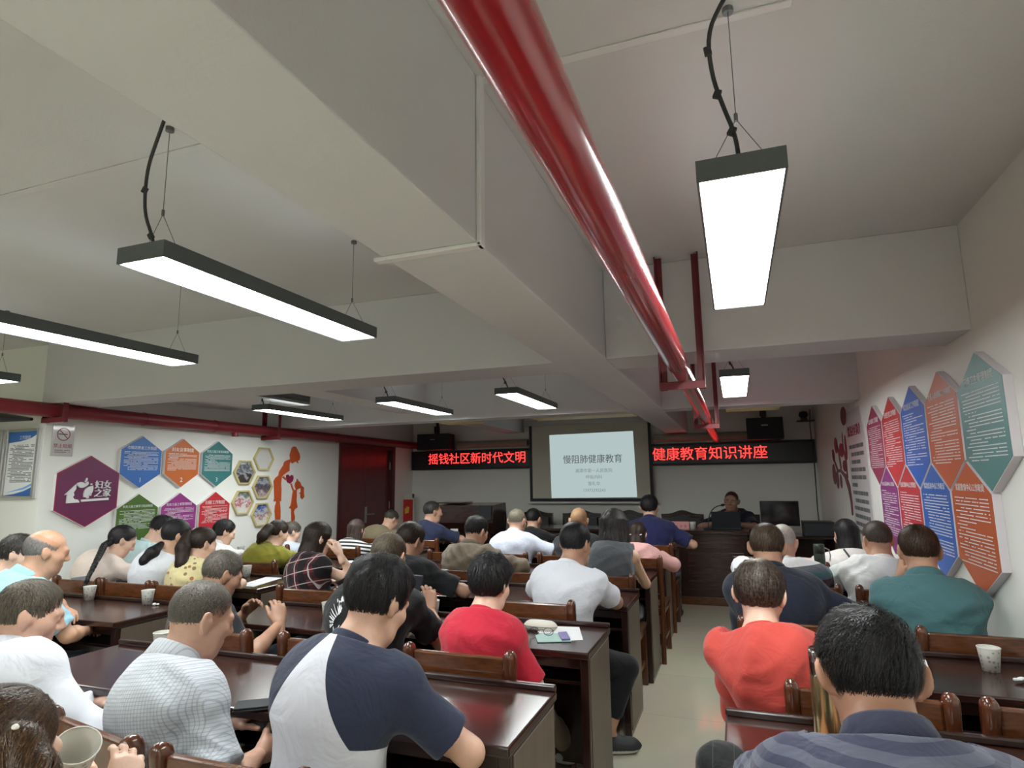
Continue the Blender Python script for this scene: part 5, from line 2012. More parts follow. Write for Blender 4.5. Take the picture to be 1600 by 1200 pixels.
        F_.ell(P0, np.array([0.165 * (1.0 if sex == 'm' else 0.98) * sc * (0.5 + 0.5 * fat) + t, 0.125 * sc * fat + t, 0.11 * sc + t]), np.stack([tr, tf, up], 1), k)

    torso(fl, -0.012, 0.05)
    for s_ in 'RL':
        E, W, A = arms[s_]
        fl.cap(Sj[s_], E, 0.047 * am, 0.039 * am, 0.03)
        fl.cap(E, E + (W - E) * 0.35, 0.038 * am, 0.040 * am, 0.02)
        fl.cap(E + (W - E) * 0.35, W, 0.040 * am, 0.0255 * am, 0.02)
    V, Qd = fl.net(1)
    parts = [(V, Qd, np.zeros(len(Qd), int))]
    # lips by face centre
    fc = (V[Qd].mean(1) - Hc) @ R / sc
    lip = (np.abs(fc[:, 0]) < 0.025 - np.abs(fc[:, 2] + 0.061) * 0.7) & (fc[:, 1] > 0.088) & (fc[:, 2] > -0.0745) & (fc[:, 2] < -0.049)
    parts[0][2][lip] = 1
    # eyes
    if P.get('eyes'):
        for sx in (-1, 1):
            ef = Field(L2W((sx * .031, .09, .002)) - 0.02, L2W((sx * .031, .09, .002)) + 0.02, 0.0016)
            ef.ell(L2W((sx * .031, .0915, .0015)), np.array([.0125, .009, .0042]) * sc, R, 0)
            v_, q_ = ef.net(1)
            lc = (v_[q_].mean(1) - Hc) @ R / sc
            mi_ = np.where(np.hypot(lc[:, 0] - sx * .031, lc[:, 2] - .0015) < 0.0055, 3, 2)
            parts.append((v_, q_, mi_))
    for s_ in 'RL':
        E, W, A = arms[s_]
        f = np.array(A['f'], float) if 'f' in A else nrm(nrm(W - E) * (1, 1, 0.35 if A.get('mode', 'desk') == 'desk' else 1))
        if A.get('mode') == 'cheek':
            f = nrm(up + tf * 0.15 - tr * (0.15 if s_ == 'R' else -0.15))
        n_ = np.array(A['n'], float) if 'n' in A else (np.array([0, 0, -1.0]) if A.get('mode') != 'cheek' else (-tr if s_ == 'R' else tr))
        v_, q_ = hand_mesh(W, f, n_, s_, A.get('curl', 28), A.get('spread', 5), sc * (1.0 if sex == 'm' else 0.93), 0.0036 if depth < 3.2 else 0.0048, A.get('thumb', 25))
        parts.append((v_, q_, np.zeros(len(q_), int)))
    skin = P.get('skin', (196, 150, 122))
    # ---------------- legs, trousers, shoes
    legs = {}
    for s_ in 'RL':
        sg = 1 if s_ == 'R' else -1
        G = P.get('leg' + s_, {})
        hj = P0 + tr * sg * 0.085 * sc - up * 0.02
        kn = np.array(G['knee'], float) if 'knee' in G else hj + tf * 0.40 * sc + tr * sg * G.get('open', 0.03) + up * (0.455 - hj[2])
        an = np.array(G['ankle'], float) if 'ankle' in G else np.array([kn[0], kn[1], 0]) + tf * G.get('tuck', -0.02) + up * 0.095
        toe = np.array(G['toe'], float) if 'toe' in G else nrm(tf + tr * sg * 0.15)
        legs[s_] = (hj, kn, an, toe)
    if P.get('bare_ankle'):
        s_ = P['bare_ankle']
        hj, kn, an, toe = legs[s_]
        af = Field(np.minimum(kn, an) - 0.1, np.maximum(kn, an) + 0.1, 0.006)
        af.cap(kn, an, 0.05, 0.033, 0)
        af.cap(an, an - up * 0.05 + toe * 0.05, 0.034, 0.03, 0.02)
        v_, q_ = af.net(1)
        parts.append((v_, q_, np.zeros(len(q_), int)))
    VV = np.concatenate([p_[0] for p_ in parts])
    o_, QQ = 0, []
    for p_ in parts:
        QQ.append(p_[1] + o_)
        o_ += len(p_[0])
    np_mesh('body', VV, np.concatenate(QQ), [skin_mat(skin), M_lip, M_eye, M_iris], root, off, mi=np.concatenate([p_[2] for p_ in parts]))
    pc = P.get('pants', (38, 40, 48))
    allp = np.array([q for s_ in 'RL' for q in legs[s_][:3]] + [P0])
    hp_ = 0.013 * Q_
    pf = Field(allp.min(0) - 0.2, allp.max(0) + 0.2, hp_ if not P.get('fine_legs') else 0.0075)
    pf.ell(P0 - up * 0.01, np.array([0.172 * sc, 0.135 * sc, 0.115 * sc]), np.stack([tr, tf, up], 1), 0.03)
    for s_ in 'RL':
        hj, kn, an, toe = legs[s_]
        pf.cap(hj, kn, 0.088 * sc, 0.066 * sc, 0.05)
        a2 = an + (kn - an) * P.get('cuff', 0.03)
        pf.cap(kn, a2, 0.064 * sc, 0.052 * sc, 0.02)
    v_, q_ = pf.net(1)
    g_ = pf.grad(v_)
    v_ = v_ + g_ * folds(v_, P['seed'] + 7, 0.003)[:, None]
    np_mesh('trousers', v_, q_, cloth_mat(P.get('pant_kind', 'plain'), (pc,) if 'pant_cols' not in P else P['pant_cols']), root, off, {'drop': v_[:, 2] * 1.0, 'across': v_[:, 0]})
    for s_ in 'RL':
        hj, kn, an, toe = legs[s_]
        sf = Field(an - 0.24, an + 0.24, 0.006 if P.get('fine_legs') else 0.012)
        tv = nrm(toe)
        sd_ = np.cross(tv, up)
        b0 = an - up * 0.055
        sf.ell(b0 + tv * 0.05, np.array([0.13, 0.043, 0.034]) * sc, np.stack([tv, sd_, np.cross(sd_, tv)], 1), 0.02)
        sf.cap(an - up * 0.02, b0 - tv * 0.03, 0.042, 0.04, 0.03)
        sf.cap(b0, b0 + tv * 0.12 + up * 0.004, 0.042, 0.034, 0.03)
        sf.clip(b0 - up * 0.036, -np.cross(sd_, tv))
        sf.clip(an + up * 0.02, up)
        v_, q_ = sf.net(1)
        if len(v_) == 0:
            continue
        zz = ((v_ - b0) @ np.cross(sd_, tv))[q_].mean(1)
        scol = P.get('shoe', (40, 40, 42))
        np_mesh('shoe', v_, q_, [mat('shoe %d %d %d' % scol, s2l(scol), 0.6, bump=0.1), M_sole], root, off, mi=(zz < -0.012).astype(int) * (1 if P.get('white_sole', False) else 0))
    # ---------------- shirt
    T = P['shirt']
    sl = T.get('sleeve', 'short')
    t = T.get('loose', 0.014)
    hs = (0.0062 if depth < 2.3 else 0.008 if depth < 3.6 else 0.010) * Q_
    sf = Field(lo - 0.06, hi + 0.06, hs)
    torso(sf, t, T.get('k', 0.06))
    if T.get('hem', 0) > 0:
        sf.cap(P0, P0 - up * T['hem'], 0.15 * sc, 0.17 * sc, 0.05)
    drape = Field(lo - 0.06, hi + 0.06, hs) if sl != 'none' else None
    if sl != 'none':
        for s_ in 'RL':
            E, W, A = arms[s_]
            d = nrm(E - Sj[s_])
            if sl == 'short':
                fr = T.get('slen', 0.66) * 0.85
                end = Sj[s_] + d * la * fr
                tmp = Field(lo - 0.06, hi + 0.06, hs)
                tmp.cap(Sj[s_], end + d * 0.05, 0.048 * am + t * 0.7, 0.046 * am + t * 1.1, 0)
                tmp.clip(end, d)
                f_ = tmp.F
            else:
                tmp = Field(lo - 0.06, hi + 0.06, hs)
                tmp.cap(Sj[s_], E, 0.049 * am + t * 0.8, 0.041 * am + t * 0.9, 0)
                d2 = nrm(W - E)
                stop = 0.97 if sl == 'long' else T.get('slen', 0.4)
                end = E + (W - E) * stop
                tmp.cap(E, end + d2 * 0.03, 0.041 * am + t * 0.9, 0.031 * am + t, 0.03)
                tmp.clip(end, d2) if False else None
                q = tmp.sub(np.minimum(E, end) - 0.12, np.maximum(E, end) + 0.12)
                sl3, X, Y, Z = q
                pl = ((X - end[0]) * d2[0] + (Y - end[1]) * d2[1] + (Z - end[2]) * d2[2]).astype(np.float32)
                near = np.sqrt((X - end[0]) ** 2 + (Y - end[1]) ** 2 + (Z - end[2]) ** 2) < 0.13
                tmp.F[sl3] = np.where(near, np.maximum(tmp.F[sl3], pl), tmp.F[sl3])
                f_ = tmp.F
            kk = 0.035
            hh = np.maximum(kk - np.abs(sf.F - f_), 0) / kk
            sf.F = np.minimum(sf.F, f_) - hh * hh * kk * 0.25
    # neckline
    nd = nrm(B - Nk + sp_u * 0.05)
    q = sf.sub(Nk - 0.14, Nk + 0.16)
    sl3, X, Y, Z = q
    o3 = Nk + sp_u * T.get('neckline', 0.012) * sc
    pn = nrm(sp_u * 1.0 + sp_f * T.get('scoop', 0.35) + nd * 0.4)
    pl = ((X - o3[0]) * pn[0] + (Y - o3[1]) * pn[1] + (Z - o3[2]) * pn[2]).astype(np.float32)
    rr = np.sqrt((X - Nk[0]) ** 2 + (Y - Nk[1]) ** 2 + (Z - Nk[2]) ** 2)
    sf.F[sl3] = np.where(rr < 0.14, np.maximum(sf.F[sl3], pl), sf.F[sl3])
    if sl == 'none':
        for s_ in 'RL':
            sg = 1 if s_ == 'R' else -1
            c_ = Sj[s_] + sp_r * sg * 0.008
            tn = nrm(sp_r * sg + sp_u * 0.1)
            q = sf.sub(c_ - 0.12, c_ + 0.12)
            sl3, X, Y, Z = q
            pl = ((X - c_[0]) * tn[0] + (Y - c_[1]) * tn[1] + (Z - c_[2]) * tn[2]).astype(np.float32)
            sf.F[sl3] = np.maximum(sf.F[sl3], pl)
    sf.clip(np.array([0, 0, P0[2] - 0.05 - T.get('hem', 0)]), np.array([0, 0, -1.0]))
    V, Qd = sf.net(1)
    g_ = sf.grad(V)
    far_neck = np.clip((np.linalg.norm(V - Nk, axis=1) - 0.06) / 0.06, 0, 1)
    V = V + g_ * (folds(V, P['seed'], T.get('crease', 0.0045), T.get('cscale', 1.0)) * far_neck)[:, None]
    rel = V - Nk
    drop = -(rel @ sp_u) + T.get('slant', 0.0) * (rel @ sp_r)
    across = rel @ sp_r
    att = {'drop': drop + 1.0 if T['kind'] not in ('bands',) else drop, 'across': across + 1.0}
    if T['kind'] == 'raglan':
        xr = np.abs(rel @ sp_r)
        dn = -(rel @ sp_u)
        line = xr - (0.034 + 0.52 * dn)
        arm_s = np.full(len(V), -1.0)
        for s_ in 'RL':
            E = arms[s_][0]
            dd = E - Sj[s_]
            tq = ((V - Sj[s_]) @ dd) / (dd @ dd)
            tt_ = np.clip(tq, 0.0, 1)
            ad_ = np.linalg.norm(V - Sj[s_] - tt_[:, None] * dd, axis=1)
            arm_s = np.maximum(arm_s, np.minimum(0.084 - ad_, (tq - 0.22) * 0.3))
        att['sleeve'] = np.maximum(np.minimum(line, (0.21 - dn) * 0.6), arm_s)
    np_mesh('shirt', V, Qd, cloth_mat(T['kind'], T['cols'], T.get('key', '')), root, off, att)
    ck = T.get('collar', 'band')
    if ck != 'no':
        ax = nrm(nd + sp_u * 0.6)
        c0 = Nk + sp_f * 0.018 + sp_u * (T.get('neckline', 0.012) - 0.010) * sc
        e1 = nrm(sp_r - ax * (sp_r @ ax))
        e2 = np.cross(ax, e1)
        rn = neck_r * 1.06 + 0.004
        prof = {'band': [(0.000, -0.012), (0.0, 0.012), (0.003, 0.015), (0.006, 0.012), (0.011, -0.010)],
                'polo': [(0.0, -0.012), (0.001, 0.026), (0.004, 0.031), (0.009, 0.027), (0.024, -0.004), (0.022, -0.010)],
                'shirt': [(0.0, -0.012), (0.001, 0.032), (0.004, 0.038), (0.010, 0.033), (0.028, -0.006), (0.026, -0.013)]}[ck]
        nn = 40
        cv = []
        for k in range(nn):
            th = 2 * math.pi * k / nn
            dr = math.sin(th) * e2 + math.cos(th) * e1
            dip = 0.30 * float(np.clip(dr @ sp_f, -1, 1)) * rn
            wob = 0.0012 * math.sin(3 * th + P['seed'])
            for (r_, z_) in prof:
                cv.append(c0 + dr * (rn + r_ + wob * (z_ < 0.02)) + ax * (z_ - dip))
        m_ = len(prof)
        cq = []
        for k in range(nn):
            k2 = (k + 1) % nn
            for j in range(m_ - 1):
                cq.append((k * m_ + j, k2 * m_ + j, k2 * m_ + j + 1, k * m_ + j + 1))
        cv = np.array(cv)
        np_mesh('collar', cv, np.array(cq), cloth_mat(T['kind'], T['cols'], T.get('key', '')), root, off, {'drop': np.full(len(cv), 1.0), 'across': ((cv - Nk) @ sp_r) + 1.0, 'sleeve': np.ones(len(cv))})
    # ---------------- hair
    hf = make_hair(P, Hc, R, root, skin, hsc, depth, rng) if P['hair']['kind'] != 'none' else None
    # ---------------- chair
    if P.get('chair'):
        cx, cy, lab = P['chair']
        chair(cx, cy, lab, P.get('chair_rz', 0.0))
    return dict(root=root, shirt=sf, body=fl, hair=hf, Hc=Hc, R=R, Nk=Nk, arms=arms, off=off, L2W=L2W, sp=RS, P0=P0, depth=depth)
# ------------------------------------------------------------------ hair presets
BLACK = ((16, 15, 17), (52, 50, 52))
DARKBR = ((24, 19, 17), (66, 52, 44))
GREYDK = ((52, 49, 46), (126, 119, 110))
GREY = ((70, 66, 62), (150, 144, 136))
WHITEH = ((120, 114, 106), (190, 184, 176))
BROWN = ((46, 28, 20), (98, 62, 40))


def short(cols=BLACK, **k):
    d = dict(kind='short', cols=cols, top=0.02, side=0.009, strands=3200, slen=0.032, lift=0.004)
    d.update(k)
    return d


def buzz(cols=GREYDK, **k):
    d = dict(kind='buzz', cols=cols, top=0.006, side=0.004, strands=2600, slen=0.010, lift=0.0012, dens=0.95, fade=0.045)
    d.update(k)
    return d


TAN, MID, PALE, OLD = (172, 128, 102), (194, 150, 124), (210, 170, 146), (194, 150, 126)
NAVYP, BLACKP = (34, 38, 50), (26, 27, 30)
CH = 'brown wooden chair under the '

PEOPLE = [  # head, arm and tail points unprojected from image pixels; depths scaled about the camera
    # ------------------------------------------------ middle block, first row
    dict(id='raglan', head=(-1.0265, 1.6288, 1.0667), yaw=14, pitch=27, tyaw=10, skin=MID, hip=(-0.05, -0.18), wide=1.14, neckback=0.065, neckdrop=0.075, flare=0.35,
         label='man seen from behind in a white tee with navy raglan sleeves, head bowed',
         hair=short(BLACK, top=0.034, side=0.014, strands=5200, slen=0.055, lift=0.007, whorl=(0.02, -0.06, 0.10), jit=0.4, nape=-0.004, lump=0.003),
         shirt=dict(kind='raglan', cols=((212, 214, 226), (44, 50, 74)), sleeve='short', slen=0.9, loose=0.02, neckline=0.018, crease=0.0035),
         armR=dict(mode='at', w=(-0.9126, 1.6829, 0.7450), hint=(1.0, -0.25, -0.35)), armL=dict(mode='at', w=(-1.1362, 1.7067, 0.7450), hint=(-0.9, -0.2, -0.5)),
         chair=(-1.1302, 1.2188, CH + 'man with navy raglan sleeves'), pants=(150, 136, 112)),
    dict(id='checked', head=(-1.6240, 1.5512, 0.9984), yaw=22, pitch=20, tyaw=16, skin=OLD, hip=(0.03, -0.15), neckback=0.055, flare=0.25,
         label='grey crop-haired man in a pale blue checked collared shirt at lower left',
         hair=buzz(GREYDK, top=0.007, side=0.005, dens=1.0, fade=0.06, thin=(0, -0.03, 0.11, 0.08, 0.25)),
         shirt=dict(kind='check', cols=((202, 208, 214), (140, 152, 172)), sleeve='short', slen=0.92, loose=0.018, collar='shirt', neckline=0.016, crease=0.0045),
         armR=dict(mode='at', w=(-1.4314, 1.6200, 0.5953), hint=(0.62, -0.5, -0.6), f=(0.2, 1, 0.1), n=(-1, 0.1, -0.2), curl=45), armL=dict(mode='lap'),
         chair=(-1.6398, 1.2653, CH + 'man in the pale checked shirt'), chair_rz=-0.19, pants=NAVYP),
    dict(id='whiteshirt', head=(-2.3596, 1.5069, 0.9703), yaw=34, pitch=16, tyaw=14, roll=-3, skin=OLD, hip=(0.17, -0.10), wide=1.25, neckback=0.03, flare=0.3,
         label='older man in a white dress shirt turned sideways at the far lower left',
         hair=short(((52, 47, 40), (122, 112, 98)), top=0.018, side=0.009, strands=4200, slen=0.035, lift=0.003),
         shirt=dict(kind='plain', cols=((222, 226, 236),), sleeve='long', loose=0.022, collar='shirt', neckline=0.014, crease=0.009, cscale=0.8),
         armR=dict(mode='at', w=(-1.9168, 1.6842, 0.5558), hint=(0.5, -1.0, -0.2)), armL=dict(mode='lap'),
         chair=(-2.3711, 1.1966, CH + 'man in the white dress shirt'), pants=(60, 62, 70)),
    # ------------------------------------------------ behind row one: woman with ponytail and cup
    dict(id='cupwoman', head=(-1.1284, 0.6870, 0.9911), yaw=-6, pitch=16, sex='f', skin=PALE, hip=(-0.02, -0.14), neckdrop=0.08,
         label='woman with brown tied hair holding a paper cup, cut by the lower left corner',
         hair=dict(kind='short', line=([-.12, -.06, -.03, .0, .03, .05, .07, .09, .12], [-.085, -.082, -.075, -.06, -.03, .02, .055, .07, .08]), cols=((34, 24, 18), (104, 76, 52)), top=0.012, side=0.010, strands=5200, slen=0.06, lift=0.002, whorl=(0.0, 0.06, 0.10), grav=0.5, rough=0.32, nape=-0.01, tints=(0.1, 0.95), jit=0.18),
         shirt=dict(kind='plain', cols=((60, 60, 66),), sleeve='short', loose=0.014),
         armR=dict(mode='at', w=(-1.0989, 0.8864, 0.8393), f=(-0.35, 0.5, 0.8), n=(-0.8, 0.3, -0.4), curl=38, hint=(0.9, -0.5, -0.9)), armL=dict(mode='lap'), pants=NAVYP, ponytail=True,
         chair=(-1.1080, 0.3102, 'brown wooden chair under the woman with the tied brown hair')),
    # ------------------------------------------------ middle block, second row
    dict(id='stripedblack', head=(-2.4779, 2.4819, 0.9632), yaw=24, pitch=26, tyaw=30, skin=TAN, hip=(0.10, -0.10), flare=0.35, slump=0.045,
         label='grizzled man in a black pinstriped shirt with raised folded hands',
         hair=short(GREYDK, top=0.012, side=0.008, strands=3400, slen=0.022, lift=0.003),
         shirt=dict(kind='pin', cols=((34, 36, 40), (86, 90, 98)), sleeve='short', slen=0.85, loose=0.02, collar='polo'),
         armR=dict(mode='at', w=(-2.1614, 2.5484, 0.7317), hint=(0.5, -0.6, -0.8), f=(-0.35, 0.25, 0.9), n=(-0.75, 0.5, -0.1), curl=34, thumb=10),
         armL=dict(mode='at', w=(-2.5003, 2.6814, 0.7460), hint=(-0.5, 0.2, -0.8), f=(0.75, -0.1, 0.6), n=(0.5, -0.4, -0.5), curl=30, thumb=12),
         chair=(-2.1994, 2.1828, CH + 'man with folded hands'), pants=NAVYP, legR=dict(knee=(-2.0, 2.80, 0.64), ankle=(-2.05, 2.85, 0.25), toe=(0.3, 0.9, -0.1))),
    dict(id='wingman', head=(-1.5726, 2.5816, 1.0606), yaw=-4, pitch=24, tyaw=8, skin=TAN, hip=(0.0, -0.17), wide=1.15, fat=1.1, flare=0.4, slump=0.05,
         label='man in a black tee with a white wing print looking at a phone',
         hair=short(((32, 30, 28), (120, 106, 88)), top=0.010, side=0.008, strands=3000, slen=0.024, lift=0.002, thin=(0.0, -0.02, 0.11, 0.085, 0.75)),
         shirt=dict(kind='plain', cols=((20, 21, 24),), sleeve='short', slen=0.85, loose=0.02),
         armR=dict(mode='at', w=(-1.4482, 2.7700, 0.7902), hint=(0.8, -0.6, -0.7), f=(-0.15, 0.2, 1.0), n=(-0.6, 0.7, 0), curl=40), armL=dict(mode='desk', out=0.12),
         chair=(-1.6066, 2.1994, CH + 'man with the white wing print'), pants=BLACKP),
    dict(id='red', head=(-1.0169, 2.4930, 0.9824), yaw=10, pitch=18, tyaw=6, sex='f', skin=PALE, hip=(0.0, -0.11), wide=0.97,
         label='person in a bright red shirt with thick short black hair',
         hair=short(BLACK, top=0.034, side=0.026, strands=5200, slen=0.05, lift=0.007, nape=-0.022, whorl=(-0.01, -0.075, 0.09), swirl=0.5, jit=0.42, lump=0.004),
         shirt=dict(kind='plain', cols=((206, 30, 54),), sleeve='short', slen=0.98, loose=0.02, collar='band', crease=0.004),
         armR=dict(mode='lap', z=0.10, fwd=0.28), armL=dict(mode='lap'),
         chair=(-1.0171, 2.2049, CH + 'person in the bright red shirt'), pants=(168, 152, 126), shoe=(214, 216, 218), fine_legs=True,
         legR=dict(knee=(-0.92, 2.72, 0.455), ankle=(-0.8730, 3.1095, 0.1400), toe=(0.45, 0.75, -0.25))),
    # ------------------------------------------------ middle block, third row
    dict(id='plaid', head=(-2.6736, 3.4902, 1.0426), yaw=28, pitch=20, tyaw=22, sex='f', skin=PALE, hip=(0.09, -0.12), slump=0.03,
         label='woman in a dark red plaid shirt resting her cheek on her hand',
         hair=dict(kind='bob', cols=DARKBR, top=0.018, side=0.014, len=0.13, bw=0.088, bd=0.098, strands=4200, slen=0.07, lift=0.002, whorl=(0, -0.02, 0.1), grav=0.8, jit=0.15, fringe=0.02),
         shirt=dict(kind='plaid', cols=((30, 24, 28), (112, 36, 46), (196, 184, 184)), sleeve='three', slen=0.35, loose=0.022, collar='shirt', crease=0.006, hem=0.06),
         armR=dict(mode='at', w=(-2.4723, 3.4570, 0.9519), curl=32, hint=(0.6, 0.5, -1.0), f=(-0.42, 0.0, 0.95), n=(-0.9, 0.1, -0.35), thumb=5), armL=dict(mode='desk'),
         chair=(-2.4598, 3.1689, CH + 'woman in the plaid shirt'), pants=NAVYP),
    dict(id='blacktee', head=(-1.9697, 3.4902, 1.0412), yaw=16, pitch=28, skin=TAN, hip=(0.05, -0.12), fat=1.08, wide=1.1, slump=0.05,
         label='dark-haired man in a black tee behind the phone holder, head bowed to the desk',
         hair=short(DARKBR, top=0.018, side=0.012, strands=2600, slen=0.035),
         shirt=dict(kind='plain', cols=((26, 28, 31),), sleeve='short', slen=0.95, loose=0.024),
         armR=dict(mode='desk', out=0.22, fwd=0.2), armL=dict(mode='desk'),
         chair=(-1.9058, 3.1744, CH + 'man in the plain black tee'), pants=BLACKP),
    dict(id='whitetee', head=(-0.8853, 3.4570, 1.0538), yaw=16, pitch=15, tyaw=8, skin=TAN, hip=(-0.06, -0.13), wide=1.03, flare=0.35,
         label='dark-haired man in a white tee by the aisle with his leg out',
         hair=short(BLACK, top=0.02, side=0.011, strands=3400, slen=0.03, lift=0.003, nape=-0.006),
         shirt=dict(kind='plain', cols=((224, 228, 238),), sleeve='short', slen=0.88, loose=0.02, crease=0.004),
         armR=dict(mode='at', w=(-0.8642, 3.7229, 0.7330), hint=(1.0, 0.0, -0.4)), armL=dict(mode='desk', out=0.1),
         chair=(-1.0415, 3.1800, CH + 'man in the white tee'), pants=(28, 29, 33), fine_legs=True, white_sole=True, shoe=(46, 48, 50), bare_ankle='R', cuff=0.33,
         legR=dict(knee=(-0.6291, 3.5200, 0.3989), ankle=(-0.7217, 3.3948, 0.0950), toe=(0.9, 0.25, 0))),
    # ------------------------------------------------ middle block, fourth row
    dict(id='taupe', head=(-1.8987, 4.3766, 1.0290), yaw=20, pitch=24, tyaw=10, skin=MID, hip=(0.02, -0.12), wide=1.12, slump=0.045,
         label='man in a taupe collared jacket with head bowed in the fourth row',
         hair=short(BLACK, top=0.018, side=0.008, strands=2400),
         shirt=dict(kind='plain', cols=((120, 106, 88),), sleeve='long', loose=0.026, collar='shirt', crease=0.007),
         chair=(-1.9944, 4.1384, CH + 'man in the taupe jacket'), pants=BLACKP),
    dict(id='greywoman', head=(-0.8331, 4.3766, 1.0865), yaw=4, pitch=8, sex='f', sc=1.0, skin=(200, 164, 132), hip=(-0.03, -0.12), wide=1.1,
         label='woman with shoulder length dark hair in a grey sleeveless top',
         hair=dict(kind='bob', cols=((28, 27, 28), (84, 80, 78)), top=0.024, side=0.022, len=0.21, bw=0.104, bd=0.108, flare=0.02, strands=5200, slen=0.09, lift=0.005, whorl=(0, 0.0, 0.11), grav=0.8, jit=0.25),
         shirt=dict(kind='plain', cols=((84, 88, 94),), sleeve='none', loose=0.016, collar='no', crease=0.003),
         armR=dict(mode='at', w=(-0.7313, 4.6758, 0.7330), hint=(0.6, -0.35, -0.9)), armL=dict(mode='desk'),
         chair=(-0.8864, 4.1439, CH + 'woman in the grey sleeveless top'), pants=BLACKP),
    # ------------------------------------------------ middle block, fifth row
    dict(id='greycrop', head=(-1.9603, 5.4846, 1.0366), yaw=10, pitch=12, skin=MID, hip=(0.02, -0.16), wide=1.12,
         label='man with a grey crop in a pale lavender white short-sleeved shirt',
         hair=buzz(((84, 78, 66), (150, 142, 124)), dens=0.95),
         shirt=dict(kind='plain', cols=((206, 212, 230),), sleeve='short', slen=0.98, loose=0.022, collar='polo', crease=0.005),
         armR=dict(mode='desk', out=0.2, fwd=0.1), chair=(-1.9501, 5.1190, CH + 'man with the grey crop'), pants=NAVYP),
    dict(id='baldman', head=(-1.3763, 5.5400, 1.0450), yaw=0, pitch=6, skin=(176, 138, 104), hip=(-0.02, -0.2), flare=0.6,
         label='bald tanned man in a dark shirt before the lecture table',
         hair=buzz(((70, 56, 44), (120, 98, 76)), dens=0.32, strands=0),
         shirt=dict(kind='plain', cols=((40, 44, 46),), sleeve='short', loose=0.016, collar='band'),
         chair=(-1.4072, 5.1079, CH + 'bald tanned man'), pants=BLACKP),
    dict(id='pinkgirl', head=(-0.8358, 5.4292, 0.9386), yaw=2, pitch=26, sex='f', sc=0.9, skin=PALE, hip=(0.02, -0.13), slump=0.04,
         label='girl in a pink hooded top with two white hair clips, leaning over the desk',
         hair=dict(kind='bob', cols=((26, 19, 17), (66, 47, 38)), top=0.016, side=0.014, len=0.06, bw=0.084, bd=0.095, strands=2600, slen=0.05, lift=0.002, whorl=(0, 0.03, 0.1), grav=0.8, jit=0.12),
         shirt=dict(kind='plain', cols=((216, 158, 152),), sleeve='long', loose=0.03, collar='shirt', crease=0.006, hem=0.05),
         armR=dict(mode='at', w=(-0.6870, 5.6508, 0.7330), hint=(1.0, -0.1, -0.4)),
         chair=(-0.8199, 5.1190, CH + 'girl in the pink hooded top'), pants=(214, 160, 156)),
    # ------------------------------------------------ middle block, sixth row
    dict(id='blackcrew', head=(-2.1112, 6.4486, 0.9919), yaw=12, pitch=8, skin=MID, hip=(0.02, -0.16),
         label='man with cropped black hair in a black tee, next to the grey crop',
         hair=short(BLACK, top=0.012, side=0.006, strands=1800, slen=0.02, lift=0.002),
         shirt=dict(kind='plain', cols=((34, 36, 38),), sleeve='short', loose=0.018),
         chair=(-2.0830, 6.1272, CH + 'man in the black tee in the front row'), pants=BLACKP),
    dict(id='navypolo', head=(-0.8568, 6.4486, 1.1199), yaw=6, pitch=4, skin=MID, hip=(0.06, -0.16), wide=1.12, sc=1.06,
         label='man with black hair in a royal navy polo at the front of the aisle',
         hair=short(BLACK, top=0.02, side=0.012, strands=2000),
         shirt=dict(kind='plain', cols=((32, 36, 84),), sleeve='short', slen=0.98, loose=0.02, collar='polo'),
         armR=dict(mode='desk', out=0.26, fwd=0.14), chair=(-0.8310, 6.1272, CH + 'man in the royal navy polo'), pants=BLACKP),
    # ------------------------------------------------ left block
    dict(id='bluepolo', head=(-3.4285, 2.2382, 1.0776), yaw=26, pitch=14, tyaw=20, skin=(190, 142, 112), hip=(-0.05, -0.14), fat=1.1, wide=1.12, flare=0.3, slump=0.03,
         label='balding grey-fringed man in a light blue polo beside the cup desk',
         hair=dict(kind='bald', cols=((92, 90, 92), (150, 146, 142)), top=0.006, side=0.007, bald_top=0.046, bald_slope=0.3, strands=2200, slen=0.016, lift=0.001, dens=0.9, fade=0.04),
         shirt=dict(kind='plain', cols=((150, 204, 226),), sleeve='short', slen=0.95, loose=0.022, collar='polo', crease=0.005),
         armR=dict(mode='at', w=(-3.3462, 2.4376, 0.6444), hint=(1.0, -0.2, -0.9)), armL=dict(mode='desk'),
         chair=(-3.4126, 1.9279, CH + 'balding man in the light blue polo'), pants=NAVYP),
    dict(id='greyshirt', head=(-3.8827, 2.3822, 1.0350), yaw=40, pitch=20, tyaw=30, skin=PALE, hip=(-0.08, -0.16), sex='f',
         label='dark-haired person in a light grey shirt mostly hidden behind the balding man',
         hair=short(((28, 27, 26), (78, 74, 70)), top=0.014, side=0.012, nape=-0.01, strands=2200),
         shirt=dict(kind='plain', cols=((188, 192, 194),), sleeve='short', loose=0.02),
         chair=(-4.0110, 1.9279, CH + 'person in the light grey shirt'), pants=NAVYP),
    dict(id='braid', head=(-4.3165, 3.3462, 1.0085), yaw=26, pitch=30, tyaw=18, sex='f', skin=PALE, hip=(-0.05, -0.17), slump=0.05,
         label='woman in a pale peach tee with one long black braid',
         hair=dict(kind='short', cols=BLACK, top=0.018, side=0.016, strands=1800, slen=0.05, lift=0.001, whorl=(0, 0.07, 0.09), grav=0.5, nape=-0.012, jit=0.1),
         shirt=dict(kind='plain', cols=((222, 204, 192),), sleeve='short', slen=0.98, loose=0.022),
         tail=[(-4.3212, 3.2700, 1.0111), (-4.2957, 3.2000, 0.9916), (-4.1276, 3.0300, 0.9113), (-4.0496, 2.9300, 0.8282), (-4.0492, 2.9000, 0.7440)], tail_r=[0.024, 0.022, 0.017, 0.015, 0.010], braidtail=True,
         armR=dict(mode='desk', out=0.06), chair=(-4.2547, 3.0359, CH + 'woman with the braid'), pants=NAVYP),
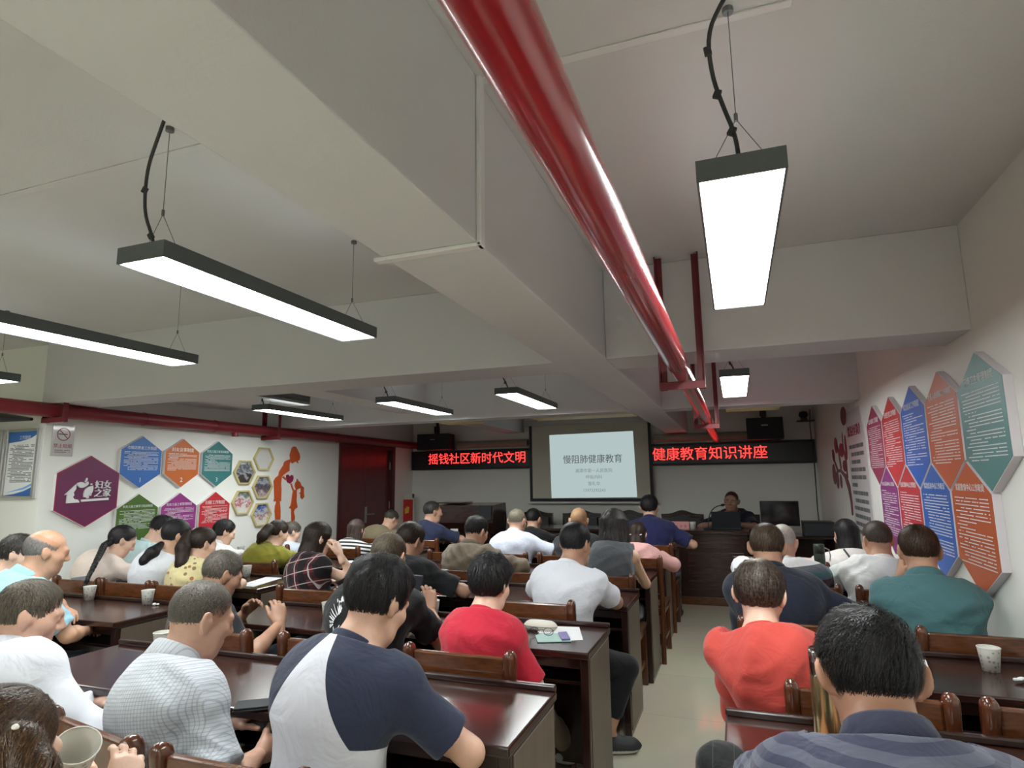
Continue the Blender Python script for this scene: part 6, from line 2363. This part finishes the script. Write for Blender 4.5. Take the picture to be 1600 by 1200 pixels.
    dict(id='mint', head=(-4.5927, 3.9112, 1.0382), yaw=30, pitch=36, tyaw=26, skin=PALE, hip=(-0.02, -0.08), slump=0.05, wide=0.95,
         label='person in a mint green shirt bent low by the left wall',
         hair=short(BLACK, strands=1200), shirt=dict(kind='plain', cols=((196, 226, 230),), sleeve='short', slen=0.98, loose=0.026, crease=0.008),
         chair=(-4.6979, 3.7229, CH + 'person in the mint shirt'), pants=NAVYP),
    dict(id='lowpony', head=(-3.7960, 3.3572, 1.0499), yaw=24, pitch=24, tyaw=14, sex='f', sc=1.0, skin=(196, 152, 122), hip=(-0.06, -0.15), slump=0.035,
         label='woman in a plain white tee with a loose low black ponytail',
         hair=dict(kind='short', cols=BLACK, top=0.018, side=0.016, strands=2200, slen=0.05, lift=0.001, whorl=(0, 0.07, 0.09), grav=0.5, nape=-0.012, jit=0.12),
         shirt=dict(kind='plain', cols=((226, 230, 238),), sleeve='short', slen=0.98, loose=0.02, crease=0.005),
         tail=[(-3.7891, 3.2354, 1.0087), (-3.7741, 3.1578, 0.9574), (-3.7991, 3.1246, 0.9101), (-3.8238, 3.1246, 0.8673)], tail_r=[0.02, 0.042, 0.034, 0.01],
         chair=(-3.8004, 3.0359, CH + 'woman in the white tee with low ponytail'), pants=NAVYP),
    dict(id='floral', head=(-3.4881, 3.3018, 1.0091), yaw=16, pitch=20, tyaw=10, sex='f', skin=PALE, hip=(0.07, -0.13),
         label='woman with a long brown-black ponytail in a yellow floral blouse',
         hair=dict(kind='short', cols=((22, 18, 17), (70, 56, 48)), top=0.018, side=0.016, strands=2400, slen=0.05, lift=0.002, whorl=(0, 0.07, 0.09), grav=0.3, nape=-0.008, jit=0.12),
         shirt=dict(kind='floral', cols=((222, 208, 150), (186, 60, 48), (60, 66, 50)), sleeve='short', loose=0.02),
         tail=[(-3.5315, 3.2132, 1.0931), (-3.4884, 3.1467, 0.9997), (-3.4656, 3.1246, 0.9044), (-3.4645, 3.1024, 0.8063)], tail_r=[0.022, 0.045, 0.040, 0.012],
         chair=(-3.3462, 3.0359, CH + 'woman in the yellow floral blouse'), pants=NAVYP),
    dict(id='whitecollar', head=(-4.3765, 4.3766, 0.9821), yaw=30, pitch=20, sex='f', skin=PALE, hip=(0.02, -0.1),
         label='woman with tied black hair and a white collar, partly behind the floral blouse',
         hair=dict(kind='short', cols=BLACK, top=0.022, side=0.02, strands=1400, slen=0.05, lift=0.003, nape=-0.006, bun=(0.03, -0.09, -0.02)),
         shirt=dict(kind='plain', cols=((228, 228, 226),), sleeve='short', loose=0.022, collar='shirt', crease=0.008),
         chair=(-4.2658, 4.0885, CH + 'woman with the white collar'), pants=BLACKP),
    dict(id='olive', head=(-3.7955, 4.3988, 0.9847), yaw=22, pitch=28, tyaw=6, sex='f', skin=PALE, hip=(-0.06, -0.13), wide=1.1, slump=0.045,
         label='woman in an olive green sweater with hair tied back',
         hair=dict(kind='short', cols=DARKBR, top=0.016, side=0.014, strands=1800, slen=0.05, lift=0.001, whorl=(0, 0.07, 0.09), grav=0.4, nape=-0.004, jit=0.1),
         shirt=dict(kind='plain', cols=((142, 138, 40),), sleeve='long', loose=0.022, collar='band'),
         tail=[(-3.7873, 4.2769, 1.0325), (-3.7917, 4.2104, 0.9742), (-3.8094, 4.1882, 0.9339)], tail_r=[0.045, 0.045, 0.02],
         chair=(-3.7229, 4.0885, CH + 'woman in the olive sweater'), pants=NAVYP),
    dict(id='palesleeve', head=(-4.5450, 5.4846, 0.8872), yaw=30, pitch=24, sex='f', skin=PALE, hip=(0.0, -0.12),
         label='person in a pale blue top almost hidden behind the olive sweater',
         hair=short(GREYDK, strands=900), shirt=dict(kind='plain', cols=((196, 206, 220),), sleeve='long', loose=0.02),
         chair=(-4.4874, 5.1411, CH + 'person in the pale blue top'), pants=NAVYP),
    dict(id='bwstripe', head=(-3.7275, 5.4846, 0.9269), yaw=2, pitch=10, sex='f', skin=PALE, hip=(0.0, -0.14),
         label='woman with shoulder length brown hair in a black and white striped top',
         hair=dict(kind='bob', cols=((38, 30, 28), (92, 76, 70)), top=0.016, side=0.014, len=0.12, bw=0.092, bd=0.1, strands=3200, slen=0.09, lift=0.001, whorl=(0, 0.02, 0.1), grav=0.9, jit=0.1),
         shirt=dict(kind='bw', cols=((226, 224, 222), (30, 30, 34)), sleeve='short', slen=0.98, loose=0.018, crease=0.003),
         chair=(-3.6564, 5.1411, CH + 'woman in the black and white stripes'), pants=BLACKP),
    dict(id='khaki', head=(-3.8893, 6.4264, 0.9685), yaw=24, pitch=34, tyaw=8, skin=MID, hip=(-0.12, -0.16), slump=0.06, wide=1.15,
         label='man in a khaki shirt bending forward in front of the red door',
         hair=buzz(((30, 29, 29), (80, 74, 66)), dens=0.95),
         shirt=dict(kind='plain', cols=((128, 116, 88),), sleeve='long', loose=0.024, collar='band'),
         chair=(-3.9334, 6.0940, CH + 'man in the khaki shirt'), pants=BLACKP),
    dict(id='navytee', head=(-3.3371, 6.4264, 1.0613), yaw=38, pitch=4, tyaw=20, skin=(200, 152, 126), hip=(-0.02, -0.13), wide=1.12, sc=1.08,
         label='short-haired man in a navy tee looking right beside the lectern',
         hair=buzz(((24, 24, 26), (74, 70, 66)), top=0.012, side=0.005, fade=0.06),
         shirt=dict(kind='plain', cols=((44, 52, 84),), sleeve='short', slen=0.98, loose=0.02),
         chair=(-3.3018, 6.0940, CH + 'man in the navy tee by the lectern'), pants=BLACKP),
    # ------------------------------------------------ right block
    dict(id='stripedpolo', head=(0.2202, 1.4182, 1.0310), yaw=-4, pitch=30, tyaw=-4, skin=(178, 126, 98), hip=(0.02, -0.13), wide=1.16, fat=1.05, flare=0.8, neckback=0.06, neckdrop=0.06, slump=0.05,
         label='man in a striped blue-grey polo with protruding ears at lower right',
         hair=short(((14, 14, 16), (50, 48, 48)), top=0.022, side=0.010, strands=5200, slen=0.045, lift=0.008, whorl=(0.02, -0.05, 0.105), swirl=0.6, jit=0.5, thin=(0.02, -0.055, 0.105, 0.04, 0.25), lump=0.002),
         shirt=dict(kind='stripes', cols=((84, 88, 106), (58, 60, 84)), sleeve='short', slen=0.95, loose=0.02, collar='polo', neckline=0.02, crease=0.004),
         armR=dict(mode='desk', out=0.2, fwd=0.3), armL=dict(mode='at', w=(0.0886, 1.7506, 0.7330), hint=(-1.0, -0.1, -0.4)),
         pant_kind='pin', pant_cols=((22, 22, 25), (58, 58, 62)), fine_legs=True, legL=dict(knee=(-0.0756, 1.7200, 0.6918), ankle=(-0.12, 1.80, 0.10), toe=(0, 1, 0)),
         chair=(0.2992, 1.0304, CH + 'man in the striped polo')),
    dict(id='orange', head=(0.0531, 2.5152, 0.9850), yaw=10, pitch=26, tyaw=10, roll=2, sex='f', sc=1.02, skin=PALE, hip=(0.10, -0.13), wide=1.0, slump=0.04,
         label='woman with reddish brown hair greying at the crown in a coral red blouse',
         hair=short(((44, 27, 20), (196, 186, 170)), top=0.026, side=0.02, strands=5200, slen=0.05, lift=0.004, nape=-0.02, whorl=(-0.012, -0.06, 0.098), swirl=0.2, jit=0.18, grey_spot=(-0.012, -0.055, 0.105, 0.05), tints=(0.0, 0.25), base_tint=0.04),
         shirt=dict(kind='plain', cols=((206, 66, 56),), sleeve='three', slen=0.1, loose=0.028, collar='band', crease=0.007, hem=0.07, cscale=0.8),
         armR=dict(mode='desk', out=0.1), armL=dict(mode='at', w=(0.0332, 2.7368, 0.7220), hint=(-0.35, -0.6, -0.8)),
         chair=(0.3213, 2.1772, CH + 'woman in the coral red blouse'), pants=(190, 62, 54)),
    dict(id='navyright', head=(0.1222, 3.3462, 1.0697), yaw=6, pitch=22, tyaw=4, skin=TAN, hip=(0.07, -0.11), wide=1.0, fat=1.02, slump=0.045,
         label='man with thinning combed hair in a dark navy shirt behind the coral blouse',
         hair=short(((22, 20, 20), (110, 90, 70)), top=0.014, side=0.010, strands=3800, slen=0.045, lift=0.002, nape=-0.012, whorl=(0.0, -0.03, 0.11), thin=(-0.01, -0.02, 0.11, 0.07, 0.45), tints=(0.05, 0.7)),
         shirt=dict(kind='plain', cols=((36, 42, 60),), sleeve='short', slen=0.98, loose=0.026, collar='polo', crease=0.005),
         armR=dict(mode='desk', out=0.24, fwd=0.16), armL=dict(mode='lap', out=0.04),
         chair=(0.1884, 3.0636, CH + 'man in the dark navy shirt'), pants=BLACKP),
    dict(id='bands', head=(0.2559, 4.3434, 0.9996), yaw=14, pitch=18, skin=(186, 140, 116), hip=(0.04, -0.1), wide=1.15,
         label='white-haired man in a grey, teal and maroon banded polo',
         hair=buzz(((150, 142, 134), (206, 200, 192)), dens=0.8, fade=0.05),
         shirt=dict(kind='bands', cols=((222, 222, 222), (96, 100, 108), (76, 112, 122), (84, 34, 50)), sleeve='short', slen=0.98, loose=0.024, collar='band'),
         armR=dict(mode='desk', out=0.06), chair=(0.2992, 4.0608, CH + 'white-haired man in the banded polo'), pants=BLACKP),
    dict(id='whitefront', head=(0.2055, 5.2630, 0.8597), yaw=0, pitch=20, skin=MID, hip=(0.0, -0.12), wide=1.3,
         label='person in a loose white shirt hidden behind the thinning-haired man',
         hair=short(BLACK, strands=600), shirt=dict(kind='plain', cols=((224, 228, 232),), sleeve='short', slen=0.98, loose=0.045, crease=0.01),
         armR=dict(mode='lap'), armL=dict(mode='desk', out=0.03, fwd=0.05, hint=(-1.0, 0.0, -0.35)), chair=(0.2327, 5.0248, CH + 'person in the loose white shirt'), pants=BLACKP),
    dict(id='teal', head=(0.7638, 3.3240, 1.0740), yaw=4, pitch=14, tyaw=4, skin=TAN, hip=(0.0, -0.1), wide=1.0, fat=1.0, flare=0.3,
         label='man in a teal polo resting his chin on his left hand',
         hair=short(((24, 19, 17), (82, 60, 46)), top=0.014, side=0.010, strands=3600, slen=0.03, lift=0.002, nape=-0.006, thin=(0.03, -0.06, 0.09, 0.06, 0.6)),
         shirt=dict(kind='plain', cols=((70, 116, 122),), sleeve='short', slen=0.98, loose=0.022, collar='polo', crease=0.004),
         armL=dict(mode='cheek', curl=50), armR=dict(mode='desk', out=0.02, hint=(0.25, -0.3, -1.0)),
         chair=(0.8753, 3.0581, CH + 'man in the teal polo'), pants=BLACKP),
    dict(id='whiteright', head=(0.7857, 4.3434, 1.0267), yaw=-14, pitch=14, skin=TAN, hip=(-0.05, -0.1), wide=1.0, flare=0.4,
         label='man with cropped greying hair in a loose white tee at right',
         hair=buzz(((34, 30, 28), (96, 84, 72)), top=0.010, side=0.006, dens=1.0),
         shirt=dict(kind='plain', cols=((226, 228, 226),), sleeve='short', slen=0.98, loose=0.028, crease=0.006),
         armL=dict(mode='desk', out=0.04), armR=dict(mode='desk', out=0.02, hint=(0.2, -0.3, -1.0)), chair=(0.8199, 4.0608, CH + 'man in the loose white tee'), pants=BLACKP),
    dict(id='strap', head=(0.7532, 5.2962, 0.9739), yaw=-16, pitch=16, sex='f', sc=1.0, skin=PALE, hip=(0.0, -0.1),
         label='woman with long black hair in a white top with a black strap',
         hair=dict(kind='bob', cols=BLACK, top=0.018, side=0.014, len=0.12, bw=0.088, bd=0.098, strands=3000, slen=0.08, lift=0.002, whorl=(0, 0.02, 0.1), grav=0.9, jit=0.12, fringe=-0.015),
         shirt=dict(kind='plain', cols=((224, 220, 214),), sleeve='short', slen=0.7, loose=0.018), armR=dict(mode='desk', out=0.02, hint=(0.1, -0.3, -1.0)),
         chair=(0.7756, 5.0248, 'brown wooden chair under the woman with the black strap'), pants=BLACKP),
]
CH_MAP = {}
for i_, P_ in enumerate(PEOPLE):
    P_['seed'] = 100 + i_ * 13
    if 'tail' in P_:
        P_['hair']['tail'] = P_['tail']
        P_['hair']['tail_r'] = P_['tail_r']
        P_['hair']['braid'] = P_.get('braidtail', False)
    if P_.get('ponytail'):
        P_['hair']['tail'] = [V3(-0.9349, 0.5928, 1.0979), V3(-0.8818, 0.5706, 1.0915), V3(-0.8484, 0.5651, 1.0610), V3(-0.8317, 0.5651, 1.0023)]
        P_['hair']['tail_r'] = [0.010, 0.022, 0.026, 0.024]
BUILT = {}
for P_ in PEOPLE:
    BUILT[P_['id']] = person(P_)

# the lecturer faces the audience
LECT = dict(id='lecturer', seed=999, head=(-0.0744, 8.1200, 1.1234), yaw=192, pitch=4, tyaw=176, skin=(150, 112, 90), hip=(0.03, 0.12), wide=1.15, eyes=True, brows=True, roll=-3,
            label='lecturer in a dark navy polo speaking into the microphone behind the laptop',
            hair=buzz(((30, 26, 24), (70, 60, 52)), dens=0.9, strands=900),
            shirt=dict(kind='plain', cols=((26, 28, 46),), sleeve='short', slen=0.98, loose=0.02, collar='polo', scoop=0.6),
            hipz=0.56, armL=dict(mode='at', w=(-0.0200, 7.8200, 0.8650), hint=(1.0, 0.2, -0.3)), armR=dict(mode='at', w=(-0.3000, 7.8600, 0.8650), hint=(-1.0, 0.2, -0.4)), pants=BLACKP)
BUILT['lecturer'] = person(LECT)
# ================================================================== small things
M_cup = None


def cup_mat():
    m, nt, b = nodes_of('paper cup with grey motif')
    tc = N(nt, 'ShaderNodeTexCoord')
    v = N(nt, 'ShaderNodeTexVoronoi', i_Scale=62.0, i_Randomness=0.5)
    nt.links.new(tc.outputs['Object'], v.inputs['Vector'])
    r = N(nt, 'ShaderNodeValToRGB')
    r.color_ramp.elements[0].position = 0.24
    r.color_ramp.elements[1].position = 0.32
    r.color_ramp.elements[0].color = (*s2l((168, 170, 164)), 1)
    r.color_ramp.elements[1].color = (*s2l((228, 228, 220)), 1)
    nt.links.new(v.outputs['Distance'], r.inputs[0])
    nt.links.new(r.outputs[0], b.inputs['Base Color'])
    b.inputs['Roughness'].default_value = 0.5
    return m


M_cup = cup_mat()
M_cupin = mat('cup inside paper', s2l((222, 222, 214)), 0.6)


def make_cup():
    root = empty('paper_cup', (0, 0, 0), cat='cup', group='paper cups')
    MB().lathe([(0.0, 0.004), (0.0245, 0.004), (0.026, 0.0), (0.027, 0.0), (0.0365, 0.082)], n=28).build('sleeve', M_cup, root)
    MB().lathe([(0.0355, 0.081), (0.0255, 0.006), (0.0, 0.006)], n=28).build('lining', M_cupin, root)
    q = MB()
    q.tube([(0.0368 * math.cos(2 * math.pi * k / 28), 0.0368 * math.sin(2 * math.pi * k / 28), 0.0825) for k in range(29)], 0.0014, 6)
    q.build('rim', M_cupin, root)
    return root


ZT = DESK_Z + 0.0005
cup0 = make_cup()
cups = [(V3(-3.9157, 2.8474, 0.7005), 'paper cup at left on the desk, beside the woman with the braid'),
        (V3(-3.4142, 2.8488, 0.7005), 'paper cup near the end of the two-cup desk at left'),
        (V3(-2.3911, 2.0823, 0.7005), 'paper cup half hidden behind the man in the checked shirt'),
        (V3(-3.6330, 3.8833, 0.7005), 'paper cup beside the paper sheet in front of the olive sweater'),
        (V3(-4.7797, 5.0142, 0.7005), 'paper cup farther back beside the olive sweater\'s elbow'),
        (V3(-2.0984, 2.8495, 0.7005), 'paper cup left of the white wing print'),
        (V3(-1.5805, 3.0529, 0.7005), 'paper cup right of the raised phone'),
        (V3(0.8386, 2.8380, 0.7005), 'paper cup on the empty right desk near the wall'),
        (V3(-0.5160, 7.5800, 0.8109) * np.array([1, 1, 0]) + np.array([0, 0, TZ + 0.0005]), 'paper cup beside the pink name card')]
for i, (p_, lab) in enumerate(cups):
    o = cup0 if i == 0 else dup(cup0, tuple(p_), i * 0.7, lab)
    o.location = tuple(float(c) for c in p_)
    o.rotation_euler = (0, 0, i * 0.9)
    o['label'] = lab
# the held cup, tilted
o = dup(cup0, (0, 0, 0), 0, 'paper cup held tilted in the lower left corner')
c_ = V3(-1.1979, 0.8642, 0.8883)
o.location = tuple(float(v) for v in c_)
o.rotation_euler = (0.42, 0.50, 0.3)


def sheet(corners, z, name, lab, cat, m_=M_paper, thick=0.0012, lines=0, par=None):  # corner positions unprojected from pixels of the image onto the desk
    pts = [np.array((x, y, z)) for x, y in corners]
    c = sum(pts) / len(pts)
    root = empty(name, (float(c[0]), float(c[1]), z), label=lab, cat=cat)
    poly = [(float(p_[0] - c[0]), float(p_[1] - c[1])) for p_ in pts]
    ar = sum(a[0] * b_[1] - b_[0] * a[1] for a, b_ in zip(poly, poly[1:] + poly[:1]))
    if ar < 0:
        poly = poly[::-1]
    MB().prism(poly, thick, Matrix.Identity(4)).build('page', m_, root)
    if lines:
        a, b_, cc, d = [Vector((*q, 0)) for q in poly]
        rg = random.Random(lines)
        q = MB()
        for i in range(lines):
            t = 0.12 + 0.76 * i / max(lines - 1, 1)
            for s0, s1 in ((0.1, rg.uniform(0.6, 0.9)),):
                p0 = (a.lerp(b_, s0)).lerp(d.lerp(cc, s0), t)
                p1 = (a.lerp(b_, s1)).lerp(d.lerp(cc, s1), t)
                w_ = (d - a).normalized() * 0.003
                zz = Vector((0, 0, thick + 0.0002))
                q._add([p0 + zz, p1 + zz, p1 + w_ + zz, p0 + w_ + zz], [(0, 1, 2, 3)])
        q.build('small_print', mat('grey print', s2l((104, 108, 112)), 0.6), root)
    return root


sheet([(-3.3786, 3.5363), (-3.2300, 3.5243), (-3.3101, 3.9080), (-3.4685, 3.9285)], ZT, 'paper_sheet', 'white printed sheet beside the paper cup on the left block desk', 'paper', lines=7)
sheet([(-0.9817, 3.0092), (-0.7723, 3.0454), (-0.6982, 2.8168), (-0.8674, 2.7188)], ZT, 'paper_sheet', 'white sheet under the mint booklet on the second middle desk', 'paper', lines=0)
sheet([(-0.9316, 2.8337), (-0.8123, 2.8952), (-0.7379, 2.7636), (-0.8790, 2.7085)], ZT + 0.0016, 'mint_booklet', 'mint green booklet lying on the white sheet', 'booklet', mat('mint card', s2l((150, 186, 178)), 0.5), 0.003)
sheet([(-0.8313, 2.8745), (-0.7973, 2.8975), (-0.7481, 2.7803), (-0.7808, 2.7588)], ZT + 0.005, 'phone', 'lilac phone lying on the mint booklet', 'phone', mat('lilac phone glass', s2l((120, 108, 170)), 0.2), 0.007)
sheet([(-1.4816, 1.6841), (-1.4067, 1.6856), (-1.4333, 1.7778), (-1.5255, 1.7925)], ZT, 'paper_sheet', 'white sheet beneath the black wallet on the first desk', 'paper')
sheet([(0.5581, 2.6490), (0.6069, 2.6573), (0.6417, 2.8752), (0.6095, 2.8737)], ZT, 'notebook', 'white notebook with blue edge behind the striped-polo man\'s head', 'notebook', M_paper, 0.012)
sheet([(0.2299, 3.0813), (0.2824, 3.1663), (0.4001, 3.0474), (0.3638, 2.9155)], ZT, 'paper_sheet', 'pale sheet at the elbow of the man in the dark navy shirt', 'paper')
# black wallet / phone case
a = V3(-1.4939, 1.6974, 0.7025)
root = empty('phone_case', tuple(float(v) for v in a), 0.62, label='black folding phone case on the first desk beside the raglan man', cat='phone case')
MB().box((-0.085, -0.04, 0), (0.085, 0.04, 0.007), 0.003).build('back_cover', M_black, root)
MB().box((-0.083, -0.038, 0.0075), (0.085, 0.04, 0.013), 0.002).build('flap', M_blackm, root)
MB().box((0.05, -0.03, 0.0132), (0.065, -0.015, 0.0145), 0.0005).build('clasp', M_alu, root)
# open booklet in front of the plaid woman
root = empty('open_booklet', tuple(float(v) for v in V3(-3.2944, 4.8508, 0.7005)), 0.5, label='open cream booklet propped on the desk before the plaid shirt', cat='booklet')
MB().box((-0.11, -0.07, 0), (0.0, 0.08, 0.004), 0.001, rot=None).build('page', M_paper, root)
MB().box((0.0, -0.07, 0.02), (0.11, 0.08, 0.024), 0.001, rot=Matrix.Rotation(-0.42, 4, 'Y')).build('page', mat('cream paper', s2l((222, 220, 196)), 0.7), root)
# sheet held upright by the man in the navy tee
c_ = V3(-3.1635, 6.6480, 0.8435)
root = empty('paper_sheet', (float(c_[0]), float(c_[1]), DESK_Z + 0.0005), 0.3, label='white sheet standing upright before the man in the navy tee', cat='paper')
MB().box((-0.045, -0.001, 0), (0.045, 0.001, 0.16), rot=Matrix.Rotation(0.2, 4, 'X')).build('page', M_paper, root)
# eyeglass case with glasses
c_ = V3(-0.9334, 2.9293, 0.7005)
root = empty('eyeglass_case', tuple(float(v) for v in c_), -0.05, label='white eyeglass case with black spectacles on it, by the red shirt', cat='glasses case')
f_ = Field((-0.12, -0.06, -0.01), (0.12, 0.06, 0.07), 0.004)
f_.ell((0, 0.0, 0.022), (0.085, 0.033, 0.022), None, 0)
f_.cap((-0.05, 0, 0.022), (0.05, 0, 0.022), 0.022, 0.022, 0.02)
v_, q_ = f_.net(1)
np_mesh('shell', v_, q_, mat('ivory leatherette', s2l((214, 208, 196)), 0.5, bump=0.1, bscale=100), root, (0, 0, 0))
q = MB()
q.tube([(-0.085 * math.cos(t), -0.0345 * abs(math.sin(t)) ** 0.8 * 1.0, 0.022) for t in [math.pi * k / 20 for k in range(21)]], 0.0015, 6)
q.build('seam', M_wire, root)
root = empty('spectacles', tuple(float(v) for v in V3(-0.8945, 2.8154, 0.7005)), 0.1, label='thin black spectacles in front of the white eyeglass case', cat='glasses')
q = MB()
for sx in (-1, 1):
    q.tube([(sx * 0.033 + 0.022 * math.cos(t), 0.0, 0.024 + 0.017 * math.sin(t)) for t in [2 * math.pi * k / 20 for k in range(21)]], 0.0013, 6)
    q.tube([(sx * 0.055, 0, 0.03), (sx * 0.058, 0.01, 0.031), (sx * 0.03, 0.03, 0.006), (sx * -0.03, 0.035, 0.002)], 0.0013, 6)
q.tube([(-0.011, 0, 0.03), (0, 0, 0.033), (0.011, 0, 0.03)], 0.0013, 6)
q.build('frame', M_black, root)
# phone held by the man with the wing print
c_ = V3(-1.5712, 2.8365, 0.8662)
root = empty('phone', tuple(float(v) for v in c_), -0.15, label='black phone held upright by the man with the wing print', cat='phone')
MB().box((-0.04, -0.004, -0.08), (0.04, 0.004, 0.08), 0.004, rot=Matrix.Rotation(-0.25, 4, 'X')).build('body', M_black, root)
MB().box((-0.036, -0.0056, -0.074), (0.036, -0.0044, 0.074), 0, rot=Matrix.Rotation(-0.25, 4, 'X')).build('screen', emitter('dim phone screen', s2l((60, 62, 66)), 0.6), root)
# bottles
def bottle(c, r, hgt, cols, lab, handle=False):
    root = empty('thermos_bottle', tuple(float(v) for v in c), 0, label=lab, cat='bottle')
    MB().lathe([(0, 0), (r * .95, 0), (r, 0.004), (r, hgt * .72), (r * .97, hgt * .745)], n=32).build('flask', cols[0], root)
    MB().lathe([(r * .96, hgt * .746), (r * .985, hgt * .75), (r * .985, hgt * .97), (r * .9, hgt), (r * 0.75, hgt * 0.985), (0, hgt * .98)], n=32).build('cap', cols[1], root)
    if handle:
        MB().tube([(r * .98, 0, hgt * .9), (r * 1.7, 0, hgt * .85), (r * 1.9, 0, hgt * .7), (r * 1.7, 0, hgt * .55)], 0.004, 8).build('carry_loop', M_alu, root)
    return root


cb_ = V3(0.1809, 2.0840, 0.7005)
bottle((0.183, 1.885, ZT), 0.034, 0.265, (mat('champagne steel', s2l((184, 164, 124)), 0.22, metal=0.9), mat('bright steel', s2l((190, 190, 188)), 0.12, metal=1.0)), 'champagne steel thermos with chrome cap beside the coral blouse')
b0 = V3(0.5083, 4.8188, 0.7005)
bottle(b0, 0.036, 0.25, (mat('dark green glass', s2l((34, 52, 42)), 0.12, coat=0.5), mat('dark green lid', s2l((40, 52, 46)), 0.3)), 'dark green bottle with carry loop at the banded polo\'s shoulder', True)
# crumpled wrappers
def crumple(c, r, lab, m_, seed):
    rg = np.random.RandomState(seed)
    f_ = Field((-r * 2, -r * 2, -r), (r * 2, r * 2, r * 2), r / 7)
    for _ in range(9):
        f_.ell(rg.normal(size=3) * r * np.array([.45, .45, .15]) + np.array([0, 0, r * .4]), r * rg.uniform(.3, .6, 3) * np.array([1, 1, .7]), None, r * .1)
    f_.clip((0, 0, 0.0005), (0, 0, -1.0))
    v_, q_ = f_.net(0)
    o = np_mesh('crumpled_wrapper', v_, q_, m_, None, (0, 0, 0), smooth=False)
    o.location = tuple(float(v) for v in c)
    tag(o, lab, 'wrapper')


crumple(V3(-3.3286, 2.8345, 0.7005), 0.016, 'small crumpled clear wrapper beside the cup at the desk end', M_white, 3)
crumple(V3(0.8818, 2.7094, 0.7005), 0.02, 'crumpled white tissue at the right edge of the photo', M_paper, 5)
# translucent folder leaning by the braid
root = empty('grey_folder', tuple(float(v) for v in V3(-4.2717, 3.0251, 0.7000) * np.array([1, 1, 0]) + np.array([0, 0, DESK_Z + 0.0005])), 0.4, label='grey translucent folder standing on the desk beside the braid', cat='folder')
MB().box((-0.05, -0.004, 0), (0.06, 0.004, 0.10), 0.003, rot=Matrix.Rotation(-0.12, 4, 'Y')).build('cover', mat('grey translucent plastic', s2l((120, 128, 138)), 0.25, coat=0.3), root)

# ---- details that belong to people
if 'wingman' in BUILT:
    B_ = BUILT['wingman']
    q = MB()
    feathers = [[(-1.725, 0.944), (-1.746, 0.929), (-1.741, 0.914), (-1.716, 0.876)], [(-1.753, 0.913), (-1.743, 0.912), (-1.716, 0.872), (-1.723, 0.868)], [(-1.772, 0.918), (-1.765, 0.916), (-1.722, 0.864), (-1.729, 0.860)],  # feather corners traced from image pixels
                [(-1.789, 0.898), (-1.779, 0.896), (-1.732, 0.860), (-1.736, 0.854)], [(-1.795, 0.878), (-1.788, 0.876), (-1.739, 0.852), (-1.743, 0.847)], [(-1.799, 0.864), (-1.792, 0.862), (-1.746, 0.844), (-1.750, 0.839)],
                [(-1.796, 0.848), (-1.787, 0.849), (-1.750, 0.838), (-1.755, 0.831)], [(-1.791, 0.831), (-1.762, 0.831), (-1.754, 0.826), (-1.786, 0.820)], [(-1.788, 0.814), (-1.762, 0.821), (-1.757, 0.816), (-1.785, 0.799)],
                [(-1.763, 0.804), (-1.752, 0.812), (-1.746, 0.782), (-1.740, 0.748), (-1.759, 0.758)], [(-1.744, 0.790), (-1.719, 0.822), (-1.714, 0.819), (-1.736, 0.786)], [(-1.740, 0.759), (-1.703, 0.777), (-1.698, 0.770), (-1.735, 0.746)], [(-1.798, 0.775), (-1.769, 0.765), (-1.774, 0.759), (-1.796, 0.767)]]
    for fpoly in feathers:
        ps = []
        n_ = len(fpoly)
        # subdivide edges so that the print follows the cloth
        for i in range(n_):
            a, b_ = fpoly[i], fpoly[(i + 1) % n_]
            for t in (0, 0.5):
                ps.append((a[0] + (b_[0] - a[0]) * t, a[1] + (b_[1] - a[1]) * t))
        w3 = [B_['shirt'].drop((p_[0], 1.9, p_[1]), (0.25, 1, 0), 1.5, 0.0045) for p_ in ps]
        w3 = [p_ for p_ in w3 if p_ is not None]
        if len(w3) > 3:
            c_ = sum(w3) / len(w3)
            q._add(w3 + [c_], [(i, (i + 1) % len(w3), len(w3)) for i in range(len(w3))], 0, True)
    if q.v:
        q.build('wing_print', mat('white screen print', s2l((220, 222, 226)), 0.7), B_['root'], off=B_['off'])
if 'pinkgirl' in BUILT:
    B_ = BUILT['pinkgirl']
    for sx in (-1, 1):
        c_ = B_['L2W']((sx * 0.052, -0.085, -0.035))
        MB().tube([c_ + np.array([-.009, -.014, 0]), c_ + np.array([.009, -.014, 0.003])], 0.004, 8).build('hair_clip', M_white, B_['root'], off=B_['off'])
if 'cupwoman' in BUILT:
    B_ = BUILT['cupwoman']
    c_ = V3(-0.8716, 0.5540, 1.1208)
    bd = Field(c_ - 0.02, c_ + 0.02, 0.0015)
    bd.ell(c_, (0.0055, 0.004, 0.0035), None, 0)
    v_, q_ = bd.net(1)
    np_mesh('hair_tie', v_, q_, mat('pearl hair tie', s2l((230, 224, 214)), 0.2), B_['root'], B_['off'])
if 'strap' in BUILT:
    B_ = BUILT['strap']
    pts = []
    for t in np.linspace(0, 1, 9):
        p_ = B_['shirt'].drop((0.678 + 0.078 * t, 4.6, 0.942 + -0.152 * t), (0, 1, 0), 1.5, 0.006)  # strap ends placed from image pixels
        if p_ is not None:
            pts.append(p_)
    if len(pts) > 2:
        MB().tube(pts, 0.007, 6).build('bag_strap', M_black, B_['root'], off=B_['off'])
if 'lecturer' in BUILT:
    pass
